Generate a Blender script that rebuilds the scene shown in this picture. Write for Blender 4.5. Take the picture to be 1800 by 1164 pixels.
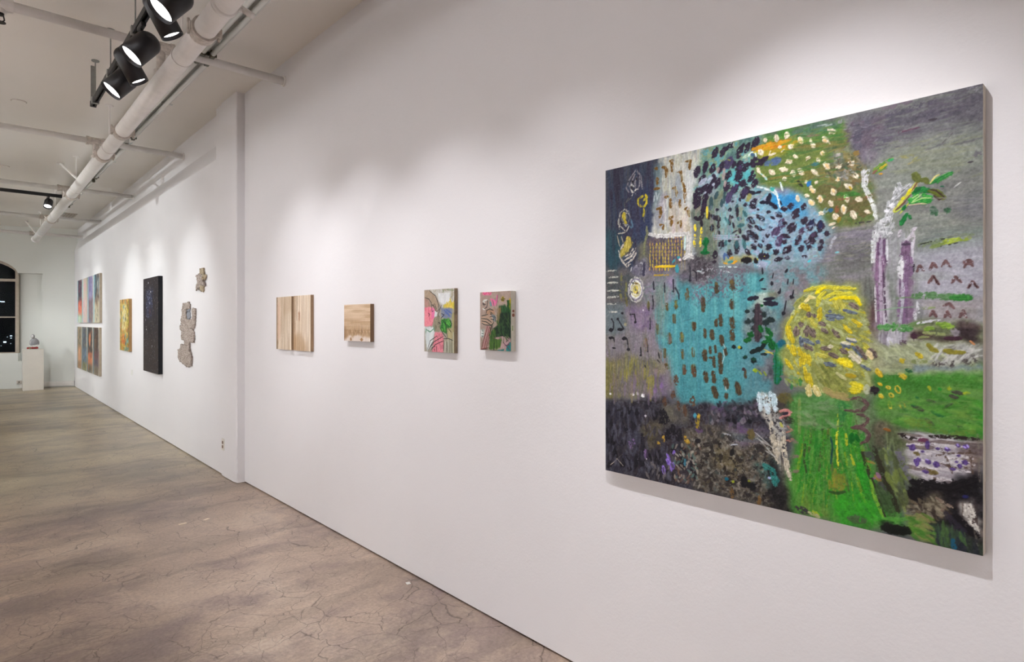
import bpy, bmesh, math, random
import numpy as np
from mathutils import Vector, Matrix, Quaternion

for _o in list(bpy.data.objects):
    bpy.data.objects.remove(_o, do_unlink=True)
scene = bpy.context.scene
COL = scene.collection

# ------------------------------------------------------------------ camera
FPX, CAM_H, HORIZON = 1055.0, 1.52, 565.0
YAW = math.atan(981.0 / FPX)
cam_data = bpy.data.cameras.new('camera')
cam_data.sensor_fit = 'HORIZONTAL'
cam_data.sensor_width = 36.0
cam_data.lens = FPX / 1800.0 * 36.0
cam_data.shift_y = (HORIZON - 582.0) / 1800.0
cam_data.clip_start = 0.02
cam = bpy.data.objects.new('camera', cam_data)
cam.location = (0, 0, CAM_H)
cam.rotation_euler = (math.pi / 2, 0, -YAW)
COL.objects.link(cam)
scene.camera = cam

# ------------------------------------------------------------------ world and exposure
world = bpy.data.worlds.new('night')
scene.world = world
world.use_nodes = True
world.node_tree.nodes['Background'].inputs[0].default_value = (0.004, 0.005, 0.008, 1)
world.node_tree.nodes['Background'].inputs[1].default_value = 1.0
scene.view_settings.view_transform = 'Standard'
scene.view_settings.look = 'None'
scene.view_settings.gamma = 1.0
scene.view_settings.exposure = 0.0
scene.view_settings.use_curve_mapping = False

# lamp strengths (watts) and tints of the track lamps, used by the lamp builder
LAMP_NEAR = (0.94, 0.95, 1.0)
LAMP_FAR = (0.92, 0.975, 1.0)

# ------------------------------------------------------------------ helpers
def lin(c):
    """sRGB 0-255 triple to linear rgb"""
    r = []
    for v in c:
        v = v / 255.0
        r.append(v / 12.92 if v <= 0.04045 else ((v + 0.055) / 1.055) ** 2.4)
    return tuple(r)

class NT:
    """small node builder"""
    def __init__(self, name):
        self.m = bpy.data.materials.new(name)
        self.m.use_nodes = True
        self.t = self.m.node_tree
        self.b = self.t.nodes['Principled BSDF']
        self.out = self.t.nodes['Material Output']
    def n(self, typ, **kw):
        nd = self.t.nodes.new(typ)
        ins = kw.pop('ins', {})
        for k, v in kw.items():
            setattr(nd, k, v)
        for k, v in ins.items():
            self.set(nd.inputs[k], v)
        return nd
    def set(self, sock, v):
        if isinstance(v, bpy.types.NodeSocket):
            self.t.links.new(v, sock)
        else:
            if sock.type == 'RGBA' and len(v) == 3:
                v = (*v, 1)
            sock.default_value = v
    def coord(self, kind='Object'):
        return self.n('ShaderNodeTexCoord').outputs[kind]
    def mapping(self, vec, scale=(1, 1, 1), loc=(0, 0, 0), rot=(0, 0, 0)):
        return self.n('ShaderNodeMapping', ins={'Vector': vec, 'Scale': scale, 'Location': loc, 'Rotation': rot}).outputs[0]
    def noise(self, vec, scale=5, detail=4, rough=0.55, dist=0.0):
        return self.n('ShaderNodeTexNoise', ins={'Vector': vec, 'Scale': scale, 'Detail': detail, 'Roughness': rough, 'Distortion': dist}).outputs['Fac']
    def ramp(self, fac, stops, interp='LINEAR'):
        nd = self.n('ShaderNodeValToRGB', ins={'Fac': fac})
        cr = nd.color_ramp
        cr.interpolation = interp
        while len(cr.elements) < len(stops):
            cr.elements.new(0.5)
        for e, (p, c) in zip(cr.elements, stops):
            e.position = p
            e.color = (*c, 1) if len(c) == 3 else c
        return nd.outputs[0]
    def mix(self, fac, a, b, blend='MIX'):
        nd = self.n('ShaderNodeMix', data_type='RGBA', blend_type=blend)
        self.set(nd.inputs[0], fac)
        self.set(nd.inputs[6], a)
        self.set(nd.inputs[7], b)
        return nd.outputs[2]
    def math(self, op, a, b=0.0, c=0.0, clamp=False):
        nd = self.n('ShaderNodeMath', operation=op, use_clamp=clamp)
        self.set(nd.inputs[0], a)
        self.set(nd.inputs[1], b)
        if len(nd.inputs) > 2:
            self.set(nd.inputs[2], c)
        return nd.outputs[0]
    def bump(self, h, strength=0.2, dist=0.01):
        nd = self.n('ShaderNodeBump', ins={'Height': h, 'Strength': strength, 'Distance': dist})
        self.t.links.new(nd.outputs[0], self.b.inputs['Normal'])
    def base(self, col=None, rough=None, metal=None, spec=None):
        if col is not None: self.set(self.b.inputs['Base Color'], col)
        if rough is not None: self.set(self.b.inputs['Roughness'], rough)
        if metal is not None: self.set(self.b.inputs['Metallic'], metal)
        if spec is not None: self.set(self.b.inputs['Specular IOR Level'], spec)
        return self.m

def plain(name, rgb, rough=0.5, metal=0.0, var=0.06, scale=6.0, bump=0.0, spec=0.5):
    """painted or bare surface with a little mottling"""
    k = NT(name)
    v = k.coord()
    f = k.noise(v, scale, 4)
    c = lin(rgb)
    lo = tuple(x * (1 - var) for x in c)
    hi = tuple(min(1, x * (1 + var)) for x in c)
    k.base(k.ramp(f, [(0.3, lo), (0.7, hi)]), rough, metal, spec)
    if bump:
        k.bump(k.noise(v, 60, 3), bump, 0.004)
    return k.m

def tag(o, label=None, cat=None, group=None, kind=None):
    if label: o['label'] = label
    if cat: o['category'] = cat
    if group: o['group'] = group
    if kind: o['kind'] = kind
    return o

def link(o, parent=None):
    COL.objects.link(o)
    if parent is not None:
        o.parent = parent
    return o

def empty(name, loc=(0, 0, 0), rot=(0, 0, 0), parent=None):
    o = bpy.data.objects.new(name, None)
    o.empty_display_size = 0.1
    o.location = loc
    o.rotation_euler = rot
    return link(o, parent)

def obj(name, bm, m, parent=None, smooth=False, loc=None, rot=None):
    me = bpy.data.meshes.new(name)
    bmesh.ops.recalc_face_normals(bm, faces=bm.faces)
    bm.to_mesh(me)
    bm.free()
    if smooth:
        for p in me.polygons: p.use_smooth = True
    for mm in (m if isinstance(m, (list, tuple)) else [m]):
        me.materials.append(mm)
    o = bpy.data.objects.new(name, me)
    if loc is not None: o.location = loc
    if rot is not None: o.rotation_euler = rot
    return link(o, parent)

def box(bm, lo, hi, bevel=0.0, seg=1):
    lo, hi = Vector(lo), Vector(hi)
    r = bmesh.ops.create_cube(bm, size=1.0, matrix=Matrix.Translation((lo + hi) / 2) @ Matrix.Diagonal((*(hi - lo), 1)))
    if bevel:
        es = list({e for v in r['verts'] for e in v.link_edges})
        bmesh.ops.bevel(bm, geom=es, offset=bevel, segments=seg, affect='EDGES', profile=0.5)

def boxbm(lo, hi, bevel=0.0, seg=1):
    bm = bmesh.new(); box(bm, lo, hi, bevel, seg); return bm

def tube(bm, a, b, r, n=12, r2=None, caps=True):
    a, b = Vector(a), Vector(b)
    d = b - a
    q = d.to_track_quat('Z', 'Y').to_matrix().to_4x4()
    bmesh.ops.create_cone(bm, cap_ends=caps, segments=n, radius1=r, radius2=r if r2 is None else r2, depth=d.length,
                          matrix=Matrix.Translation((a + b) / 2) @ q)

def tubebm(a, b, r, n=12, r2=None):
    bm = bmesh.new(); tube(bm, a, b, r, n, r2); return bm

def lathe(prof, n=24, closed=False):
    """surface of revolution round z; prof is a list of (r, z)"""
    bm = bmesh.new()
    rings = []
    for r, z in prof:
        if r < 1e-6:
            rings.append([bm.verts.new((0, 0, z))])
        else:
            rings.append([bm.verts.new((r * math.cos(2 * math.pi * i / n), r * math.sin(2 * math.pi * i / n), z)) for i in range(n)])
    for a, b in zip(rings, rings[1:]):
        for i in range(n):
            j = (i + 1) % n
            if len(a) == 1 and len(b) > 1: bm.faces.new((a[0], b[i], b[j]))
            elif len(b) == 1 and len(a) > 1: bm.faces.new((a[i], a[j], b[0]))
            elif len(a) > 1: bm.faces.new((a[i], a[j], b[j], b[i]))
    return bm

def prism(bm, pts, z0, z1):
    lo = [bm.verts.new((x, y, z0)) for x, y in pts]
    hi = [bm.verts.new((x, y, z1)) for x, y in pts]
    bm.faces.new(lo[::-1]); bm.faces.new(hi)
    n = len(pts)
    for i in range(n):
        j = (i + 1) % n
        bm.faces.new((lo[i], lo[j], hi[j], hi[i]))

# survey of the room: the near wall is the plane x = WX, the far wall runs slightly off it
WX = 2.01
FAR0, FARK = (1.945, 6.3), 0.01055
def far_x(y): return FAR0[0] + FARK * (y - FAR0[1])
CEIL = 3.67
_S, _C = math.sin(YAW), math.cos(YAW)
def ray(px, py):
    a, b = (px - 900) / FPX, (py - HORIZON) / FPX
    return Vector((_S + _C * a, _C - _S * a, -b))
def on_far(px, py, off=0.0):
    """point of the far wall surveyed from the photograph"""
    v = ray(px, py)
    n = Vector((1, -FARK, 0)); p0 = Vector((FAR0[0] - off, FAR0[1], 0))
    k = n.dot(p0 - Vector((0, 0, CAM_H))) / n.dot(v)
    return Vector((0, 0, CAM_H)) + v * k
def on_near(px, py, off=0.0):
    v = ray(px, py)
    return Vector((0, 0, CAM_H)) + v * ((WX - off) / v.x)

# ------------------------------------------------------------------ materials of the room
def wall_material(name, rgb):
    k = NT(name)
    v = k.coord()
    big = k.noise(v, 0.7, 3)
    c = lin(rgb)
    col = k.ramp(big, [(0.35, tuple(x * 0.965 for x in c)), (0.65, c)])
    k.base(col, 0.62, 0, 0.3)
    fine = k.noise(v, 90, 3, 0.6)
    roll = k.noise(v, 22, 2, 0.5)
    dent = k.ramp(k.noise(v, 7, 2, 0.5), [(0.70, (0, 0, 0)), (0.74, (1, 1, 1))])
    h = k.math('ADD', k.math('MULTIPLY', fine, 0.5), k.math('ADD', k.math('MULTIPLY', roll, 0.6), k.math('MULTIPLY', dent, 0.12)))
    k.bump(h, 0.22, 0.006)
    return k.m

def floor_material():
    k = NT('worn_concrete')
    v = k.coord()
    warp = k.n('ShaderNodeTexNoise', ins={'Vector': v, 'Scale': 2.2, 'Detail': 4.0}).outputs['Color']
    wv = k.n('ShaderNodeVectorMath', operation='MULTIPLY_ADD', ins={0: warp, 1: (0.34, 0.34, 0.34), 2: v}).outputs[0]
    warp2 = k.n('ShaderNodeTexNoise', ins={'Vector': v, 'Scale': 14.0, 'Detail': 3.0}).outputs['Color']
    wv2 = k.n('ShaderNodeVectorMath', operation='MULTIPLY_ADD', ins={0: warp2, 1: (0.05, 0.05, 0.05), 2: wv}).outputs[0]
    # broad tone: tan patches, mauve-grey stains, pale worn lanes running along and across the room
    tone = k.noise(wv, 1.1, 6, 0.62)
    c1 = k.ramp(tone, [(0.28, lin((136, 119, 106))), (0.42, lin((174, 154, 138))), (0.56, lin((196, 176, 158))), (0.72, lin((214, 197, 180)))])
    st = k.noise(k.mapping(wv, (0.75, 1.15, 1), (3.1, 5.7, 0)), 1.5, 6, 0.68)
    c2 = k.mix(k.ramp(st, [(0.49, (0, 0, 0)), (0.65, (0.72, 0.72, 0.72))]), c1, lin((130, 113, 113)))
    lane = k.noise(k.mapping(wv, (0.35, 2.4, 1), (1.3, 0.4, 0), (0, 0, 0.25)), 1.2, 6, 0.65)
    c3 = k.mix(k.ramp(lane, [(0.50, (0, 0, 0)), (0.68, (0.62, 0.62, 0.62))]), c2, lin((124, 111, 100)))
    grit = k.noise(v, 55, 5, 0.7)
    c4 = k.mix(0.55, c3, k.ramp(grit, [(0.3, (0.30, 0.28, 0.26)), (0.7, (0.72, 0.70, 0.68))]), 'OVERLAY')
    # the slab is tinted greener beyond the pilaster
    sep = k.n('ShaderNodeSeparateXYZ', ins={0: wv}).outputs
    far = k.n('ShaderNodeMapRange', ins={'Value': sep[1], 'From Min': 5.6, 'From Max': 7.2}).outputs[0]
    green = k.mix(0.85, c4, lin((238, 248, 234)), 'MULTIPLY')
    c5 = k.mix(far, c4, green)
    # hairline map cracking
    def cracks(sc, width, off):
        vo = k.n('ShaderNodeTexVoronoi', feature='DISTANCE_TO_EDGE', ins={'Vector': k.mapping(wv2, (1, 1, 0.0), off), 'Scale': sc}).outputs['Distance']
        return k.ramp(vo, [(0.0, (1, 1, 1)), (width, (0, 0, 0))])
    k1, k2 = cracks(4.6, 0.012, (0, 0, 0)), cracks(10.0, 0.020, (4, 2, 0))
    gate = k.ramp(k.noise(v, 1.7, 3), [(0.34, (0.05, 0.05, 0.05)), (0.52, (1, 1, 1))])
    gate2 = k.ramp(k.noise(k.mapping(v, loc=(7, 3, 0)), 3.1, 4), [(0.46, (0, 0, 0)), (0.58, (1, 1, 1))])
    cr = k.math('MAXIMUM', k.math('MULTIPLY', k1, gate), k.math('MULTIPLY', k.math('MULTIPLY', k2, gate2), 0.8))
    c6 = k.mix(k.math('MULTIPLY', cr, 0.7), c5, lin((66, 54, 46)))
    # dark scuffs and specks
    sc = k.ramp(k.noise(k.mapping(wv2, (3.5, 9, 1), (0, 0, 0), (0, 0, 0.5)), 2.3, 3, 0.5), [(0.69, (0, 0, 0)), (0.76, (0.5, 0.5, 0.5))])
    c7 = k.mix(sc, c6, lin((88, 78, 72)))
    rough = k.math('ADD', k.math('MULTIPLY', tone, 0.28), k.math('MULTIPLY', grit, 0.22))
    rough = k.math('ADD', rough, 0.11)
    k.base(c7, rough, 0, 0.45)
    k.bump(k.math('SUBTRACT', k.math('ADD', k.math('MULTIPLY', grit, 0.10), k.math('MULTIPLY', tone, 0.2)), k.math('MULTIPLY', cr, 0.5)), 0.25, 0.006)
    return k.m

M = {}
M['wall'] = wall_material('white_wall_paint', (232, 229, 229))
M['wall_back'] = wall_material('old_white_paint', (226, 227, 221))
M['ceil'] = wall_material('ceiling_paint', (244, 239, 232))
M['floor'] = floor_material()
M['pipe'] = plain('white_pipe_paint', (238, 233, 228), 0.42, 0, 0.05, 9, 0.1)
M['pipe_joint'] = plain('chipped_pipe_paint', (206, 196, 186), 0.5, 0, 0.22, 40, 0.3)
M['fix'] = plain('fixture_enamel', (214, 216, 212), 0.35, 0, 0.04)
M['fix_end'] = plain('fixture_socket_metal', (92, 88, 72), 0.45, 0.5, 0.3, 30)
M['tube'] = plain('unlit_fluorescent_glass', (228, 228, 222), 0.18, 0, 0.03)
M['black'] = plain('black_powder_coat', (24, 23, 26), 0.38, 0, 0.15, 20)
M['blackmatt'] = plain('black_track_metal', (30, 32, 34), 0.5, 0.2, 0.15, 20)
M['steel'] = plain('galvanised_steel', (150, 152, 148), 0.42, 0.75, 0.12, 25)
M['reflector'] = plain('lamp_reflector', (230, 230, 232), 0.2, 0.6, 0.03)
M['dark'] = plain('dark_void', (30, 28, 26), 0.8, 0, 0.1)
M['plinth'] = plain('plinth_paint', (222, 216, 206), 0.55, 0, 0.03)
M['frame'] = plain('window_frame_paint', (176, 164, 148), 0.5, 0, 0.1, 12)
k = NT('lit_lamp_lens')
k.base((1, 1, 1), 0.3)
k.set(k.b.inputs['Emission Color'], (1.0, 0.98, 0.97))
k.set(k.b.inputs['Emission Strength'], 9.0)
M['lens'] = k.m

# ------------------------------------------------------------------ room shell
def structure(name, bm, m, parent=None, smooth=False):
    o = obj(name, bm, m, parent, smooth)
    if parent is None: o['kind'] = 'structure'
    return o

Y0, Y1, X0 = -4.0, 19.4, -5.6
structure('floor', boxbm((X0 - 0.2, Y0 - 0.2, -0.12), (2.6, Y1, 0.0)), M['floor'])
structure('ceiling', boxbm((X0 - 0.2, Y0 - 0.2, CEIL), (2.6, Y1, CEIL + 0.15)), M['ceil'])
structure('wall_right', boxbm((WX, Y0, 0.011), (WX + 0.3, 5.9, CEIL)), M['wall'])
# the far stretch is furred out up to 3.16 m; above a splay the older wall stands back
SPLAY = 0.06
bm = bmesh.new()
prev = None
for y, rec in ((6.0, 0.0), (6.50, 0.0), (6.50, SPLAY), (17.8, SPLAY)):
    x = far_x(y)
    col_ = [bm.verts.new(p) for p in ((x, y, 0.010), (x, y, 3.16), (x + rec, y, 3.355), (x + rec, y, CEIL), (2.4, y, CEIL), (2.4, y, 0.010))]
    if prev is None: bm.faces.new(col_)
    else:
        for q in range(6):
            try: bm.faces.new((prev[q], prev[(q + 1) % 6], col_[(q + 1) % 6], col_[q]))
            except ValueError: pass
    prev = col_
bm.faces.new(prev[::-1])
bmesh.ops.remove_doubles(bm, verts=bm.verts, dist=1e-5)
structure('wall_right_far', bm, M['wall'])
# pilaster with a worn, lumpy front corner
bm = bmesh.new()
random.seed(4)
N = 90
cols = []
for i in range(N + 1):
    z = 0.004 + (CEIL - 0.004) * i / N
    w = 0.010 * max(0.0, 1 - z / 1.15)
    j = lambda a: random.uniform(-a, a)
    x = 1.934
    ch = 0.007 + abs(j(w * 1.2))
    foot = 0.012 if i == 0 else 0.0
    cols.append([bm.verts.new(p) for p in ((2.2, 5.868, z), (x + 0.055, 5.868 + j(w * 0.15), z), (x + ch + foot, 5.868 + j(w * 0.4), z), (x + j(w * 0.4) + foot, 5.868 + ch, z),
                                           (x, 5.96 + j(w * 0.2), z), (x, 6.285, z), (x + 0.02, 6.297, z), (2.2, 6.297, z))])
for a, b in zip(cols, cols[1:]):
    for q in range(7):
        bm.faces.new((a[q], a[q + 1], b[q + 1], b[q]))
bm.faces.new(cols[0]); bm.faces.new(cols[-1][::-1])
structure('trim_1', bm, M['wall'])
tag(bpy.data.objects['trim_1'], 'white plastered pilaster breaking the long gallery wall')
structure('wall_left', boxbm((X0 - 0.2, Y0, 0.0), (X0, Y1, CEIL)), M['wall'])
structure('wall_front', boxbm((X0, Y0 - 0.2, 0.0), (2.6, Y0, CEIL)), M['wall'])

# back wall: s runs along the wall from the corner to the left, set a little askew
BA, BB = Vector((2.06, 17.2, 0)), Vector((0.75, 17.65, 0))
BT = (BB - BA).normalized()
BN = Vector((-BT.y, BT.x, 0))          # pointing out of the room
if BN.y < 0: BN = -BN
def bp(s, d, z): 
    p = BA + BT * s + BN * d
    return (p.x, p.y, z)
def bbox_wall(bm, s0, s1, d0, d1, z0, z1):
    vs = [bm.verts.new(bp(s, d, z)) for s in (s0, s1) for d in (d0, d1) for z in (z0, z1)]
    for f in ((0, 1, 3, 2), (4, 6, 7, 5), (0, 4, 5, 1), (2, 3, 7, 6), (0, 2, 6, 4), (1, 5, 7, 3)):
        bm.faces.new([vs[i] for i in f])
bm = bmesh.new()
NS0, NS1, NZ0, NZ1 = 0.605, 1.058, 0.62, 2.612       # the shallow niche
WS0, WS1, WZ0, WSPR = 1.058, 3.05, 0.80, 2.575        # the arched window
DEP = 0.30
def arch(s):
    m_, h_ = (WS0 + WS1) / 2, (WS1 - WS0) / 2
    return WSPR + 0.42 * (1 - ((s - m_) / h_) ** 2) ** 0.5 * 1.0 if abs(s - m_) < h_ else WSPR
bbox_wall(bm, -0.25, NS0, 0, DEP, 0, CEIL)
bbox_wall(bm, NS0, NS1 + 0.001, 0.16, DEP, 0, NZ1)
bbox_wall(bm, NS0, NS1 + 0.001, 0, DEP, NZ1, CEIL)
bbox_wall(bm, NS0, NS1 + 0.001, 0, 0.16, 0, NZ0)
bbox_wall(bm, WS0, WS1, 0, DEP, 0, WZ0)
ARC = [WS0 + (WS1 - WS0) * (1 - math.cos(math.pi * i / 20)) / 2 for i in range(21)]
for a, b in zip(ARC, ARC[1:]):
    lo = [bm.verts.new(bp(s, d, arch(s))) for s in (a, b) for d in (0, DEP)]
    hi = [bm.verts.new(bp(s, d, CEIL)) for s in (a, b) for d in (0, DEP)]
    bm.faces.new((lo[0], lo[2], lo[3], lo[1])); bm.faces.new((hi[0], hi[1], hi[3], hi[2]))
    bm.faces.new((lo[0], hi[0], hi[2], lo[2])); bm.faces.new((lo[1], lo[3], hi[3], hi[1]))
bbox_wall(bm, WS1, 8.6, 0, DEP, 0, CEIL)
structure('wall_back', bm, M['wall_back'])

# window: frame, mullions and dark panes with the night city behind
win = empty('window_1', bp((WS0 + WS1) / 2, 0.1, WZ0)); win['kind'] = 'structure'
winv = Matrix.Translation(win.location).inverted()
def wobj(name, bm, m, parent=win):
    bmesh.ops.transform(bm, matrix=winv, verts=bm.verts)
    return obj(name, bm, m, parent)
bm = bmesh.new()
FW = 0.062
bbox_wall(bm, WS0, WS0 + FW, 0.05, 0.13, WZ0, arch(WS0 + FW) - 0.02)
bbox_wall(bm, WS1 - FW, WS1, 0.05, 0.13, WZ0, arch(WS1 - FW) - 0.02)
bbox_wall(bm, WS0, WS1, 0.05, 0.13, WZ0 - 0.0, WZ0 + 0.02)
wobj('frame', bm, M['frame'])
bm = bmesh.new()
prev = None
for a in ARC:
    ring = [bm.verts.new(bp(a, d, arch(a) - t)) for d, t in ((0.05, 0.0), (0.05, 0.065), (0.13, 0.065), (0.13, 0.0))]
    if prev:
        for q in range(4):
            bm.faces.new((prev[q], prev[(q + 1) % 4], ring[(q + 1) % 4], ring[q]))
    prev = ring
wobj('arched_head', bm, M['frame'])
WM = (WS0 + WS1) / 2
for nm, zz, th in (('transom', 2.450, 0.06), ('glazing_bar', 1.615, 0.028)):
    bm = bmesh.new(); bbox_wall(bm, WS0 + 0.03, WS1 - 0.03, 0.06, 0.12, zz - th / 2, zz + th / 2); wobj(nm, bm, M['frame'])
bm = bmesh.new(); bbox_wall(bm, WM - 0.03, WM + 0.03, 0.06, 0.12, WZ0 + 0.02, 2.96); wobj('mullion', bm, M['frame'])
k = NT('night_window_glass')
tr = k.n('ShaderNodeBsdfTransparent', ins={'Color': (0.75, 0.78, 0.8)})
gl = k.n('ShaderNodeBsdfGlossy', ins={'Color': (1, 1, 1), 'Roughness': 0.02})
fr = k.n('ShaderNodeFresnel', ins={'IOR': 1.12})
mx = k.n('ShaderNodeMixShader')
k.t.links.new(fr.outputs[0], mx.inputs[0]); k.t.links.new(tr.outputs[0], mx.inputs[1]); k.t.links.new(gl.outputs[0], mx.inputs[2])
k.t.links.new(mx.outputs[0], k.out.inputs[0])
M['glass'] = k.m
for s0, s1 in ((WS0 + 0.03, WM), (WM, WS1 - 0.03)):
    for z0, z1 in ((WZ0, 1.615), (1.615, 2.45)):
        bm = bmesh.new(); bbox_wall(bm, s0, s1, 0.086, 0.092, z0, z1); wobj('pane', bm, M['glass'])
    bm = bmesh.new()
    ss = [s0 + (s1 - s0) * i / 8 for i in range(9)]
    for a, b in zip(ss, ss[1:]):
        vs = [bm.verts.new(bp(s, d, z)) for s in (a, b) for d in (0.086, 0.092) for z in (2.45, max(2.46, arch(s) - 0.03))]
        for f in ((0, 1, 3, 2), (4, 6, 7, 5), (0, 4, 5, 1), (2, 3, 7, 6), (0, 2, 6, 4), (1, 5, 7, 3)):
            bm.faces.new([vs[i] for i in f])
    wobj('pane', bm, M['glass'])

# white pipe along the foot of the back wall, and a wall box behind the plinth
bm = bmesh.new(); bbox_wall(bm, 0.0, 1.02, -0.035, 0.0, 0.028, 0.135)
o = structure('baseboard_back', bm, M['pipe'])
t = empty('wall_box', bp(1.03, -0.03, 0.11))
o = obj('body', boxbm((-0.045, -0.045, 0.0), (0.045, 0.03, 0.075), 0.006), M['pipe_joint'], t)
obj('knockout', tubebm((0.0, -0.047, 0.04), (0.0, -0.04, 0.04), 0.014), M['fix_end'], t)
tag(t, 'small grey metal service box low on the back wall behind the white plinth', 'wall box')

# city beyond the window
M['city'] = plain('night_facade', (26, 28, 34), 0.8, 0, 0.2, 0.5)
k = NT('lit_city_window'); k.base((0.5, 0.5, 0.5), 0.5)
k.set(k.b.inputs['Emission Color'], (0.75, 0.9, 1.0)); k.set(k.b.inputs['Emission Strength'], 3.0)
M['citylight'] = k.m
t = empty('distant_building', (1.2, 62.0, -6.0))
obj('facade', boxbm((-9, 0, 0), (8, 10, 8.4)), M['city'], t)
for (px, py, w, h) in ((4, 530.5, 4.0, 1.3), (1, 530, 1.0, 1.2), (8.5, 601.5, 4.0, 2.6), (19.5, 590.5, 3.0, 1.6), (19.5, 594.5, 2.2, 1.0), (13, 592.5, 1.2, 0.6), (19, 604, 1.4, 0.6), (2, 608, 1.0, 0.6)):
    v = ray(px, py); kk = 61.95 / v.y; p = Vector((0, 0, CAM_H)) + v * kk
    sc = 61.95 * 0.74 / FPX * 1.0
    if p.z > 2.3:
        continue
    obj('lit_window', boxbm((p.x - 1.2 - w * sc / 2, -0.06, p.z + 6 - h * sc / 2), (p.x - 1.2 + w * sc / 2, 0.0, p.z + 6 + h * sc / 2)), M['citylight'], t)
tag(t, 'dark distant building with a few lit windows seen through the arched window', 'building')
t = empty('distant_tower', (2.0, 80.0, -6.0))
obj('facade', boxbm((-7, 0, 0), (5, 10, 16)), M['city'], t)
for (px, py, w, h) in ((5, 530.5, 5.0, 1.6), (0.5, 530, 2.0, 1.4)):
    v = ray(px, py); kk = 79.95 / v.y; p = Vector((0, 0, CAM_H)) + v * kk
    sc = 79.95 * 0.74 / FPX
    obj('lit_window', boxbm((p.x - 2 - w * sc / 2, -0.06, p.z + 6 - h * sc / 2), (p.x - 2 + w * sc / 2, 0.0, p.z + 6 + h * sc / 2)), M['citylight'], t)
tag(t, 'taller dark block farther off, one pair of lights high up, through the arched window', 'building')

# ------------------------------------------------------------------ pipes under the ceiling
PIPE_Z, PIPE_R = 3.25, 0.062
def pipe_x(y): return 1.112 + 0.0140 * (y - 5.6)
main = empty('sprinkler_pipework', (pipe_x(Y0), Y0, PIPE_Z))
tag(main, 'thick white painted ceiling pipe with slim cross pipes meeting the right wall', 'pipework')
def mobj(name, bm, m, parent=main, smooth=True, root=None):
    r = root or parent
    bmesh.ops.translate(bm, vec=-Vector(r.location), verts=bm.verts)
    return obj(name, bm, m, parent, smooth)
PEND = 16.05
mobj('run', tubebm((pipe_x(Y0), Y0, PIPE_Z), (pipe_x(PEND), PEND, PIPE_Z), PIPE_R, 28), M['pipe'])
mobj('end_cap', tubebm((pipe_x(PEND - 0.05), PEND - 0.05, PIPE_Z), (pipe_x(PEND + 0.02), PEND + 0.02, PIPE_Z), PIPE_R + 0.012, 24), M['pipe'])
for y in (0.9, 3.86, 6.42, 7.45, 10.1, 12.75):
    bm = bmesh.new()
    px_ = pipe_x(y)
    tube(bm, (px_ - 0.0005, y - 0.04, PIPE_Z), (px_ + 0.0005, y + 0.04, PIPE_Z), PIPE_R + 0.014, 24)
    for sg in (-1, 1):
        box(bm, (px_ + sg * (PIPE_R + 0.008) - 0.012, y - 0.026, PIPE_Z - 0.03), (px_ + sg * (PIPE_R + 0.008) + 0.016 * sg + 0.012, y + 0.026, PIPE_Z + 0.03), 0.005)
        tube(bm, (px_ + sg * (PIPE_R + 0.022), y, PIPE_Z - 0.045), (px_ + sg * (PIPE_R + 0.022), y, PIPE_Z + 0.045), 0.008, 8)
    o = mobj('coupling', bm, M['pipe_joint'], smooth=False)
# ring clamp with a capped drain stub on the wall side
y = 3.46
bm = bmesh.new(); tube(bm, (pipe_x(y), y - 0.018, PIPE_Z), (pipe_x(y), y + 0.018, PIPE_Z), PIPE_R + 0.008, 28)
cl = mobj('ring_clamp', bm, M['pipe'])
bm = bmesh.new(); tube(bm, (pipe_x(y) + 0.05, y, PIPE_Z), (pipe_x(y) + 0.10, y, PIPE_Z - 0.002), 0.014, 12)
tube(bm, (pipe_x(y) + 0.095, y + 0.012, PIPE_Z + 0.01), (pipe_x(y) + 0.125, y - 0.06, PIPE_Z - 0.045), 0.017, 14)
mobj('drain_stub', bm, M['pipe'])
# hangers and sway braces
for y in (1.5, 4.35, 7.1, 9.6, 12.2, 14.9):
    bm = bmesh.new()
    x = pipe_x(y)
    tube(bm, (x, y, PIPE_Z + PIPE_R), (x, y, CEIL - 0.004), 0.006, 8)
    tube(bm, (x, y, CEIL - 0.012), (x, y, CEIL - 0.001), 0.035, 14)
    tube(bm, (x, y - 0.012, PIPE_Z), (x, y + 0.012, PIPE_Z), PIPE_R + 0.005, 24)
    mobj('hanger', bm, M['pipe'], smooth=False)
for (x0, y0), (y1) in (((1.06, 10.16), 9.2), ((1.13, 16.55), 15.5)):
    bm = bmesh.new()
    tube(bm, (x0, y0, CEIL - 0.004), (pipe_x(y1) - 0.03, y1, PIPE_Z + 0.05), 0.016, 10)
    box(bm, (x0 - 0.04, y0 - 0.03, CEIL - 0.012), (x0 + 0.04, y0 + 0.05, CEIL - 0.001))
    mobj('sway_brace', bm, M['pipe'], smooth=False)

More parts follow.
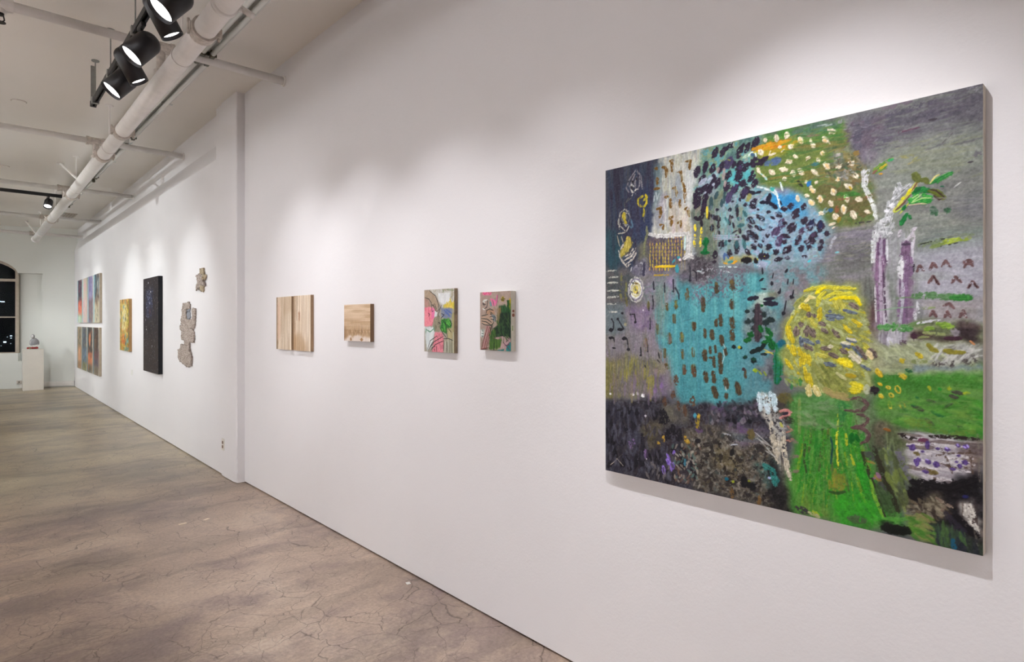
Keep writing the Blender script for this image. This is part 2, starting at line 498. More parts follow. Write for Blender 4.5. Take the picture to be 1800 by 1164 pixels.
BR = [(4.937, 3.512, WX), (7.974, 3.503, far_x(7.97) + SPLAY), (10.92, 3.47, far_x(10.9) + SPLAY), (13.93, 3.44, far_x(13.9) + SPLAY), (16.35, 3.40, far_x(16.35) + SPLAY)]
for (y, z, xe) in BR:
    t = mobj('branch_pipe', tubebm((X0 + 0.01, y, z), (xe - 0.001, y, z), 0.031, 18), M['pipe'])
    t['label'] = 'slim white cross pipe'
    sub = lambda nm, bm, m: mobj(nm, bm, m, t, False, root=main)
    sub('escutcheon', tubebm((xe - 0.014, y, z), (xe - 0.001, y, z), 0.043, 18), M['pipe'])
    xp = pipe_x(y)
    bm = bmesh.new()
    tube(bm, (xp - 0.08, y, z), (xp + 0.08, y, z), 0.042, 16)
    tube(bm, (xp - 0.085, y, z), (xp - 0.06, y, z), 0.048, 16); tube(bm, (xp + 0.06, y, z), (xp + 0.085, y, z), 0.048, 16)
    sub('tee', bm, M['pipe_joint'])
    bm = bmesh.new()
    tube(bm, (xp, y, PIPE_Z + PIPE_R - 0.006), (xp, y, z - 0.025), 0.030, 14); tube(bm, (xp, y, PIPE_Z + PIPE_R - 0.012), (xp, y, PIPE_Z + PIPE_R + 0.03), 0.045, 16)
    sub('riser', bm, M['pipe_joint'])
    if abs(y - 4.937) < 0.01:
        xs = 0.215
        bm = bmesh.new(); tube(bm, (xs - 0.07, y, z), (xs + 0.06, y, z), 0.044, 16); tube(bm, (xs, y, z), (xs, y, z - 0.06), 0.028, 14)
        sub('drop_tee', bm, M['pipe'])
        bm = bmesh.new()
        tube(bm, (xs, y, z - 0.058), (xs, y, z - 0.075), 0.017, 12)
        for sg in (-1, 1):
            tube(bm, (xs + sg * 0.012, y, z - 0.07), (xs + sg * 0.018, y, z - 0.10), 0.004, 6); tube(bm, (xs + sg * 0.018, y, z - 0.10), (xs, y, z - 0.118), 0.004, 6)
        tube(bm, (xs, y, z - 0.116), (xs, y, z - 0.120), 0.026, 14)
        sub('sprinkler_head', bm, M['black'])

# small ceiling fittings
for x, y, lb in ((0.464, 7.57, 'flat white round cover on the ceiling left of the end of the near black track'), (0.508, 10.87, 'flat white round cover on the ceiling above the far black track')):
    t = empty('ceiling_cover', (x, y, CEIL))
    obj('disc', tubebm((0, 0, -0.010), (0, 0, -0.001), 0.055, 24), M['ceil'], t)
    obj('rim', tubebm((0, 0, -0.004), (0, 0, -0.0005), 0.064, 24), M['pipe_joint'], t)
    tag(t, lb, 'ceiling cover', 'round ceiling covers')
t = empty('ceiling_vent', (1.70, 14.95, CEIL))
obj('frame', boxbm((-0.11, -0.26, -0.02), (0.11, 0.26, -0.001), 0.004), M['pipe_joint'], t)
for i in range(4):
    obj('slat', boxbm((-0.09 + i * 0.048, -0.235, -0.026), (-0.062 + i * 0.048, 0.235, -0.016)), M['frame'], t)
tag(t, 'small brownish grille on the ceiling near the back corner', 'vent')

# ------------------------------------------------------------------ unlit fluorescent strips beside the pipe
fx_labels = ['first', 'second', 'third', 'fourth', 'fifth']
FIX = [(2.62, 4.89), (5.0, 7.68), (8.03, 10.13), (10.32, 12.75), (12.92, 15.28)]
fx_where = ['nearest the camera', 'between the first two cross pipes', 'just past the second cross pipe', 'just past the third cross pipe', 'farthest from the camera']
for (a, b), wh in zip(FIX, fx_where):
    x = 1.405 + 0.004 * (a - 5)
    t = empty('fluorescent_strip_light', (x, a, CEIL - 0.055))
    L = b - a
    tag(t, 'unlit white fluorescent strip light on the ceiling, ' + wh, 'strip light', 'fluorescent strips along the pipe')
    obj('channel', boxbm((-0.055, 0, -0.055), (0.055, L, -0.001), 0.004), M['fix'], t)
    for sg in (-1, 1):
        bm = bmesh.new()
        prof = [(0.05, -0.055), (0.095, -0.030), (0.097, -0.033), (0.052, -0.060)]
        va = [bm.verts.new((sg * p, 0.01, q)) for p, q in prof]; vb = [bm.verts.new((sg * p, L - 0.01, q)) for p, q in prof]
        for i in range(4):
            bm.faces.new((va[i], va[(i + 1) % 4], vb[(i + 1) % 4], vb[i]))
        bm.faces.new(va); bm.faces.new(vb)
        obj('reflector', bm, M['fix'], t)
        obj('fluorescent_tube', tubebm((sg * 0.034, 0.05, -0.082), (sg * 0.034, L - 0.05, -0.082), 0.019, 14), M['tube'], t, True)
        for yy in (0.03, L - 0.03):
            obj('socket', boxbm((sg * 0.034 - 0.017, yy - 0.022, -0.108), (sg * 0.034 + 0.017, yy + 0.022, -0.055), 0.003), M['fix_end'], t)
    obj('end_plate', boxbm((-0.075, L - 0.003, -0.085), (0.075, L + 0.004, -0.001), 0.002), M['fix_end'], t)
    obj('strap', boxbm((-0.10, L * 0.48, -0.066), (0.10, L * 0.48 + 0.03, -0.058), 0.002), M['fix'], t)
    for yy in (0.2, L - 0.2): obj('standoff', tubebm((0, yy, 0.0), (0, yy, 0.054), 0.012, 10), M['fix'], t)

# ------------------------------------------------------------------ track and spotlights
TZ = 3.34
def track_x(y): return 0.830 + 0.012 * (y - 4.0)
def make_track(p0, p1, label, rods, plate=None):
    p0, p1 = Vector(p0), Vector(p1)
    t = empty('lighting_track', p0)
    d = (p1 - p0)
    q = d.to_track_quat('Y', 'Z')
    t.rotation_mode = 'QUATERNION'; t.rotation_quaternion = q
    L = d.length
    bm = bmesh.new()
    W, H = 0.019, 0.021
    prof = [(-W, H), (W, H), (W, -H), (0.008, -H), (0.008, -0.004), (-0.008, -0.004), (-0.008, -H), (-W, -H)]
    va = [bm.verts.new((x, 0, z)) for x, z in prof]; vb = [bm.verts.new((x, L, z)) for x, z in prof]
    for i in range(len(prof)):
        j = (i + 1) % len(prof); bm.faces.new((va[i], va[j], vb[j], vb[i]))
    bm.faces.new(va[::-1]); bm.faces.new(vb)
    obj('rail', bm, M['blackmatt'], t)
    for yy in (0.0, L): obj('end_cap', boxbm((-0.022, yy - 0.012, -0.024), (0.022, yy + 0.012, 0.024), 0.003), M['black'], t)
    up = CEIL - p0.z
    for r_ in rods:
        obj('clip', boxbm((-0.026, r_ - 0.016, -0.026), (0.026, r_ + 0.016, 0.030), 0.003), M['steel'], t)
        obj('rod', tubebm((0, r_, 0.025), (0, r_, up - 0.003), 0.0045, 8), M['steel'], t)
        obj('rod_plate', tubebm((0, r_, up - 0.008), (0, r_, up - 0.001), 0.028, 16), M['steel'], t)
    if plate is not None:
        obj('feed_strut', boxbm((-0.014, plate - 0.005, 0.02), (0.014, plate + 0.005, up - 0.002)), M['steel'], t)
    tag(t, label, 'lighting track')
    return t
def T(y): return (track_x(y), y, TZ)
make_track(T(6.07), T(-3.6), 'black lighting track with steel rods running above and toward the camera', [0.11, 0.82, 1.70, 3.05, 5.2, 7.4, 9.2], plate=-0.03)
make_track((1.115, 10.63, 3.30), (-5.0, 10.60, 3.30), 'thin black lighting track crossing the room near the back wall', [1.6, 3.4, 5.2])
make_track((0.06, 16.2, 3.36), (0.02, 6.6, 3.36), 'black lighting track hung parallel to the far stretch of wall', [0.5, 3.0, 6.0, 8.6])
make_track((-2.6, 16.0, 3.36), (-2.6, -3.0, 3.36), 'black lighting track down the middle of the room', [0.5, 4, 7.5, 12, 16])  # added out of view to carry the fill heads

HEADS = {}
def head_parts(R, L):
    """meshes of one spotlight, pointing along -z, pivot at the dome centre"""
    key = (R, L)
    if key in HEADS: return HEADS[key]
    prof = []
    for i in range(9):
        a = math.pi / 2 * i / 8
        prof.append((R * math.sin(a), R * 0.85 * math.cos(a)))
    prof += [(R, -L), (R - 0.004, -L), (R - 0.006, -L + 0.03), (0.0, -L + 0.034)]
    bm = lathe(prof, 32)
    for f in bm.faces: f.smooth = True
    me = bpy.data.meshes.new('spot_body'); bmesh.ops.recalc_face_normals(bm, faces=bm.faces); bm.to_mesh(me); bm.free(); me.materials.append(M['black'])
    bm = lathe([(R - 0.0065, -L + 0.020), (R * 0.5, -L + 0.024), (0.0, -L + 0.025)], 28)
    lm = bpy.data.meshes.new('spot_lens'); bm.to_mesh(lm); bm.free(); lm.materials.append(M['lens'])
    HEADS[key] = (me, lm)
    return HEADS[key]

def spot_head(loc, aim, R, L, watt, cone, blend, label, tint, group, radius=0.016, name='track_spotlight', droop=0.13):
    """adapter on the track at loc, head aimed at a point, with its lamp in the mouth"""
    loc = Vector(loc)
    t = empty(name, loc)
    tag(t, label, 'spotlight', group)
    obj('adapter', boxbm((-0.014, -0.055, -0.048), (0.014, 0.055, -0.0215), 0.004), M['black'], t)
    piv = Vector((0, 0, -droop))
    d = (Vector(aim) - (loc + piv)).normalized()
    body_c = piv - d * 0.05
    obj('stem', tubebm((0, 0, -0.04), piv + Vector((0, 0, R * 0.35)), 0.009, 10), M['black'], t)
    obj('yoke', tubebm(piv + Vector((0, -0.012, R * 0.9)), piv + Vector((0, 0.012, R * 0.9)), 0.016, 12), M['black'], t)
    q = d.to_track_quat('-Z', 'Y')
    me, lm = head_parts(R, L)
    for nm, mm in (('housing', me), ('lens', lm)):
        o = bpy.data.objects.new(nm, mm); o.location = body_c
        o.rotation_mode = 'QUATERNION'; o.rotation_quaternion = q
        link(o, t)
    ld = bpy.data.lights.new('lamp', 'SPOT')
    ld.energy = watt; ld.spot_size = math.radians(cone); ld.spot_blend = blend; ld.color = tint; ld.shadow_soft_size = radius
    lo = bpy.data.objects.new('lamp', ld)
    lo.location = body_c + d * (L + 0.004)
    lo.rotation_mode = 'QUATERNION'; lo.rotation_quaternion = q
    link(lo, t)
    return t
NEARG, FARG, MIDG = 'spotlights on the near track', 'spotlights on the far wall track', 'spotlights on the middle track'
def nh(y, aim, R, watt, cone, blend, label, L=0.185, dr=0.12): spot_head(T(y), aim, R, L, watt, cone, blend, label, LAMP_NEAR, NEARG, droop=dr)
WC, WW = 80, 61          # beam and watts of the heads turned to the wall
# five heads in view, alternately turned into the room and to the wall
nh(4.86, (-1.1, 4.86, 0.85), 0.073, 40, 70, 0.6, 'black track spotlight turned into the room, nearest the end of the near track', 0.14, 0.18)
nh(4.60, (2.0, 4.40, 1.00), 0.059, WW * 0.85, WC, 1.0, 'black track spotlight turned to the wall, second from the end of the near track')
nh(4.19, (-1.1, 4.19, 0.85), 0.073, 40, 70, 0.6, 'black track spotlight turned into the room, third from the end of the near track', 0.14, 0.165)
nh(3.73, (2.0, 3.60, 1.00), 0.059, WW * 1.1, WC, 1.0, 'black track spotlight turned to the wall, fourth from the end of the near track')
nh(3.46, (-1.1, 3.46, 0.85), 0.073, 40, 70, 0.6, 'black track spotlight turned into the room, cut by the top of the picture', 0.14, 0.17)
# the same track goes on overhead and behind the camera
nh(2.74, (2.0, 2.66, 0.95), 0.059, WW * 1.1, WC, 1.0, 'black track spotlight over the pink canvas, turned to the wall')
nh(1.85, (2.0, 1.75, 0.95), 0.059, WW * 0.7, WC, 1.0, 'black track spotlight between the green canvas and the large painting')
nh(0.76, (2.0, 0.74, 0.85), 0.059, WW * 2.45, WC - 6, 1.0, 'black track spotlight over the middle of the large painting')
nh(-1.0, (2.0, -1.0, 0.9), 0.059, WW * 0.8, WC, 1.0, 'black track spotlight behind the camera, turned to the wall')
nh(-0.2, (-2.5, -0.8, 0.6), 0.073, 45, 70, 0.6, 'black track spotlight above the camera, turned into the room', 0.14, 0.17)
def fh(y, aim, watt, cone, label): spot_head((0.02 + 0.0038 * (y - 6.6), y, 3.36), aim, 0.057, 0.135, watt, cone, 1.0, label, LAMP_FAR, FARG)
fh(7.35, (1.95, 7.30, 1.55), 95, 58, 'black track spotlight aimed at the wood relief')
fh(9.1, (1.97, 9.15, 1.55), 95, 58, 'black track spotlight aimed at the dark star canvas')
fh(10.42, (1.99, 10.6, 1.55), 95, 58, 'black track spotlight aimed at the yellow canvas')
fh(13.85, (2.02, 13.9, 1.55), 95, 58, 'black track spotlight aimed at the nearer narrow panels')
fh(15.7, (2.04, 15.6, 1.55), 95, 58, 'black track spotlight aimed at the farther narrow panels')
spot_head((0.972, 10.63, 3.30), (0.35, 9.0, 0.4), 0.05, 0.10, 25, 60, 0.6, 'small black spotlight hanging from the far cross track', LAMP_FAR, 'spotlights on the cross track')
fh(16.02, (1.30, 16.98, 1.1), 60, 56, 'black track spotlight aimed at the bust on the plinth')
spot_head((-2.6, 1.2, 3.36), (2.0, 5.7, 1.5), 0.068, 0.12, 420, 34, 1.0, 'black spotlight on the middle track turned to the pilaster', LAMP_NEAR, MIDG)  # added out of view to brighten the pilaster's return face
for i, y in enumerate((-1.0, 2.0, 5.0, 8.0, 11.5, 15.0)):  # added fill heads: bounce light off the left wall into the room
    spot_head((-2.6, y, 3.36), (-5.6, y + 0.2, 1.8), 0.068, 0.12, [600, 640, 840, 780, 780, 760][i], 100, 0.8,
              ['black spotlight on the middle track, nearest the camera end', 'black spotlight on the middle track beside the camera', 'black spotlight on the middle track level with the diptych',
               'black spotlight on the middle track level with the wood relief', 'black spotlight on the middle track level with the yellow canvas', 'black spotlight on the middle track by the back wall'][i], LAMP_NEAR if y < 6 else LAMP_FAR, MIDG)

for y, lb in ((9.2, 'black flood on the middle track turned to the wall, level with the dark canvas'), (12.6, 'black flood on the middle track turned to the wall, level with the yellow canvas'), (15.4, 'black flood on the middle track turned to the wall, level with the narrow panels')):
    spot_head((-2.6, y, 3.36), (2.0, y, 1.7), 0.068, 0.12, 270, 66, 0.8, lb, LAMP_FAR, MIDG)  # added out of view to brighten the far wall

spot_head((-0.75, 10.61, 3.30), (1.25, 16.9, 0.9), 0.057, 0.135, 300, 34, 1.0, 'black spotlight on the cross track turned to the back wall', LAMP_FAR, 'spotlights on the cross track')  # added out of view to brighten the plinth front and back wall

# ------------------------------------------------------------------ a small painter: layers of brushwork laid on a canvas grid
def _up(a, H, W):
    """bilinear enlargement of a coarse lattice"""
    h, w = a.shape
    y = np.linspace(0, h - 1.001, H); x = np.linspace(0, w - 1.001, W)
    yi, xi = y.astype(int), x.astype(int)
    fy, fx = (y - yi)[:, None], (x - xi)[None, :]
    fy = fy * fy * (3 - 2 * fy); fx = fx * fx * (3 - 2 * fx)
    r0, r1 = a[yi], a[yi + 1]
    return (r0[:, xi] * (1 - fx) + r0[:, xi + 1] * fx) * (1 - fy) + (r1[:, xi] * (1 - fx) + r1[:, xi + 1] * fx) * fy

class Painter:
    def __init__(self, W, H, quad=None, ground=(120, 120, 120), seed=1):
        self.W, self.H = W, H
        self.rng = np.random.default_rng(seed)
        self.C = np.zeros((H, W, 3)) + np.array(ground, float)
        self.Z = np.zeros((H, W))
        self.cache = {}
        self.t = (0.0, 0.0, 1.0)
        if quad is None:
            self.Hm = None
        else:
            src = quad; dst = [(0, 0), (W - 1, 0), (W - 1, H - 1), (0, H - 1)]
            A = []; b = []
            for (x, y), (u, v) in zip(src, dst):
                A.append([x, y, 1, 0, 0, 0, -u * x, -u * y]); b.append(u)
                A.append([0, 0, 0, x, y, 1, -v * x, -v * y]); b.append(v)
            m = np.linalg.solve(np.array(A, float), np.array(b, float))
            self.Hm = np.append(m, 1).reshape(3, 3)
    def tile(self, x0, y0, s):
        self.t = (x0, y0, s)
    def pt(self, p):
        x, y = self.t[0] + p[0] / self.t[2], self.t[1] + p[1] / self.t[2]
        if self.Hm is None: return np.array((x * (self.W - 1), y * (self.H - 1)))
        q = self.Hm @ np.array((x, y, 1.0))
        return q[:2] / q[2]
    def sc(self, p):
        e = 1.0
        a, b, c = self.pt(p), self.pt((p[0] + e, p[1])), self.pt((p[0], p[1] + e))
        d1, d2 = b - a, c - a
        return math.sqrt(abs(d1[0] * d2[1] - d1[1] * d2[0]))
    def field(self, mode, scale, seed=0):
        """unit-variance noise over the whole canvas; scale = features across"""
        key = (mode, scale, seed)
        if key in self.cache: return self.cache[key]
        r = np.random.default_rng(1000 + seed * 17 + int(scale * 10))
        ax, ay = {'i': (1, 1), 'h': (0.22, 1.6), 'v': (1.6, 0.2), 'hh': (0.08, 2.2), 'vv': (2.4, 0.07)}[mode]
        f = np.zeros((self.H, self.W)); amp = 1.0
        for o in range(4):
            nx, ny = max(3, int(scale * ax * 2 ** o) + 2), max(3, int(scale * ay * 2 ** o) + 2)
            if o and nx > self.W * 1.2 and ny > self.H * 1.2: break
            f += amp * _up(r.standard_normal((min(ny, self.H), min(nx, self.W))), self.H, self.W); amp *= 0.62
        f = (f - f.mean()) / f.std()
        self.cache[key] = f
        return f
    def _blend(self, sl, a, col, z=None):
        a = a[..., None]
        self.C[sl] = self.C[sl] * (1 - a) + col * a
        if z is not None: self.Z[sl] = self.Z[sl] * (1 - 0.5 * a[..., 0]) + z
    def _pal(self, cols, n):
        cols = np.array(cols, float)
        if cols.ndim == 1: cols = cols[None]
        if len(cols) == 1: return np.broadcast_to(cols[0], n.shape + (3,)) + 0.0
        t = 1 / (1 + np.exp(-1.7 * n)) * (len(cols) - 1)
        i = np.clip(t.astype(int), 0, len(cols) - 2); f = (t - i)[..., None]
        f = np.clip((f - 0.5) * 1.5 + 0.5, 0, 1)
        return cols[i] * (1 - f) + cols[i + 1] * f
    def fill(self, poly, cols, mode='i', scale=30, a=1.0, feather=3, rag=4, dry=None, dmode='i', dscale=120, seed=0, z=0.0, grain=5):
        P = np.array([self.pt(p) for p in poly])
        pad = 4 + rag * 3 + feather * 2
        x0, y0 = np.maximum(np.floor(P.min(0) - pad).astype(int), 0)
        x1, y1 = np.ceil(P.max(0) + pad).astype(int) + 1
        x1, y1 = min(x1, self.W), min(y1, self.H)
        if x1 <= x0 or y1 <= y0: return
        sl = (slice(y0, y1), slice(x0, x1))
        yy, xx = np.mgrid[y0:y1, x0:x1].astype(float)
        xx = xx + rag * (self.field('i', 26, 5)[sl] * 0.6 + self.field('i', 110, 6)[sl] * 0.5); yy = yy + rag * (self.field('i', 26, 7)[sl] * 0.6 + self.field('i', 110, 8)[sl] * 0.5)
        m = np.zeros(xx.shape, bool)
        j = len(P) - 1
        for i in range(len(P)):
            xi, yi = P[i]; xj, yj = P[j]
            if yi != yj:
                c = ((yi > yy) != (yj > yy)) & (xx < (xj - xi) * (yy - yi) / (yj - yi) + xi)
                m ^= c
            j = i
        m = m.astype(float)
        for _ in range(2):
            k = int(feather)
            if k > 0:
                for ax in (0, 1):
                    cs = np.cumsum(np.pad(m, [(k + 1, k) if q == ax else (0, 0) for q in (0, 1)], mode='edge'), axis=ax)
                    n = m.shape[ax]
                    m = (np.take(cs, range(2 * k + 1, 2 * k + 1 + n), axis=ax) - np.take(cs, range(0, n), axis=ax)) / (2 * k + 1)
        if dry is not None:
            m = m * np.clip((self.field(dmode, dscale, seed + 3)[sl] - dry) * 2.5 + 0.5, 0, 1)
        col = self._pal(cols, self.field(mode, scale, seed)[sl])
        col = col + grain * self.field('i', 260, 2)[sl][..., None]
        self._blend(sl, np.clip(m * a, 0, 1), col, m * a * z)
    def stroke(self, pts, w, cols, a=1.0, z=0.35, br=0.35, taper=0.35, soft=0.16, dry=None, grain=0):
        P = np.array([self.pt(p) for p in pts])
        w = max(1.15, w * self.sc(pts[len(pts) // 2]) * 0.58)
        pad = w * 1.6 + 3
        x0, y0 = np.maximum(np.floor(P.min(0) - pad).astype(int), 0)
        x1, y1 = np.ceil(P.max(0) + pad).astype(int) + 1
        x1, y1 = min(x1, self.W), min(y1, self.H)
        if x1 <= x0 or y1 <= y0: return
        sl = (slice(y0, y1), slice(x0, x1))
        yy, xx = np.mgrid[y0:y1, x0:x1].astype(float)
        best = np.full(xx.shape, 1e9); lat = np.zeros(xx.shape); par = np.zeros(xx.shape)
        seg = np.hypot(*(P[1:] - P[:-1]).T); tot = max(seg.sum(), 1e-6); acc = 0.0
        for q in range(len(P) - 1):
            d = P[q + 1] - P[q]; L = max(seg[q], 1e-6); d = d / L
            rx, ry = xx - P[q][0], yy - P[q][1]
            s = np.clip(rx * d[0] + ry * d[1], 0, L)
            dx, dy = rx - s * d[0], ry - s * d[1]
            D = np.hypot(dx, dy)
            b = D < best
            best = np.where(b, D, best); lat = np.where(b, -rx * d[1] + ry * d[0], lat); par = np.where(b, (acc + s) / tot, par)
            acc += seg[q]
        rim = self.field('i', 150, 9)[sl]
        ww = w * (1 - taper * np.abs(2 * par - 1) ** 3) * (1 + 0.16 * rim)
        e = np.clip((ww - best) / (soft * w + 0.9) + 0.5, 0, 1)
        ph = self.rng.uniform(0, 50)
        bris = np.sin(lat / w * 7 + ph) * 0.6 + np.sin(lat / w * 13 + ph * 2 + par * 3) * 0.5 + 0.5 * self.field('i', 200, 4)[sl]
        al = e * a
        if dry is not None: al = al * np.clip((self.field('i', 170, 11)[sl] + 0.5 * bris - dry + 0.3) * 2 + 0.5, 0, 1)
        col = self._pal(cols, bris)
        col = col * (1 + 0.10 * br * bris[..., None]) + grain * rim[..., None]
        self._blend(sl, al, np.clip(col, 0, 255), al * z * (0.75 + 0.35 * br * bris))
    def s(self, lst, w, cols, **kw):
        for p in lst: self.stroke(p, w, cols, **kw)
    def dabs(self, lst, cols, **kw):
        """list of (x, y, length, width, angle in degrees)"""
        for x, y, l, w, an in lst:
            k_ = max(l - 0.62 * w, 0.03 * l) / 2 if l > 1.5 * w else max(l - w, 0.03 * l) / 2
            c, s_ = math.cos(math.radians(an)) * k_, math.sin(math.radians(an)) * k_
            self.stroke([(x - c, y - s_), (x + c, y + s_)], w, cols, **kw)
    def scatter(self, poly, n, l, w, ang, cols, da=25, **kw):
        """n random dabs inside a polygon"""
        xs = [p[0] for p in poly]; ys = [p[1] for p in poly]; k = 0; tries = 0
        while k < n and tries < n * 30:
            tries += 1
            x, y = self.rng.uniform(min(xs), max(xs)), self.rng.uniform(min(ys), max(ys))
            c = False; j = len(poly) - 1
            for i in range(len(poly)):
                if (ys[i] > y) != (ys[j] > y) and x < (xs[j] - xs[i]) * (y - ys[i]) / (ys[j] - ys[i]) + xs[i]: c = not c
                j = i
            if not c: continue
            k += 1
            cc = cols[self.rng.integers(len(cols))]
            f = self.rng.uniform(0.65, 1.35)
            self.dabs([(x, y, l * f, w * self.rng.uniform(0.75, 1.25), ang + self.rng.uniform(-da, da))], cc, **kw)
    def finish(self, amt=1.0):
        """overall unevenness of dried paint"""
        f = 1 + amt * (0.06 * self.field('i', 190, 21) + 0.02 * self.field('h', 70, 22) + 0.02 * self.field('v', 70, 23) + 0.03 * self.field('i', 40, 24))
        self.C = np.clip(self.C * f[..., None], 0, 255)
        return self
    def speck(self, poly, cols, thr, a=0.8, scale=200, seed=0, feather=6, rag=6, z=0.1):
        self.fill(poly, cols, 'i', 60, a, feather, rag, thr, 'i', scale, seed, z)

def canvas_grid(name, P, w, h, m, parent, gain=1.06, relief=0.0012, y=0.0):
    """front of a canvas as a fine grid carrying the brushwork as colour and relief"""
    W, H = P.W, P.H
    xs = np.linspace(-w / 2, w / 2, W); zs = np.linspace(h, 0, H)
    X, Zc = np.meshgrid(xs, zs)
    z = np.clip(P.Z, -0.3, 2.2)
    edge = np.minimum(np.minimum(np.arange(W)[None, :], np.arange(W)[::-1][None, :]), np.minimum(np.arange(H)[:, None], np.arange(H)[::-1][:, None]))
    z = z * np.clip(edge / 5.0, 0, 1)
    Yd = y - z * relief
    co = np.stack([X, Yd, Zc], -1).reshape(-1, 3)
    idx = np.arange(W * H).reshape(H, W)
    q = np.stack([idx[1:, :-1], idx[1:, 1:], idx[:-1, 1:], idx[:-1, :-1]], -1).reshape(-1, 4)
    me = bpy.data.meshes.new(name)
    me.vertices.add(len(co)); me.vertices.foreach_set('co', co.ravel().astype(np.float32))
    me.loops.add(q.size); me.loops.foreach_set('vertex_index', q.ravel().astype(np.int32))
    me.polygons.add(len(q)); me.polygons.foreach_set('loop_start', np.arange(0, q.size, 4, dtype=np.int32))
    me.update(calc_edges=True)
    me.polygons.foreach_set('use_smooth', np.ones(len(q), bool))
    c = np.clip(P.C, 0, 255) / 255.0
    c = np.where(c <= 0.04045, c / 12.92, ((c + 0.055) / 1.055) ** 2.4) * gain
    rgba = np.concatenate([np.clip(c, 0, 1), np.ones((H, W, 1))], -1).reshape(-1, 4)
    at = me.color_attributes.new('paint', 'FLOAT_COLOR', 'POINT')
    at.data.foreach_set('color', rgba.ravel().astype(np.float32))
    me.materials.append(m)
    o = bpy.data.objects.new(name, me)
    return link(o, parent)

def paint_material(name, rough=0.5, weave=0.2, spec=0.16):
    k = NT(name)
    ca = k.n('ShaderNodeVertexColor', layer_name='paint').outputs['Color']
    k.base(ca, rough, 0, spec)
    v = k.coord()
    wv = k.math('ADD', k.n('ShaderNodeTexWave', wave_type='BANDS', bands_direction='X', ins={'Vector': v, 'Scale': 160.0, 'Distortion': 0.6}).outputs['Fac'],
                k.n('ShaderNodeTexWave', wave_type='BANDS', bands_direction='Z', ins={'Vector': v, 'Scale': 160.0, 'Distortion': 0.6}).outputs['Fac'])
    k.bump(wv, weave, 0.0006)
    return k.m
M['oil'] = paint_material('oil_paint')
M['wash'] = paint_material('stained_cloth', 0.7, 0.4, 0.2)

def make_canvas(name, label, cat, yc, z0, w, h, T_, P, wall='near', edge_rgb=(200, 188, 172), gain=1.06, relief=0.0008, mat='oil', group=None, edge_var=0.08):
    """canvas hung on the wall; yc is its centre along the wall, z0 its lower edge, T_ its depth"""
    if wall == 'near':
        loc, rz = (WX - T_, yc, z0), -math.pi / 2
    else:
        loc, rz = (far_x(yc) - T_, yc, z0), -math.pi / 2 - FARK
    t = empty(name, loc, (0, 0, rz))
    tag(t, label, cat, group)
    canvas_grid('painted_front', P, w, h, M[mat], t, gain, relief, y=-0.0004)
    em = plain('canvas_edge', edge_rgb, 0.75, 0, edge_var, 30, 0.2)
    bm = bmesh.new()
    w2, b = w / 2, 0.004
    # folded canvas edge: four sides with rounded front corners
    ring = [(-w2 + b, 0.0, b), (w2 - b, 0.0, b), (w2 - b, 0.0, h - b), (-w2 + b, 0.0, h - b)]
    r2 = [(-w2, 0.003, 0), (w2, 0.003, 0), (w2, 0.003, h), (-w2, 0.003, h)]
    r3 = [(-w2, T_ - 0.001, 0), (w2, T_ - 0.001, 0), (w2, T_ - 0.001, h), (-w2, T_ - 0.001, h)]
    R = [[bm.verts.new(p) for p in r] for r in (ring, r2, r3)]
    for a_, b_ in zip(R, R[1:]):
        for i in range(4):
            bm.faces.new((a_[i], a_[(i + 1) % 4], b_[(i + 1) % 4], b_[i]))
    bm.faces.new(R[0]); bm.faces.new(R[2][::-1])
    obj('stretcher_edge', bm, em, t)
    return t

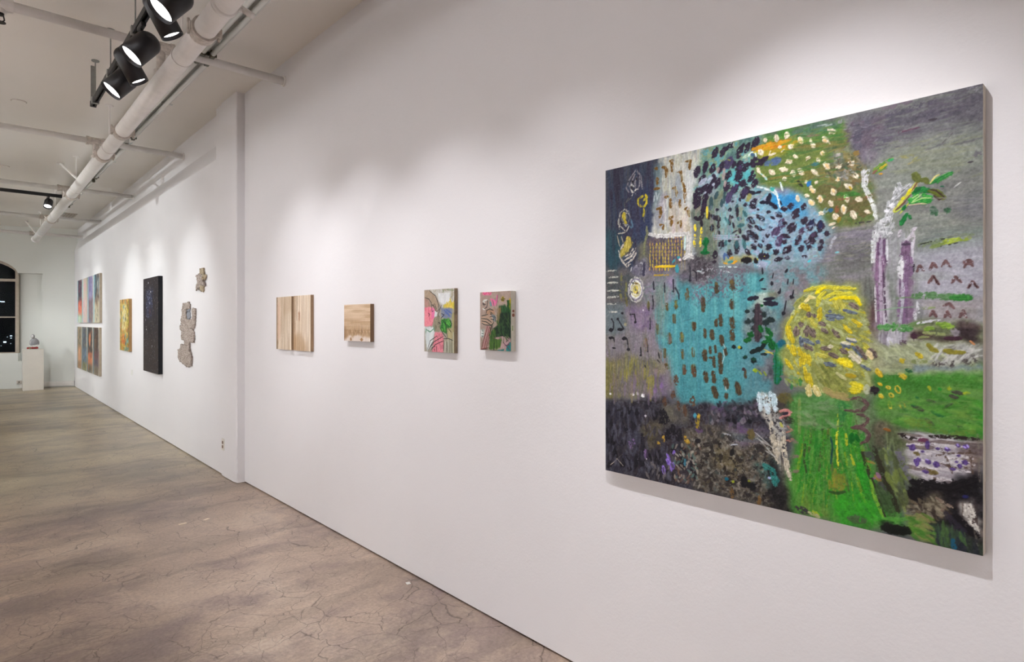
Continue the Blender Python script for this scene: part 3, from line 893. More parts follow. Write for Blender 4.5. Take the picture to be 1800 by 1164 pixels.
# ------------------------------------------------------------------ the large painting
def paint_large():
    P = Painter(700, 780, [(1065, 299), (1735, 142.5), (1733.5, 982), (1062.5, 829.5)], (98, 98, 102), 7)
    F, S, t = P.fill, P.stroke, P.tile
    t(0, 0, 1)
    # --- broad grounds
    F([(1060, 295), (1160, 270), (1156, 330), (1150, 390), (1135, 430), (1105, 490), (1060, 490)], [(46, 44, 60), (58, 56, 74), (54, 64, 84), (72, 74, 84)], 'v', 26, seed=1, feather=5)
    F([(1060, 400), (1092, 400), (1098, 450), (1085, 485), (1060, 480)], [(48, 66, 78), (44, 84, 92), (60, 72, 84)], 'v', 20, 0.8, 8, 6, seed=2)
    F([(1110, 330), (1150, 320), (1150, 400), (1130, 430), (1105, 400)], [(44, 54, 84), (52, 62, 90), (56, 52, 74)], 'v', 24, 0.7, 6, 5, seed=3)
    F([(1060, 475), (1130, 470), (1135, 530), (1120, 560), (1060, 560)], [(84, 84, 86), (74, 80, 82), (96, 92, 92)], 'i', 20, 0.95, 5, 5, seed=4)
    F([(1478, 200), (1740, 138), (1740, 470), (1640, 500), (1540, 480), (1470, 480), (1440, 440)], [(112, 112, 110), (126, 128, 122), (138, 142, 132), (120, 126, 118)], 'h', 14, seed=5, feather=6)
    F([(1490, 205), (1740, 138), (1740, 215), (1640, 235), (1560, 262), (1510, 300), (1480, 280)], [(78, 72, 86), (92, 88, 98), (104, 100, 106), (88, 80, 92)], 'h', 16, 0.85, 14, 8, seed=6)
    F([(1500, 208), (1560, 196), (1560, 250), (1530, 285), (1500, 300), (1485, 260)], [(70, 66, 82), (84, 80, 94), (96, 84, 96)], 'i', 18, 0.85, 8, 8, seed=7)
    F([(1560, 255), (1735, 225), (1735, 300), (1600, 330), (1550, 320)], [(136, 140, 132), (124, 130, 120), (144, 148, 138)], 'h', 18, 0.7, 14, 8, seed=8)
    F([(1585, 270), (1700, 262), (1690, 292), (1600, 300)], [(126, 136, 96), (140, 146, 116), (122, 130, 104)], 'h', 18, 0.55, 10, 8, seed=9)
    F([(1690, 345), (1735, 335), (1735, 385), (1700, 385)], [(100, 100, 108), (116, 116, 120)], 'i', 18, 0.7, 12, 6, seed=10)
    F([(1690, 190), (1735, 185), (1735, 200), (1700, 206)], [(92, 88, 98)], 'h', 20, 0.6, 6, 6)
    # grey lavender wedge between the blue field and the white trunk
    F([(1455, 395), (1485, 380), (1560, 395), (1556, 500), (1500, 505), (1440, 495), (1420, 480)], [(112, 108, 116), (126, 122, 130), (112, 114, 108), (132, 128, 134)], 'h', 18, 0.95, 7, 6, seed=11)
    F([(1480, 435), (1545, 425), (1545, 470), (1490, 475)], [(104, 106, 92), (94, 94, 92), (116, 116, 104)], 'h', 18, 0.7, 9, 6, seed=12)
    # pale streaky patch upper left
    F([(1160, 276), (1240, 256), (1240, 300), (1224, 340), (1219, 400), (1226, 458), (1204, 460), (1203, 416), (1145, 416), (1149, 370), (1158, 330)], [(148, 154, 158), (172, 174, 166), (192, 192, 182), (176, 174, 154), (164, 168, 168)], 'v', 34, seed=13, feather=2)
    F([(1180, 360), (1215, 355), (1214, 412), (1178, 414)], [(186, 172, 146), (200, 186, 168), (194, 176, 176)], 'v', 30, 0.75, 4, 4, seed=14)
    F([(1200, 300), (1236, 290), (1222, 340), (1218, 365), (1203, 360)], [(206, 208, 208), (190, 194, 194)], 'v', 30, 0.6, 4, 4, seed=15)
    F([(1150, 290), (1164, 285), (1164, 350), (1158, 378), (1149, 378)], [(92, 112, 116), (132, 150, 150), (84, 96, 108)], 'v', 34, 0.85, 3, 4, seed=16)
    F([(1163, 340), (1176, 338), (1174, 395), (1150, 400), (1152, 372)], [(138, 146, 152), (150, 150, 160), (166, 158, 168)], 'v', 30, 0.75, 4, 4, seed=17)
    # net of yellow dots on slate
    F([(1136, 416), (1204, 412), (1202, 470), (1140, 492), (1126, 470)], [(76, 72, 84), (92, 86, 92), (84, 74, 96), (104, 92, 92)], 'i', 34, 1, 3, 4, seed=18)
    F([(1120, 430), (1138, 425), (1136, 500), (1118, 500)], [(96, 100, 84), (112, 110, 92), (84, 84, 86)], 'v', 30, 0.85, 5, 5, seed=19)
    # teal and green behind the dark dabs
    F([(1236, 258), (1348, 228), (1344, 290), (1330, 350), (1262, 365), (1222, 350), (1224, 320)], [(84, 116, 112), (106, 140, 124), (128, 146, 116), (92, 150, 152), (140, 150, 140)], 'i', 26, seed=20, feather=4)
    F([(1222, 340), (1280, 335), (1272, 420), (1264, 470), (1228, 470), (1222, 400)], [(112, 118, 96), (98, 112, 98), (128, 124, 110), (88, 110, 112)], 'v', 30, 0.95, 5, 5, seed=21)
    F([(1284, 295), (1328, 285), (1322, 320), (1288, 330)], [(76, 156, 160), (96, 170, 172)], 'i', 24, 0.8, 5, 5)
    F([(1228, 308), (1268, 300), (1262, 345), (1230, 340)], [(190, 198, 208), (150, 166, 180), (120, 130, 140)], 'i', 26, 0.75, 4, 5)
    # blue field
    F([(1268, 350), (1320, 335), (1352, 322), (1420, 340), (1465, 395), (1452, 440), (1420, 485), (1330, 470), (1262, 462)], [(120, 146, 152), (142, 156, 172), (134, 150, 150), (116, 168, 184), (156, 164, 186)], 'i', 22, seed=22, feather=5)
    F([(1262, 365), (1310, 360), (1312, 410), (1300, 440), (1262, 440)], [(128, 136, 112), (120, 142, 140), (110, 150, 150), (142, 146, 134)], 'v', 24, 0.75, 7, 6, seed=23)
    F([(1340, 352), (1440, 345), (1462, 392), (1440, 430), (1400, 450), (1330, 420)], [(112, 158, 184), (104, 166, 196), (136, 164, 182), (118, 148, 172)], 'i', 26, 0.6, 8, 6, seed=24)
    F([(1355, 340), (1372, 335), (1384, 350), (1388, 372), (1372, 372), (1358, 360)], [(30, 128, 188), (60, 146, 194)], 'i', 20, 0.85, 2, 4)
    F([(1378, 342), (1398, 335), (1412, 360), (1394, 372), (1384, 362)], [(28, 124, 186), (52, 138, 192)], 'i', 20, 0.8, 3, 4)
    F([(1398, 352), (1414, 350), (1428, 378), (1410, 384)], [(64, 146, 194), (90, 160, 194)], 'i', 20, 0.7, 3, 4)
    F([(1362, 315), (1392, 310), (1388, 345), (1370, 338)], [(92, 122, 152), (128, 120, 152), (110, 140, 160)], 'i', 24, 0.8, 4, 5)
    # greens with cream dabs
    F([(1336, 252), (1400, 222), (1482, 205), (1500, 262), (1535, 300), (1535, 380), (1500, 398), (1462, 392), (1430, 352), (1398, 330), (1340, 326), (1330, 300)], [(84, 104, 44), (98, 118, 54), (112, 124, 62), (74, 108, 52), (118, 110, 56)], 'h', 20, seed=25, feather=4)
    F([(1345, 234), (1480, 206), (1482, 236), (1420, 242), (1350, 252)], [(62, 124, 40), (84, 138, 48), (58, 112, 58)], 'h', 20, 0.85, 5, 5, seed=26)
    F([(1400, 222), (1478, 203), (1475, 222), (1440, 236), (1392, 240)], [(88, 104, 104), (76, 110, 90), (106, 112, 112)], 'h', 22, 0.85, 4, 4, seed=27)
    F([(1450, 300), (1530, 296), (1532, 385), (1475, 392), (1440, 350)], [(96, 92, 52), (110, 88, 60), (84, 104, 58), (120, 112, 72)], 'i', 26, 0.8, 6, 6, seed=28)
    F([(1455, 255), (1498, 262), (1535, 290), (1530, 330), (1470, 310)], [(104, 100, 76), (84, 92, 74), (128, 108, 64), (122, 122, 118)], 'i', 24, 0.75, 6, 6, seed=29)
    F([(1325, 262), (1400, 240), (1400, 262), (1350, 278), (1328, 274)], [(150, 150, 46), (168, 152, 34), (130, 142, 50)], 'h', 18, 0.85, 5, 5)
    F([(1328, 258), (1360, 248), (1392, 240), (1392, 250), (1345, 263), (1326, 264)], [(214, 138, 22), (222, 118, 20), (196, 152, 30)], 'h', 18, 0.95, 2, 3)
    # centre turquoise
    F([(1150, 500), (1200, 478), (1345, 480), (1385, 500), (1372, 560), (1352, 620), (1352, 690), (1340, 706), (1275, 714), (1196, 712), (1180, 660), (1152, 600)], [(70, 138, 146), (80, 150, 156), (92, 162, 164), (74, 142, 152)], 'vv', 18, seed=30, feather=4)
    F([(1180, 560), (1340, 560), (1345, 706), (1200, 712)], [(66, 138, 148), (78, 150, 158), (72, 142, 150)], 'v', 16, 0.6, 14, 6, seed=31)
    F([(1310, 600), (1352, 590), (1350, 700), (1300, 706)], [(84, 128, 140), (98, 132, 140), (80, 122, 134)], 'v', 20, 0.65, 9, 6, seed=32)
    F([(1352, 470), (1452, 462), (1452, 520), (1400, 545), (1360, 540)], [(112, 132, 142), (128, 130, 138), (106, 146, 152), (122, 116, 122)], 'i', 20, 0.95, 7, 6, seed=33)
    F([(1370, 505), (1420, 500), (1410, 540), (1378, 548)], [(122, 128, 128), (136, 120, 130), (128, 132, 120)], 'i', 20, 0.7, 7, 5)
    # mottled dark edge between blue field and turquoise
    F([(1196, 455), (1262, 448), (1268, 480), (1240, 505), (1200, 500), (1190, 475)], [(92, 86, 92), (78, 76, 80), (112, 106, 108), (126, 124, 126)], 'i', 40, 0.95, 4, 6, seed=34)
    F([(1262, 462), (1316, 462), (1316, 500), (1262, 505)], [(116, 120, 126), (100, 110, 118), (112, 146, 150)], 'i', 36, 0.75, 5, 6, seed=35)
    P.speck([(1220, 470), (1320, 468), (1316, 520), (1220, 530)], [(96, 78, 92), (112, 90, 104)], 0.6, 0.75, 160, 3)
    # mauve greys at left
    F([(1060, 540), (1120, 532), (1150, 520), (1156, 600), (1182, 640), (1186, 690), (1060, 700)], [(116, 112, 116), (130, 124, 130), (122, 118, 112), (140, 130, 144)], 'v', 22, seed=36, feather=6)
    F([(1060, 535), (1098, 535), (1100, 585), (1060, 590)], [(96, 112, 116), (104, 116, 120)], 'i', 20, 0.8, 7, 4)
    F([(1100, 540), (1146, 538), (1150, 585), (1110, 580)], [(134, 116, 142), (118, 98, 134), (142, 126, 142)], 'i', 22, 0.75, 7, 5)
    F([(1125, 475), (1190, 475), (1196, 510), (1170, 540), (1140, 540), (1128, 510)], [(122, 118, 118), (130, 124, 134), (116, 124, 124), (138, 126, 146)], 'i', 24, 0.9, 5, 5, seed=37)
    F([(1150, 505), (1176, 500), (1170, 600), (1154, 600)], [(112, 134, 124), (132, 138, 130), (104, 148, 148)], 'v', 24, 0.7, 6, 5)
    F([(1060, 632), (1100, 622), (1145, 640), (1170, 645), (1168, 690), (1060, 705)], [(108, 106, 84), (126, 122, 72), (100, 98, 88), (116, 108, 100), (134, 128, 84)], 'v', 26, 0.9, 6, 5, seed=38)
    F([(1060, 640), (1085, 636), (1082, 700), (1060, 702)], [(134, 128, 58), (112, 108, 64), (128, 118, 82)], 'vv', 30, 0.8, 4, 4)
    F([(1140, 660), (1172, 655), (1172, 705), (1140, 708)], [(126, 108, 138), (116, 106, 124), (112, 104, 116)], 'v', 24, 0.8, 5, 4)
    F([(1085, 668), (1115, 660), (1118, 692), (1090, 695)], [(124, 110, 130), (108, 102, 112)], 'v', 24, 0.6, 5, 4)
    # dark thicket, lower left
    F([(1060, 706), (1100, 704), (1140, 700), (1196, 712), (1275, 714), (1340, 704), (1362, 712), (1382, 770), (1396, 850), (1402, 912), (1060, 835)], [(38, 36, 44), (52, 50, 58), (66, 64, 74), (48, 42, 46), (74, 70, 76)], 'i', 30, seed=39, feather=4, rag=6)
    F([(1060, 710), (1130, 712), (1130, 840), (1060, 832)], [(44, 44, 56), (62, 62, 76), (72, 72, 86), (40, 38, 48)], 'v', 26, 0.8, 7, 6, seed=40)
    F([(1160, 712), (1205, 714), (1210, 745), (1170, 745)], [(100, 98, 84), (112, 108, 92), (90, 86, 82)], 'i', 24, 0.85, 5, 5)
    F([(1120, 745), (1165, 735), (1180, 752), (1150, 790), (1135, 795)], [(92, 84, 56), (78, 72, 58), (100, 92, 72)], 'i', 28, 0.8, 6, 5)
    F([(1195, 760), (1260, 745), (1330, 760), (1370, 780), (1388, 860), (1398, 905), (1330, 890), (1220, 862)], [(66, 62, 58), (92, 86, 76), (112, 106, 96), (82, 74, 60), (56, 52, 52)], 'i', 44, 0.95, 5, 7, seed=41)
    F([(1250, 795), (1300, 792), (1310, 835), (1260, 835)], [(104, 94, 62), (112, 102, 78), (88, 80, 58)], 'i', 44, 0.85, 6, 6, seed=42)
    F([(1275, 750), (1345, 755), (1350, 785), (1290, 788)], [(96, 98, 108), (110, 96, 120), (84, 92, 100)], 'h', 28, 0.75, 7, 6, seed=43)
    F([(1330, 815), (1372, 815), (1372, 860), (1345, 862)], [(66, 104, 100), (58, 124, 116), (92, 104, 96)], 'i', 34, 0.8, 5, 6, seed=44)
    P.speck([(1215, 770), (1370, 765), (1390, 895), (1230, 865)], [(160, 152, 138), (140, 134, 124), (150, 158, 150)], 0.9, 0.6, 120, 5)
    P.speck([(1215, 770), (1370, 765), (1390, 895), (1230, 865)], [(30, 26, 26), (40, 36, 36)], 0.6, 0.75, 70, 6)
    F([(1352, 812), (1372, 820), (1396, 908), (1350, 905), (1352, 860)], [(40, 37, 38), (30, 28, 30), (52, 48, 46)], 'v', 20, 0.95, 4, 4, seed=45)
    # white trunk falling from the turquoise corner to the lower edge
    F([(1337, 692), (1358, 690), (1360, 740), (1378, 800), (1392, 850), (1382, 845), (1365, 800), (1352, 745), (1340, 728)], [(176, 172, 160), (204, 200, 188), (150, 146, 134), (120, 114, 104)], 'v', 40, 0.9, 2, 5, 0.1 - 0.9, seed=46)
    F([(1358, 695), (1398, 690), (1398, 735), (1368, 735)], [(72, 66, 54), (58, 50, 48), (92, 88, 62)], 'i', 28, 0.85, 5, 6)
    # grass
    F([(1392, 700), (1420, 690), (1520, 690), (1540, 740), (1568, 840), (1602, 940), (1500, 930), (1396, 905), (1385, 860), (1395, 800)], [(58, 108, 46), (74, 132, 50), (60, 142, 44), (84, 140, 62), (52, 118, 44)], 'v', 22, seed=47, feather=5)
    F([(1400, 690), (1500, 692), (1490, 740), (1405, 760)], [(88, 138, 76), (104, 142, 92), (78, 126, 62)], 'h', 22, 0.8, 9, 6, seed=48)
    F([(1470, 860), (1560, 850), (1575, 925), (1480, 925)], [(46, 140, 34), (56, 150, 42), (44, 124, 36)], 'i', 18, 0.85, 8, 6, seed=49)
    F([(1395, 850), (1440, 845), (1470, 915), (1400, 905)], [(112, 146, 58), (84, 140, 50), (140, 152, 72)], 'v', 26, 0.85, 7, 6, seed=50)
    F([(1450, 800), (1490, 800), (1490, 865), (1456, 865)], [(116, 120, 48), (96, 112, 50), (134, 124, 60)], 'v', 28, 0.8, 7, 5, seed=51)
    F([(1498, 698), (1535, 690), (1545, 790), (1520, 790), (1505, 740)], [(112, 120, 96), (92, 96, 78), (126, 128, 110)], 'i', 24, 0.8, 6, 5, seed=52)
    # right-hand green field
    F([(1536, 648), (1740, 642), (1740, 775), (1690, 770), (1600, 758), (1545, 742)], [(66, 128, 44), (80, 136, 56), (92, 138, 60), (58, 118, 40)], 'h', 18, seed=53, feather=5)
    F([(1610, 652), (1735, 648), (1735, 668), (1615, 672)], [(52, 116, 40), (60, 130, 42)], 'h', 18, 0.75, 5, 5)
    F([(1540, 690), (1640, 690), (1640, 745), (1560, 738)], [(84, 136, 60), (96, 142, 66), (74, 120, 54)], 'h', 18, 0.7, 10, 6, seed=54)
    F([(1716, 710), (1735, 705), (1735, 775), (1718, 772)], [(44, 140, 34), (56, 150, 44)], 'v', 18, 0.85, 4, 4)
    # pale strip and dark band above the field
    F([(1530, 575), (1620, 565), (1735, 560), (1735, 648), (1610, 652), (1540, 660), (1500, 640), (1500, 590)], [(150, 158, 122), (166, 172, 140), (140, 146, 116), (172, 176, 152)], 'h', 26, seed=55, feather=5)
    F([(1680, 600), (1735, 598), (1735, 640), (1640, 640), (1650, 620)], [(158, 158, 156), (176, 174, 172), (140, 138, 132)], 'i', 36, 0.85, 5, 6, seed=56)
    P.speck([(1640, 632), (1735, 622), (1735, 642), (1640, 643)], [(54, 48, 52), (70, 62, 62)], 0.25, 0.85, 170, 7, 3, 4)
    F([(1606, 642), (1735, 644), (1735, 652), (1608, 656)], [(118, 134, 140), (130, 144, 148)], 'h', 22, 0.9, 2, 3)
    F([(1604, 655), (1735, 652), (1735, 660), (1612, 662)], [(176, 182, 150), (160, 170, 132)], 'h', 24, 0.6, 3, 4)
    F([(1606, 560), (1735, 552), (1735, 600), (1620, 602)], [(112, 122, 80), (96, 104, 74), (128, 138, 92)], 'h', 26, 0.9, 4, 5, seed=57)
    F([(1680, 566), (1732, 560), (1732, 600), (1684, 598)], [(62, 48, 52), (48, 36, 40), (78, 62, 62)], 'h', 24, 0.95, 3, 5, seed=58)
    F([(1602, 585), (1680, 590), (1680, 600), (1604, 598)], [(60, 40, 44), (72, 52, 52)], 'h', 24, 0.85, 3, 4)
    # lavender panel with arch marks
    F([(1612, 440), (1740, 418), (1740, 562), (1660, 560), (1614, 560)], [(152, 152, 158), (162, 162, 170), (170, 168, 178), (156, 158, 160)], 'h', 16, seed=59, feather=5)
    F([(1620, 528), (1735, 528), (1735, 560), (1620, 562)], [(150, 144, 142), (160, 150, 152), (140, 136, 130)], 'h', 20, 0.8, 5, 5, seed=60)
    F([(1612, 418), (1735, 398), (1735, 428), (1640, 442)], [(122, 136, 130), (132, 144, 138)], 'h', 20, 0.7, 8, 5)
    # two violet trunks
    F([(1540, 420), (1562, 410), (1612, 405), (1614, 520), (1606, 580), (1545, 585), (1538, 500)], [(136, 142, 134), (150, 154, 150), (126, 132, 124), (160, 160, 164)], 'v', 20, 0.9, 5, 4, seed=61)
    F([(1538, 415), (1548, 408), (1563, 405), (1562, 480), (1564, 575), (1544, 580), (1540, 490)], [(120, 94, 120), (150, 130, 150), (96, 72, 96), (178, 166, 180), (196, 192, 200)], 'vv', 44, 0.95, 2, 3, seed=62)
    F([(1588, 425), (1608, 420), (1611, 470), (1607, 570), (1584, 578), (1583, 500), (1590, 470)], [(128, 104, 128), (104, 80, 106), (156, 142, 160), (186, 178, 190)], 'vv', 44, 0.95, 2, 3, seed=63)
    F([(1546, 582), (1604, 578), (1600, 605), (1570, 612), (1552, 600)], [(160, 156, 166), (184, 182, 190), (134, 126, 138), (150, 140, 154)], 'v', 40, 0.95, 3, 4, seed=64)
    # maroon smudge beside the first trunk
    F([(1520, 535), (1546, 520), (1548, 590), (1528, 588)], [(72, 52, 56), (92, 66, 68), (112, 96, 84)], 'v', 30, 0.9, 4, 5, seed=65)
    F([(1505, 490), (1545, 485), (1545, 530), (1515, 540)], [(112, 118, 108), (92, 92, 86), (132, 134, 126)], 'v', 30, 0.8, 6, 5, seed=66)
    # lower right: white-lilac bank, black, olive wedge
    F([(1540, 742), (1600, 757), (1600, 800), (1640, 870), (1600, 900), (1545, 890), (1530, 790)], [(92, 106, 62), (78, 88, 56), (110, 124, 84), (70, 78, 58)], 'd' if False else 'v', 26, 0.95, 4, 5, seed=67)
    F([(1582, 768), (1622, 762), (1735, 778), (1735, 835), (1700, 838), (1672, 858), (1610, 850)], [(150, 142, 148), (176, 170, 176), (196, 192, 194), (120, 106, 108), (140, 128, 118)], 'h', 34, 0.98, 3, 6, seed=68)
    F([(1690, 778), (1735, 775), (1735, 840), (1712, 835)], [(108, 92, 84), (124, 106, 98), (84, 70, 66)], 'h', 30, 0.8, 5, 5, seed=69)
    F([(1598, 848), (1640, 856), (1700, 845), (1735, 826), (1740, 985), (1640, 962), (1640, 905), (1600, 880)], [(20, 17, 20), (28, 24, 27), (40, 34, 36)], 'h', 22, 0.97, 4, 6, seed=70)
    F([(1595, 885), (1650, 868), (1670, 905), (1640, 925), (1600, 908)], [(112, 104, 84), (92, 84, 68), (130, 122, 104), (60, 52, 46)], 'i', 40, 0.9, 4, 6, seed=71)
    F([(1695, 890), (1715, 888), (1730, 925), (1726, 945), (1705, 928)], [(172, 166, 158), (132, 120, 112), (190, 186, 178), (96, 80, 76)], 'v', 40, 0.9, 3, 5, seed=72)
    F([(1640, 930), (1700, 940), (1725, 965), (1720, 978), (1645, 965)], [(62, 84, 52), (48, 60, 48), (40, 44, 52)], 'v', 30, 0.85, 5, 5, seed=73)
    F([(1600, 912), (1630, 915), (1648, 955), (1608, 948)], [(92, 128, 50), (76, 136, 44), (112, 126, 70)], 'h', 26, 0.9, 4, 5, seed=74)
    F([(1552, 925), (1595, 930), (1600, 945), (1560, 940)], [(24, 26, 22), (34, 38, 30)], 'h', 20, 0.97, 3, 4)
    F([(1545, 855), (1570, 850), (1590, 900), (1560, 915)], [(60, 84, 48), (52, 70, 44), (70, 96, 56)], 'v', 22, 0.9, 4, 4)

    # --- upper left: seed heads and lamps
    t(1060, 260, 8.31)
    gr = [(120, 116, 126), (150, 146, 150)]
    P.s([[(490, 310), (400, 440), (345, 580), (380, 640)], [(490, 310), (560, 400), (580, 590)], [(470, 380), (430, 480), (400, 560), (430, 640), (480, 660)], [(540, 400), (540, 520), (520, 600)], [(500, 420), (470, 500), (490, 600)]], 22, gr, z=0.8, dry=-0.6)
    P.s([[(395, 550), (430, 530), (460, 560)], [(410, 600), (440, 640), (430, 690)], [(470, 620), (510, 590)]], 20, (196, 194, 188), z=1.0, dry=-0.5)
    P.dabs([(440, 490, 45, 26, 60), (495, 440, 40, 22, 80), (430, 580, 60, 26, 60)], (44, 40, 46))
    P.s([[(630, 670), (640, 720), (600, 760)], [(520, 740), (520, 800), (545, 845)], [(560, 850), (610, 850), (645, 800), (640, 740)], [(540, 730), (600, 690)], [(600, 880), (605, 930), (595, 990)]], 30, [(150, 140, 40), (206, 190, 54)], z=0.9)
    P.dabs([(545, 840, 50, 28, 50), (640, 800, 46, 26, 90), (630, 690, 40, 26, 60)], (222, 196, 50), z=1.0)
    P.s([[(310, 790), (320, 860)], [(640, 900), (600, 1040), (610, 1080)], [(380, 720), (340, 790), (420, 720)]], 14, (100, 100, 92), a=0.8)
    P.s([[(240, 1080), (250, 950), (320, 890), (380, 930), (400, 1010), (370, 1120)], [(280, 1000), (300, 940), (350, 950)], [(235, 1000), (225, 1100), (240, 1150)], [(300, 1100), (340, 1140), (380, 1080)]], 20, [(140, 138, 140), (176, 174, 160)], z=0.8, dry=-0.5)
    P.dabs([(310, 1000, 130, 70, 85), (330, 1070, 80, 34, 60)], [(176, 158, 44), (204, 186, 66)], z=0.7)
    P.dabs([(290, 1050, 80, 22, 60), (345, 1010, 80, 20, 80)], (112, 112, 110))
    P.s([[(410, 1040), (440, 1150)], [(380, 1130), (420, 1164)]], 24, (92, 128, 150), a=0.8)
    # 7-shaped brown marks
    br = [(104, 74, 30), (126, 94, 44)]
    P.s([[(985, 180), (1020, 175), (1018, 240), (1020, 330)], [(880, 270), (925, 280), (940, 340), (930, 410)], [(1225, 185), (1290, 175), (1285, 230), (1280, 300)], [(1095, 350), (1150, 340), (1165, 440), (1160, 480)], [(1175, 500), (1200, 560), (1210, 660), (1210, 780)],
         [(1030, 580), (1060, 570), (1085, 660), (1075, 700)], [(915, 710), (965, 700)], [(990, 740), (1000, 860)], [(1110, 750), (1130, 760), (1135, 850)], [(1205, 890), (1240, 870), (1260, 930), (1270, 990)], [(795, 885), (850, 870), (850, 960), (835, 1010)],
         [(965, 1030), (1015, 1005), (1010, 1080), (1000, 1130)], [(1105, 1090), (1145, 1060), (1150, 1150)], [(840, 1115), (890, 1130), (885, 1180)], [(770, 280), (800, 300)], [(760, 590), (830, 580)], [(800, 430), (805, 520)]], 38, br, z=0.7, dry=-1.1)
    P.s([[(760, 690), (750, 780)], [(830, 650), (800, 740)], [(780, 640), (800, 760)]], 18, (188, 196, 198), a=0.7)
    P.scatter([(860, 160), (1400, 60), (1320, 600), (1300, 1100), (850, 1150)], 60, 150, 14, 88, [(214, 214, 208), (168, 176, 178), (190, 178, 160), (200, 208, 190)], 6, a=0.55, z=0.3)
    P.scatter([(70, 360), (780, 200), (700, 700), (560, 1100), (80, 1150)], 60, 170, 12, 88, [(66, 66, 82), (44, 42, 56), (74, 80, 92), (60, 72, 100)], 6, a=0.5, z=0.3)
    # --- second tile: tulip, white rosette, dotted net, short dashes
    t(1060, 390, 8.31)
    P.s([[(240, 100), (250, 20)], [(260, 60), (340, 140), (380, 60)], [(225, 170), (330, 150)]], 18, (176, 172, 160), dry=-0.4)
    P.s([[(210, 200), (235, 320), (250, 360)], [(270, 210), (295, 300)]], 14, (150, 146, 128))
    P.dabs([(360, 330, 220, 110, 100), (290, 440, 150, 80, 110)], [(164, 148, 60), (196, 180, 92)], z=0.6)
    P.s([[(230, 420), (250, 520), (300, 600), (350, 660)], [(300, 510), (400, 470), (440, 390)], [(320, 560), (420, 500), (480, 380)], [(340, 620), (440, 540), (490, 440)], [(260, 400), (300, 320)], [(350, 655), (400, 620)]], 24, [(172, 164, 152), (206, 200, 190)], z=1.0, dry=-0.7)
    P.s([[(410, 240), (430, 330), (420, 400), (330, 490)]], 12, (84, 78, 70))
    P.s([[(640, 60), (650, 160), (610, 330), (600, 470)]], 34, [(104, 106, 80), (140, 142, 96)], a=0.85, dry=-0.5)
    P.fill([(510, 560), (590, 540), (660, 620), (660, 780), (480, 830), (400, 760), (430, 650)], [(110, 106, 122), (132, 128, 142), (92, 90, 104)], 'i', 40, 0.9, 3, 3)
    P.s([[(480, 640), (570, 590), (580, 700)], [(400, 740), (420, 660)]], 16, (176, 176, 180), dry=-0.3)
    P.dabs([(600, 690, 200, 30, 92), (595, 770, 50, 40, 0)], (58, 56, 74))
    for r_, c_ in ((1.0, (184, 182, 176)), (0.82, (120, 112, 136)), (0.7, (222, 222, 214)), (0.52, (190, 182, 120)), (0.4, (214, 210, 190)), (0.24, (206, 190, 96))):
        P.s([[(480 + 105 * r_ * math.cos(q * 0.5 + k2) , 990 + 175 * r_ * math.sin(q * 0.5 + k2)) for q in range(8)] for k2 in (0, 3.1)], 34, c_, z=0.9, dry=-0.6)
    P.dabs([(490, 900, 50, 24, 20), (500, 1040, 50, 20, 120)], (120, 100, 60))
    for x in range(690, 1200, 46):
        for y in range(220, 720, 52):
            if (x < 960 and y < 300) or (y > 500 and x > 1000) or (x > 1170 and y > 480): continue
            P.dabs([(x + P.rng.uniform(-8, 8), y + P.rng.uniform(-8, 8), P.rng.uniform(30, 56), 15, 88)], [(188, 166, 60), (214, 190, 70), (196, 150, 96)][P.rng.integers(3)], a=0.9, z=0.7)
        P.stroke([(x, 260), (x + 6, 700)], 9, (150, 132, 74), a=0.45)
    P.s([[(680, 350), (1190, 330)], [(680, 440), (1190, 430)], [(690, 490), (1180, 470)]], 9, (150, 132, 74), a=0.45)
    P.s([[(770, 655), (900, 650), (1050, 645)]], 34, [(222, 182, 30), (232, 200, 50)], z=1.0)
    P.s([[(750, 780), (960, 775)]], 24, (176, 146, 50), dry=-0.2)
    P.s([[(690, 180), (900, 205), (1060, 185), (1240, 165)], [(1250, 160), (1260, 300), (1250, 470)], [(1190, 530), (1260, 480), (1330, 520)]], 62, [(196, 194, 190), (214, 212, 208)], z=0.7, dry=-1.2)
    P.s([[(1210, 200), (1200, 400)]], 26, (190, 216, 212))
    P.dabs([(1110, 520, 60, 40, 30), (1040, 570, 70, 30, 120), (1090, 680, 120, 50, 90)], (58, 150, 164), a=0.9); P.dabs([(1135, 550, 50, 38, 30)], (224, 204, 214), z=1.0)
    P.s([[(1350, 40), (1360, 100)], [(1350, 190), (1355, 240)], [(1340, 270), (1345, 350)]], 34, (220, 198, 60), dry=-0.7, z=0.8)
    for y, x0, x1 in ((715, 50, 190), (808, 90, 210), (890, 65, 210), (1008, 60, 230), (1098, 60, 220)):
        P.stroke([(x0, y + 8), ((x0 + x1) / 2, y), (x1, y - 2)], 22, [(176, 178, 168), (206, 206, 194)], z=0.8, dry=-0.6)
    P.s([[(270, 760), (260, 920)], [(340, 870), (330, 1080), (350, 1160)], [(240, 1000), (270, 1150)]], 30, (124, 122, 70), a=0.8, dry=-0.3)
    P.fill([(930, 790), (1040, 800), (1060, 960), (1000, 1000), (920, 900)], [(150, 128, 176), (160, 140, 170), (132, 118, 150)], 'i', 40, 0.8, 4, 5)
    P.fill([(1130, 780), (1290, 790), (1290, 870), (1180, 850)], [(142, 122, 156), (126, 120, 140)], 'i', 40, 0.7, 4, 5)
    dk = (36, 34, 44)
    P.s([[(1275, 650), (1285, 760), (1275, 850)], [(740, 870), (742, 980)], [(1030, 840), (1035, 1010)], [(900, 890), (905, 1030)], [(1060, 960), (1110, 1060), (1115, 1130)], [(1320, 700), (1370, 740), (1370, 860)]], 20, dk, a=0.9)
    P.dabs([(1275, 855, 50, 40, 0), (742, 982, 44, 40, 0), (1028, 1015, 44, 34, 0)], dk)
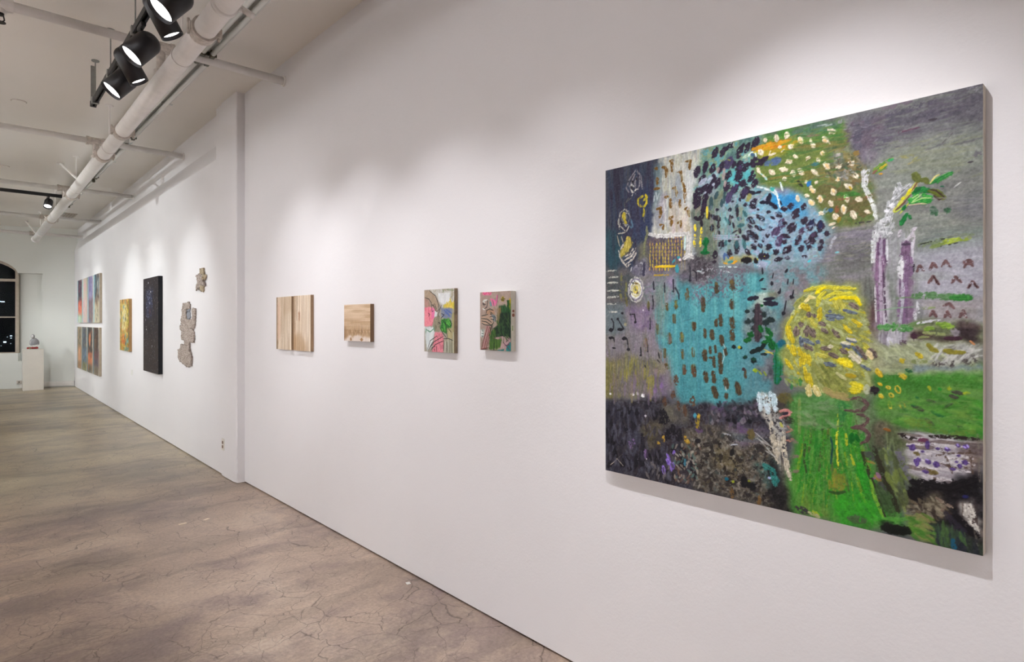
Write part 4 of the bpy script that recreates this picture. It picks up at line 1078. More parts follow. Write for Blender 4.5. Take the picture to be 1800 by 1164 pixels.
    P.stroke([(1230, 990), (1235, 1130)], 56, [(86, 66, 42), (104, 84, 54)], a=0.9, dry=-1.2)
    # --- notes and dashes at left, and the brown dashes on turquoise
    t(1060, 520, 8.31)
    P.s([[(60, 30), (220, 15)], [(60, 125), (185, 120)], [(60, 245), (200, 240)]], 22, [(164, 166, 158), (190, 190, 180)], dry=-0.5)
    P.s([[(120, 345), (150, 400), (145, 490), (90, 505)], [(210, 340), (295, 490), (230, 500)], [(400, 275), (455, 275), (470, 350), (470, 395)], [(85, 620), (150, 620), (158, 680)], [(280, 630), (345, 640), (358, 720), (365, 790)], [(725, 0), (735, 100), (730, 190)], [(685, 325), (690, 470)],
         [(625, 620), (650, 730), (655, 820)], [(545, 760), (552, 870)], [(805, 840), (825, 920)], [(790, 945), (830, 990)], [(130, 770), (175, 775)], [(610, 1030), (620, 1060)], [(665, 90), (670, 220)]], 17, (38, 36, 42), a=0.92)
    P.dabs([(278, 258, 46, 44, 0), (110, 505, 70, 40, 0), (245, 500, 80, 36, 0), (470, 392, 50, 46, 0), (400, 278, 40, 36, 0), (310, 632, 80, 44, 0), (365, 790, 64, 50, 0), (115, 622, 80, 34, 0), (150, 775, 30, 26, 0), (210, 345, 44, 40, 0), (122, 348, 36, 30, 0), (682, 485, 34, 34, 0), (548, 882, 44, 34, 0), (652, 820, 34, 30, 0), (722, 192, 36, 28, 0)], (34, 32, 38))
    P.s([[(330, 10), (345, 150)], [(660, 90), (665, 190)]], 40, (112, 106, 56), a=0.7, dry=-0.3)
    P.stroke([(625, 640), (620, 800)], 60, (130, 104, 72), a=0.7, dry=-0.4)
    P.dabs([(585, 215, 30, 26, 0)], (224, 220, 226)); P.dabs([(320, 425, 60, 40, 60)], (170, 162, 120), a=0.7)
    P.fill([(750, 990), (930, 980), (940, 1164), (740, 1164)], [(150, 130, 132), (134, 126, 104), (146, 138, 120)], 'i', 40, 0.8, 4, 5)
    bd = [(82, 66, 38), (104, 88, 46)]
    P.dabs([(935, 160, 110, 34, 85), (1070, 130, 130, 44, 88), (1042, 340, 130, 46, 86), (1330, 450, 130, 52, 88), (795, 490, 150, 44, 85), (975, 630, 150, 62, 85), (1155, 610, 130, 58, 90), (900, 850, 140, 44, 88), (1165, 860, 140, 44, 85), (1320, 830, 140, 40, 88), (1185, 1090, 140, 46, 88), (1325, 1090, 150, 62, 82), (1240, 20, 80, 44, 88), (935, 1040, 80, 50, 60)], bd, a=0.92, z=0.4, soft=0.35, taper=0.15, dry=-1.7)
    P.dabs([(1160, 600, 90, 30, 90), (1070, 120, 80, 24, 88)], (128, 124, 50), a=0.8)
    P.dabs([(975, 640, 110, 44, 86), (1185, 1090, 110, 38, 88)], (112, 98, 92), a=0.8)
    P.stroke([(800, 300), (900, 292)], 8, (72, 96, 92), a=0.6); P.stroke([(1160, 380), (1330, 330)], 7, (64, 104, 112), a=0.6)
    P.scatter([(760, 0), (1413, 0), (1413, 1164), (980, 1164), (760, 700)], 120, 200, 12, 90, [(84, 156, 160), (66, 134, 142), (110, 176, 172), (96, 150, 176)], 4, a=0.35, z=0.2)
    P.scatter([(320, 180), (740, 180), (760, 900), (420, 900)], 60, 120, 14, 88, [(132, 122, 140), (148, 142, 150), (116, 108, 120), (150, 130, 150)], 8, a=0.45, z=0.2)
    P.scatter([(40, 950), (700, 950), (700, 1164), (40, 1164)], 46, 150, 16, 90, [(140, 136, 66), (112, 110, 84), (150, 146, 110), (100, 96, 92)], 5, a=0.55, z=0.3)
    # --- turquoise, right half
    t(1220, 490, 5.544)
    P.dabs([(228, 90, 100, 36, 88), (380, 60, 80, 46, 85), (94, 250, 140, 38, 88), (378, 248, 96, 40, 88), (265, 405, 110, 32, 88), (378, 430, 110, 44, 84), (218, 430, 70, 34, 90), (110, 535, 90, 26, 88), (182, 548, 90, 42, 82), (376, 555, 100, 42, 84), (274, 605, 100, 34, 82), (8, 465, 80, 28, 88), (162, 700, 76, 24, 88), (212, 690, 80, 22, 88),
            (108, 750, 110, 42, 84), (312, 712, 80, 30, 80), (262, 830, 210, 38, 88), (198, 815, 110, 28, 88), (8, 910, 90, 24, 90), (118, 965, 110, 38, 80), (192, 965, 110, 36, 84), (318, 1025, 100, 42, 82), (208, 1115, 110, 52, 76), (432, 1080, 120, 48, 78), (316, 1150, 60, 30, 90), (506, 930, 90, 22, 86), (180, 778, 60, 22, 10)], [(64, 50, 36), (86, 68, 44)], a=0.95, z=0.4, soft=0.35, taper=0.15, dry=-1.8)
    P.dabs([(490, 888, 40, 40, 0)], (60, 44, 50))
    P.s([[(390, 100), (392, 200), (395, 380)], [(120, 30), (130, 170)]], 8, (86, 122, 118), a=0.7)
    P.s([[(290, 700), (300, 760), (280, 830)], [(310, 1060), (320, 1100)], [(290, 640), (310, 680)]], 8, (176, 206, 206), a=0.8)
    P.speck([(0, 0), (90, 0), (80, 200), (0, 200)], [(110, 96, 112), (128, 112, 128)], 0.1, 0.8, 190, 8)
    # shrub of black and green dabs
    P.fill([(500, 280), (700, 240), (830, 380), (800, 600), (640, 640), (500, 640), (490, 450)], [(128, 132, 136), (100, 104, 110), (140, 146, 142)], 'i', 36, 0.8, 4, 6)
    P.fill([(590, 120), (720, 90), (720, 250), (600, 280)], [(176, 184, 170), (198, 206, 192), (150, 160, 150)], 'i', 44, 0.85, 3, 5)
    P.fill([(720, 110), (820, 110), (810, 190), (720, 180)], [(116, 106, 72), (128, 118, 90)], 'i', 30, 0.85, 4, 4)
    P.dabs([(585, 190, 110, 42, -12), (740, 195, 110, 34, -5), (760, 240, 140, 50, 5), (690, 98, 50, 14, 5)], (34, 32, 46), z=0.6)
    P.dabs([(525, 315, 64, 50, 0), (595, 315, 50, 50, 0), (530, 420, 60, 74, 0), (600, 410, 70, 80, 0), (690, 350, 76, 66, 40), (760, 400, 90, 70, 30), (710, 430, 90, 76, 0), (600, 490, 90, 70, 90), (640, 560, 100, 90, 90), (520, 605, 60, 50, 0)], (26, 38, 38), a=0.92, z=0.6)
    P.stroke([(630, 260), (635, 420), (625, 600)], 64, [(52, 44, 52), (72, 58, 64)], z=0.6)
    P.dabs([(660, 490, 90, 60, 70), (740, 520, 110, 44, 55), (560, 550, 90, 60, 20), (735, 580, 90, 64, 30), (765, 640, 120, 60, 70), (700, 625, 70, 44, -10), (530, 600, 70, 44, -10), (670, 262, 36, 32, 0)], [(10, 74, 34), (22, 98, 40)], z=0.8)
    P.dabs([(620, 700, 150, 46, -22), (690, 650, 60, 40, -30), (690, 740, 60, 24, 5), (395, 668, 56, 48, 0), (462, 676, 40, 40, 0), (505, 770, 56, 54, 0), (588, 800, 74, 64, 0)], (22, 34, 34), z=0.6)
    P.dabs([(505, 765, 34, 34, 0), (590, 790, 50, 40, 0)], (18, 62, 44)); P.dabs([(447, 672, 36, 26, 90)], (176, 172, 40), z=0.9); P.dabs([(605, 898, 54, 34, 0)], (150, 180, 40), z=0.9)
    P.s([[(690, 690), (780, 740)], [(700, 720), (790, 730)]], 10, (196, 180, 80))
    P.stroke([(840, 650), (830, 760), (825, 900), (820, 1010)], 78, [(10, 88, 52), (24, 112, 66), (30, 110, 100)], z=0.9)
    P.stroke([(850, 640), (875, 720)], 60, [(20, 100, 110), (40, 120, 130)], z=0.7)
    P.fill([(640, 860), (780, 850), (780, 1010), (680, 990)], [(60, 56, 62), (92, 84, 92), (120, 116, 120)], 'i', 44, 0.8, 3, 5)
    P.fill([(690, 760), (785, 770), (780, 860), (700, 850)], [(150, 152, 166), (120, 116, 124)], 'v', 40, 0.8, 3, 5)
    P.dabs([(700, 930, 50, 20, 60), (650, 920, 60, 14, 50)], (130, 150, 60))
    # music-like marks on the grey-blue
    P.s([[(855, 90), (850, 140)], [(985, 110), (970, 180)], [(910, 215), (900, 270), (885, 340)], [(930, 0), (925, 50)], [(768, 30), (768, 65)], [(985, 0), (980, 50)]], 12, (34, 32, 40))
    P.dabs([(838, 135, 34, 30, 0), (968, 175, 40, 50, 0), (883, 335, 26, 46, 0), (768, 48, 20, 34, 0), (665, 12, 40, 20, -20)], (34, 32, 40))
    # --- dark dabs, top centre
    t(1220, 230, 8.31)
    dk = [(34, 26, 42), (48, 34, 54)]
    P.dabs([(325, 300, 160, 74, 110), (440, 290, 150, 72, 118), (560, 200, 110, 84, 130), (500, 240, 90, 40, 120), (690, 290, 210, 80, 108), (740, 190, 70, 50, 100), (800, 230, 170, 62, 112), (915, 170, 210, 90, 112), (60, 590, 180, 80, 105), (180, 520, 180, 66, 105), (285, 540, 150, 80, 110), (415, 520, 190, 76, 112), (130, 700, 150, 80, 120), (310, 650, 90, 60, 60),
            (300, 720, 150, 60, 135), (360, 750, 160, 66, 110), (170, 830, 160, 80, 130), (240, 850, 200, 80, 118), (90, 870, 150, 110, 100), (60, 990, 170, 110, 120), (180, 960, 140, 80, 110), (160, 1070, 210, 70, 98), (60, 1080, 130, 60, 130), (40, 900, 170, 50, 110), (290, 370, 50, 44, 0), (600, 480, 110, 70, 100), (680, 500, 170, 100, 105), (780, 510, 150, 90, 115), (900, 440, 170, 90, 105), (1000, 440, 150, 90, 150), (1060, 380, 120, 50, 160),
            (520, 640, 150, 90, 110), (660, 640, 200, 100, 110), (860, 650, 180, 90, 115), (910, 750, 130, 80, 110), (500, 800, 150, 90, 105), (740, 750, 150, 120, 120), (620, 830, 150, 90, 115), (760, 890, 200, 100, 115), (880, 1050, 150, 80, 120), (770, 1060, 70, 50, 60), (690, 990, 60, 30, 80), (580, 1020, 50, 44, 0)], dk, a=0.96, z=0.8, dry=-1.6)
    P.dabs([(530, 450, 190, 120, 115), (530, 950, 190, 90, 110), (610, 830, 140, 70, 115), (690, 520, 90, 70, 100), (760, 880, 110, 70, 110)], [(56, 44, 78), (72, 58, 92)], a=0.9, z=0.6)
    P.dabs([(870, 890, 90, 50, 20), (960, 885, 90, 36, -20), (1040, 1030, 110, 50, 0), (1110, 980, 170, 60, 105), (1180, 1080, 150, 60, 35), (960, 1140, 40, 30, 20), (540, 1140, 70, 60, 0), (350, 1140, 60, 50, 0), (1340, 1120, 100, 60, 0), (1290, 1040, 70, 30, 60)], (30, 28, 44), z=0.6)
    P.dabs([(260, 1050, 200, 50, 95), (340, 930, 120, 50, 110), (460, 960, 180, 34, 95), (420, 1040, 120, 36, 90), (640, 1120, 110, 40, 95)], (40, 66, 74), a=0.85)
    P.dabs([(600, 630, 110, 40, 105), (800, 620, 120, 70, 100), (560, 690, 120, 60, 150), (620, 740, 90, 26, 20)], (84, 170, 176), a=0.9)
    P.dabs([(450, 620, 180, 40, 95), (370, 560, 90, 34, 100), (470, 760, 90, 36, 95)], (160, 140, 138), a=0.8)
    P.dabs([(140, 730, 150, 60, 140), (250, 690, 90, 40, 150), (300, 770, 60, 40, 100), (180, 890, 50, 50, 0)], (176, 186, 204), a=0.85)
    P.dabs([(820, 960, 110, 70, 110), (530, 410, 50, 20, 20)], (142, 140, 70), a=0.85); P.dabs([(800, 340, 150, 60, 150)], [(150, 180, 150), (190, 210, 180)], a=0.85, z=0.7)
    P.stroke([(820, 340), (870, 300), (920, 310), (930, 360)], 20, (206, 222, 222), z=0.8); P.dabs([(880, 330, 70, 50, 30)], (60, 90, 120))
    P.dabs([(1170, 450, 240, 90, -8), (1230, 410, 140, 80, -5)], [(60, 84, 130), (84, 104, 140)], a=0.85, dry=-0.9)
    P.dabs([(960, 430, 150, 80, 170), (1050, 400, 120, 60, 160)], dk, a=0.8, dry=-0.8)
    P.s([[(940, 800), (1060, 830), (1150, 860), (1230, 930)], [(1150, 810), (1220, 880), (1250, 960), (1280, 1110)], [(1280, 740), (1320, 860)]], 26, [(186, 206, 206), (222, 230, 228)], z=0.9, dry=-0.9)
    P.dabs([(1165, 840, 90, 60, 50)], (60, 160, 150))
    P.stroke([(880, 250), (1000, 215), (1210, 170), (1400, 135)], 60, [(216, 126, 20), (206, 146, 28), (186, 150, 40)], a=0.9, dry=-1.2)
    P.stroke([(900, 300), (1000, 250), (1200, 220)], 40, (190, 170, 30), a=0.7, dry=-0.5)
    cream = [(206, 190, 158), (232, 222, 198)]
    P.dabs([(1065, 120, 90, 64, 80), (1230, 90, 110, 56, 80), (1385, 40, 110, 60, 95), (1280, 215, 70, 54, 60), (1005, 300, 100, 60, 60), (1170, 325, 110, 34, -20), (1130, 310, 80, 20, 110), (1320, 275, 70, 16, -40), (1400, 430, 90, 70, 60), (1330, 550, 110, 60, 15), (1160, 590, 100, 62, 45), (965, 560, 90, 40, 60), (1050, 650, 70, 34, 40), (1345, 690, 70, 56, 60), (985, 600, 40, 16, 40)], cream, z=1.6, br=0.6)
    P.dabs([(1070, 680, 60, 24, 50), (1010, 620, 40, 14, 30)], (170, 206, 200))
    P.s([[(620, 40), (560, 170)], [(600, 160), (590, 200)]], 8, (190, 200, 196), a=0.7)
    # --- blue field dabs
    t(1220, 360, 8.31)
    P.dabs([(140, 110, 160, 56, 95), (60, 190, 110, 60, 20), (120, 270, 110, 40, 88), (230, 150, 110, 34, 92), (300, 170, 110, 50, 45), (360, 190, 110, 60, 50), (370, 290, 130, 40, 92), (375, 395, 60, 34, 60), (280, 330, 110, 60, 92), (540, 210, 150, 34, 90), (590, 290, 90, 26, 75), (570, 170, 70, 60, 20), (650, 100, 150, 34, 92), (600, 390, 110, 18, -30), (685, 370, 80, 46, 70), (630, 435, 40, 34, 0), (665, 455, 40, 26, 80),
            (850, 220, 140, 66, 45), (840, 310, 80, 50, 40), (960, 330, 120, 50, 35), (1020, 355, 60, 16, 10), (1140, 320, 70, 66, 0), (1090, 435, 84, 48, 85), (1030, 505, 70, 34, 95), (985, 590, 86, 56, 50), (890, 610, 100, 66, 50), (770, 470, 120, 66, 40), (870, 430, 190, 90, 35), (920, 480, 120, 60, 90), (1110, 90, 76, 52, 20), (1170, 178, 80, 34, 30), (1260, 130, 120, 66, 35), (990, 180, 150, 56, 35), (1030, 200, 80, 50, 60),
            (950, 55, 40, 30, 0), (880, 20, 90, 40, 20), (760, 0, 60, 30, 20), (1340, 50, 90, 60, 0), (420, 570, 140, 110, 10), (530, 520, 60, 60, 90), (320, 720, 120, 66, 95), (310, 830, 70, 50, 0), (640, 620, 190, 66, 90), (530, 700, 110, 66, 95), (800, 680, 110, 50, 60), (820, 715, 70, 50, 20), (780, 800, 170, 90, 2), (920, 810, 100, 90, 40), (1010, 740, 150, 130, 0), (1080, 750, 120, 90, 10), (1110, 610, 130, 90, 110), (1220, 680, 130, 110, 0), (1250, 790, 110, 60, -10), (1380, 650, 150, 90, 130), (1380, 770, 80, 60, 0), (1350, 440, 110, 60, 10)], [(30, 26, 36), (46, 34, 48)], a=0.95, z=0.7, dry=-1.7)
    P.dabs([(1300, 270, 170, 110, 110), (1210, 390, 160, 100, 115), (1280, 510, 180, 110, 120), (1340, 480, 120, 90, 60)], [(60, 48, 74), (84, 62, 92)], a=0.92, z=0.7, dry=-1.4)
    P.dabs([(750, 570, 140, 50, 75), (640, 580, 110, 50, 90), (700, 290, 100, 60, -20), (680, 190, 70, 46, 20), (760, 120, 110, 50, 60), (480, 550, 80, 50, 90), (500, 220, 120, 30, 60)], [(44, 86, 94), (62, 110, 112)], a=0.9)
    P.dabs([(180, 540, 140, 80, 95), (175, 640, 120, 60, 95), (170, 695, 140, 50, 0)], [(8, 84, 40), (16, 102, 48)], z=0.9)
    P.s([[(205, 20), (205, 180)], [(30, 290), (30, 370)], [(120, 320), (120, 410)], [(20, 430), (22, 480)], [(115, 440), (110, 500)], [(15, 530), (15, 600)], [(105, 520), (100, 600)]], 26, [(200, 182, 40), (226, 204, 60)], dry=-0.9, z=0.8)
    P.fill([(420, 790), (640, 760), (880, 740), (960, 780), (880, 800), (640, 840), (470, 850)], [(170, 156, 70), (150, 146, 84)], 'h', 30, 0.75, 3, 4)
    P.dabs([(600, 835, 100, 34, -25), (560, 770, 60, 20, -20), (470, 850, 60, 20, 10)], (206, 150, 40)); P.dabs([(545, 830, 80, 40, -10)], (60, 130, 132)); P.dabs([(455, 750, 110, 34, 95), (500, 745, 90, 20, 60)], (70, 96, 140))
    P.dabs([(780, 805, 150, 84, 2), (920, 815, 90, 80, 40)], (26, 22, 26), z=0.7); P.dabs([(1048, 745, 20, 18, 0)], (200, 196, 70)); P.dabs([(948, 790, 40, 14, 60)], (190, 180, 60))
    P.s([[(300, 440), (700, 445)], [(320, 495), (720, 490)], [(300, 470), (560, 470)]], 10, (176, 172, 200), a=0.7)
    P.s([[(380, 900), (640, 905)], [(450, 970), (540, 980)], [(40, 960), (120, 975)], [(900, 880), (980, 890)]], 18, (190, 206, 206), dry=0.0)
    P.dabs([(1018, 960, 100, 22, 86), (1170, 1030, 80, 20, 100), (1005, 1085, 70, 24, -30), (1155, 1140, 60, 34, 80), (1370, 960, 70, 30, 120)], (34, 34, 42))
    P.dabs([(560, 1130, 70, 60, 90), (340, 1150, 50, 40, 90)], (104, 90, 50), a=0.85)
    P.speck([(0, 700), (300, 700), (300, 1100), (0, 1150)], [(66, 58, 64), (52, 46, 52)], 0.0, 0.75, 130, 4)
    P.speck([(0, 900), (500, 860), (500, 1000), (100, 1100)], [(196, 196, 200), (176, 186, 190)], 1.2, 0.8, 170, 9)
    P.scatter([(800, 20), (1400, 20), (1400, 500), (1000, 640), (760, 560)], 90, 60, 20, 30, [(140, 190, 204), (120, 180, 212), (166, 186, 204), (146, 168, 190)], 40, a=0.5, z=0.3)
    P.scatter([(250, 30), (760, 30), (740, 700), (260, 700)], 60, 90, 16, 90, [(112, 150, 148), (134, 148, 120), (150, 140, 158), (100, 160, 164)], 10, a=0.45, z=0.2)
    # --- green with cream dabs
    t(1380, 190, 8.31)
    P.dabs([(55, 375, 100, 60, 85), (110, 545, 110, 74, 60), (255, 445, 110, 62, 65), (410, 470, 80, 30, 80), (440, 525, 90, 46, 55), (625, 445, 120, 66, 45), (675, 490, 60, 20, 45), (715, 310, 120, 74, 35), (580, 645, 90, 60, 65), (365, 710, 80, 66, 20), (515, 735, 84, 52, 55), (95, 770, 100, 72, 50), (180, 695, 80, 40, 50), (15, 885, 90, 50, 0), (145, 940, 110, 56, 65), (255, 915, 120, 56, 55), (470, 930, 160, 50, 42), (640, 830, 130, 64, 50), (815, 835, 100, 86, 40),
            (810, 660, 90, 70, 30), (1000, 790, 120, 90, 40), (1070, 970, 100, 64, 55), (805, 1020, 90, 60, 60), (345, 1065, 80, 56, 70), (490, 1070, 70, 50, 20), (20, 1020, 70, 44, 70), (950, 1110, 100, 60, 10), (405, 1140, 60, 40, 60)], cream, z=1.7, br=0.6)
    P.dabs([(255, 450, 70, 34, 65), (620, 450, 70, 36, 45), (650, 830, 90, 34, 50), (815, 1020, 60, 40, 80), (580, 640, 50, 30, 60)], (230, 196, 140), z=1.6)
    P.dabs([(840, 175, 90, 70, 30)], (140, 140, 144), a=0.8, dry=-0.5); P.s([[(500, 240), (650, 212)], [(620, 240), (720, 212)]], 8, (170, 180, 176), a=0.8)
    P.dabs([(470, 800, 110, 50, -10)], (40, 104, 140)); P.dabs([(380, 1080, 110, 60, 110)], (40, 110, 170)); P.dabs([(250, 1090, 120, 34, 50)], (44, 50, 36))
    P.stroke([(0, 500), (60, 480), (200, 470)], 60, [(196, 150, 30), (150, 140, 40)], a=0.8, dry=-0.5)
    P.s([[(340, 390), (530, 370)]], 30, (130, 104, 88), a=0.85, dry=-0.4); P.s([[(200, 385), (340, 385)]], 16, (40, 70, 40), a=0.8)
    P.fill([(740, 640), (860, 620), (860, 750), (760, 780)], [(132, 130, 140), (156, 154, 160)], 'i', 40, 0.7, 4, 4)
    P.dabs([(960, 920, 160, 90, 20), (900, 1000, 110, 60, 10)], (170, 168, 172), a=0.6, dry=-0.4); P.dabs([(1080, 640, 110, 80, 20)], (134, 106, 44), a=0.85)
    P.fill([(1150, 570), (1320, 570), (1330, 820), (1190, 840)], [(148, 150, 144), (136, 130, 144), (156, 158, 150)], 'v', 26, 0.7, 6, 4)
    P.scatter([(880, 200), (1413, 50), (1413, 500), (900, 560)], 80, 50, 12, -15, [(120, 112, 124), (72, 64, 80), (140, 136, 144), (96, 74, 92)], 30, a=0.5, z=0.3)
    P.scatter([(0, 330), (860, 200), (860, 560), (700, 1100), (0, 1100)], 110, 140, 16, -10, [(74, 124, 44), (118, 134, 56), (56, 104, 44), (134, 128, 56), (92, 112, 76)], 15, a=0.5, z=0.3)
    P.scatter([(740, 700), (1140, 600), (1140, 1100), (560, 1100)], 70, 60, 18, 20, [(120, 92, 56), (60, 66, 48), (150, 140, 110), (84, 96, 84), (44, 90, 60)], 50, a=0.6, z=0.4)
    # white forked branch
    P.s([[(1180, 900), (1200, 1000), (1200, 1160)], [(1250, 900), (1200, 980)]], 66, [(180, 180, 180), (212, 212, 212)], z=1.0, dry=-0.9)
    t(1380, 320, 8.31)
    P.s([[(1180, 10), (1230, 120), (1290, 240), (1340, 380), (1370, 520)]], 56, [(186, 190, 184), (222, 224, 220)], z=1.0, dry=-1.2)
    P.dabs([(425, 95, 120, 60, 50), (350, 180, 90, 60, 25), (215, 225, 110, 46, 75), (410, 285, 110, 60, 60), (740, 130, 110, 66, 65), (545, 235, 120, 66, 80), (705, 300, 100, 64, 55), (890, 385, 130, 74, 80), (560, 445, 90, 60, 35), (765, 495, 110, 70, 50), (720, 600, 100, 46, -15), (1035, 465, 140, 66, 60), (930, 225, 130, 60, 70), (1115, 240, 110, 64, 20), (970, 50, 100, 60, 30), (740, 655, 50, 12, -30), (1240, 420, 100, 50, 20)], cream, z=1.7, br=0.6)
    P.dabs([(425, 110, 80, 34, 55), (415, 290, 70, 34, 60), (740, 110, 60, 34, 60), (545, 240, 80, 40, 80), (890, 380, 80, 34, 80)], (236, 200, 140), z=1.7)
    P.dabs([(905, 220, 70, 24, 80)], (130, 206, 110)); P.dabs([(990, 70, 60, 20, 50)], (206, 176, 40))
    P.dabs([(950, 160, 340, 70, -2)], [(40, 100, 36), (64, 120, 44)], a=0.85, dry=-0.8); P.dabs([(860, 235, 220, 30, -2)], (140, 92, 64), a=0.8, dry=-0.5); P.dabs([(700, 400, 90, 60, 100)], (40, 92, 130), a=0.9); P.dabs([(620, 410, 110, 50, 95)], (140, 170, 190), a=0.7, dry=-0.4)
    P.dabs([(790, 380, 110, 50, 90)], (150, 84, 52), a=0.75, dry=-0.4); P.dabs([(1260, 190, 110, 40, -20)], (150, 70, 50), a=0.7, dry=-0.3); P.dabs([(820, 540, 90, 50, 110)], (150, 128, 36), a=0.8)
    dk = [(36, 28, 42), (52, 36, 50)]
    P.dabs([(110, 330, 120, 90, 100), (20, 390, 90, 60, 0), (180, 450, 160, 100, 110), (300, 345, 110, 70, 110), (305, 550, 150, 100, 105), (120, 660, 170, 110, 110), (410, 620, 180, 100, 100), (540, 640, 170, 100, 95), (265, 710, 120, 90, 110), (210, 840, 150, 70, 110), (50, 780, 110, 50, 20), (640, 740, 110, 80, 110), (440, 800, 200, 120, 110), (340, 870, 110, 80, 0), (550, 910, 170, 70, 100), (380, 950, 120, 90, 90), (260, 960, 130, 90, 110), (60, 970, 130, 90, 120), (70, 1105, 60, 50, 0), (310, 1080, 90, 40, 10), (20, 590, 60, 80, 90), (10, 870, 50, 90, 90)], dk, a=0.95, z=0.8, dry=-1.6)
    P.dabs([(410, 600, 120, 60, 100), (545, 620, 110, 50, 95)], (34, 38, 74), a=0.85); P.dabs([(270, 700, 110, 60, 110), (440, 760, 90, 60, 110)], (78, 60, 86), a=0.8)
    P.s([[(780, 770), (720, 850), (690, 950)]], 34, (176, 178, 186), dry=-0.2); P.dabs([(790, 1020, 60, 30, -10)], (110, 190, 200)); P.dabs([(380, 1145, 60, 30, -30)], (80, 190, 206))
    P.s([[(1060, 590), (1290, 560)]], 20, (60, 56, 60), dry=0.0); P.s([[(1340, 720), (1330, 900), (1310, 1160)], [(1380, 700), (1370, 800)]], 56, [(196, 204, 200), (222, 224, 222)], z=0.9, dry=-1.0)
    P.stroke([(1400, 900), (1380, 1160)], 50, (122, 84, 116), dry=-1.0)
    P.scatter([(0, 620), (560, 620), (560, 1150), (0, 1150)], 70, 60, 22, -30, [(150, 178, 186), (130, 156, 172), (166, 180, 196), (132, 124, 150)], 40, a=0.45, z=0.3)
    P.scatter([(760, 640), (1320, 600), (1320, 1150), (600, 1150)], 70, 130, 14, -8, [(132, 130, 128), (104, 100, 110), (140, 138, 120), (118, 110, 126)], 15, a=0.45, z=0.3)
    # --- top right greys
    t(1540, 140, 6.845)
    P.scatter([(0, 330), (1300, 20), (1300, 700), (900, 800), (0, 800)], 150, 200, 22, -13, [(96, 94, 102), (118, 122, 116), (130, 134, 124), (90, 82, 96), (110, 106, 112)], 10, a=0.4, z=0.25)
    P.scatter([(0, 750), (1300, 600), (1300, 1150), (200, 1150)], 120, 180, 22, -12, [(134, 138, 128), (146, 150, 140), (122, 128, 116), (134, 138, 108)], 12, a=0.4, z=0.25)
    P.stroke([(310, 612), (400, 590), (560, 550)], 22, [(82, 48, 68), (104, 76, 92)], a=0.9, dry=-0.8); P.stroke([(160, 400), (460, 330), (740, 230)], 70, [(70, 64, 82), (82, 76, 92)], a=0.6, dry=-0.3)
    P.stroke([(120, 330), (480, 240)], 50, (110, 90, 108), a=0.6, dry=-0.3)
    P.s([[(840, 740), (960, 620)]], 16, (90, 84, 86), a=0.7, dry=0.0)
    P.dabs([(1180, 970, 70, 22, -12), (720, 455, 100, 30, -10)], (62, 54, 62), a=0.85); P.dabs([(1270, 880, 80, 120, 90)], (98, 92, 102), a=0.7, dry=-0.4)
    P.speck([(1220, 60), (1315, 40), (1315, 190), (1230, 190)], [(190, 186, 194)], 0.8, 0.8, 220, 3)
    P.dabs([(80, 1050, 200, 90, -35), (180, 960, 130, 50, -30)], [(64, 130, 50), (130, 150, 50)], a=0.9, z=0.8, dry=-1.0); P.dabs([(100, 1040, 60, 34, -30), (140, 1010, 60, 20, -40)], (190, 170, 40)); P.dabs([(90, 1115, 44, 20, 0)], (206, 150, 40)); P.dabs([(210, 950, 70, 34, -20)], (60, 160, 100)); P.dabs([(20, 1090, 80, 30, -40)], (130, 90, 76))
    P.scatter([(330, 900), (480, 880), (560, 950), (400, 1000)], 8, 80, 20, -15, [(170, 150, 90), (140, 140, 80)], a=0.5)
    # --- leafy stalk
    t(1540, 290, 6.845)
    P.s([[(330, 250), (250, 380)], [(430, 230), (360, 290), (240, 400)], [(190, 440), (200, 560), (130, 700)], [(280, 420), (180, 600), (110, 760)], [(230, 690), (180, 800), (130, 860)], [(60, 700), (30, 900)], [(100, 660), (140, 840)], [(330, 290), (300, 220)]], 72, [(150, 152, 154), (186, 188, 190), (214, 214, 216)], a=0.85, z=1.0, dry=-0.9)
    P.dabs([(220, 480, 90, 90, 0), (160, 540, 70, 60, 0), (200, 630, 90, 70, 120)], (226, 226, 230), z=1.1, dry=-1.2)
    P.s([[(540, 180), (440, 320), (340, 420), (250, 540)]], 42, [(170, 176, 80), (206, 196, 100), (196, 206, 60)], z=1.0)
    P.s([[(450, 340), (360, 450), (270, 530)], [(560, 150), (470, 290)]], 18, (112, 76, 60)); P.dabs([(362, 390, 60, 50, 110), (430, 310, 90, 34, 120)], (214, 206, 30), z=1.2)
    P.s([[(250, 560), (420, 460)], [(320, 570), (440, 430)]], 16, (180, 196, 70))
    P.dabs([(525, 130, 140, 74, 60), (490, 100, 70, 50, 20), (620, 165, 120, 70, 10), (640, 195, 90, 30, 20)], [(104, 112, 50), (84, 92, 40)], z=1.0)
    P.stroke([(700, 195), (790, 160), (870, 115), (950, 75)], 60, [(24, 110, 48), (44, 132, 60), (90, 150, 70)], z=1.1); P.stroke([(690, 200), (750, 120), (800, 95)], 20, (206, 196, 120))
    P.stroke([(490, 320), (600, 280), (730, 300)], 70, [(14, 100, 40), (40, 130, 60)], z=1.1); P.stroke([(500, 300), (560, 260)], 50, (16, 90, 40), z=1.0)
    P.dabs([(560, 400, 280, 90, 0), (600, 360, 220, 70, 5), (640, 430, 130, 60, -20), (490, 430, 110, 50, -10)], [(20, 112, 40), (50, 150, 60), (90, 170, 70)], z=1.0, dry=-1.4)
    P.s([[(460, 440), (600, 380), (700, 380)], [(480, 420), (580, 340)], [(480, 380), (540, 340)]], 9, (170, 206, 130)); P.s([[(430, 470), (560, 450), (640, 450)]], 10, (216, 196, 160))
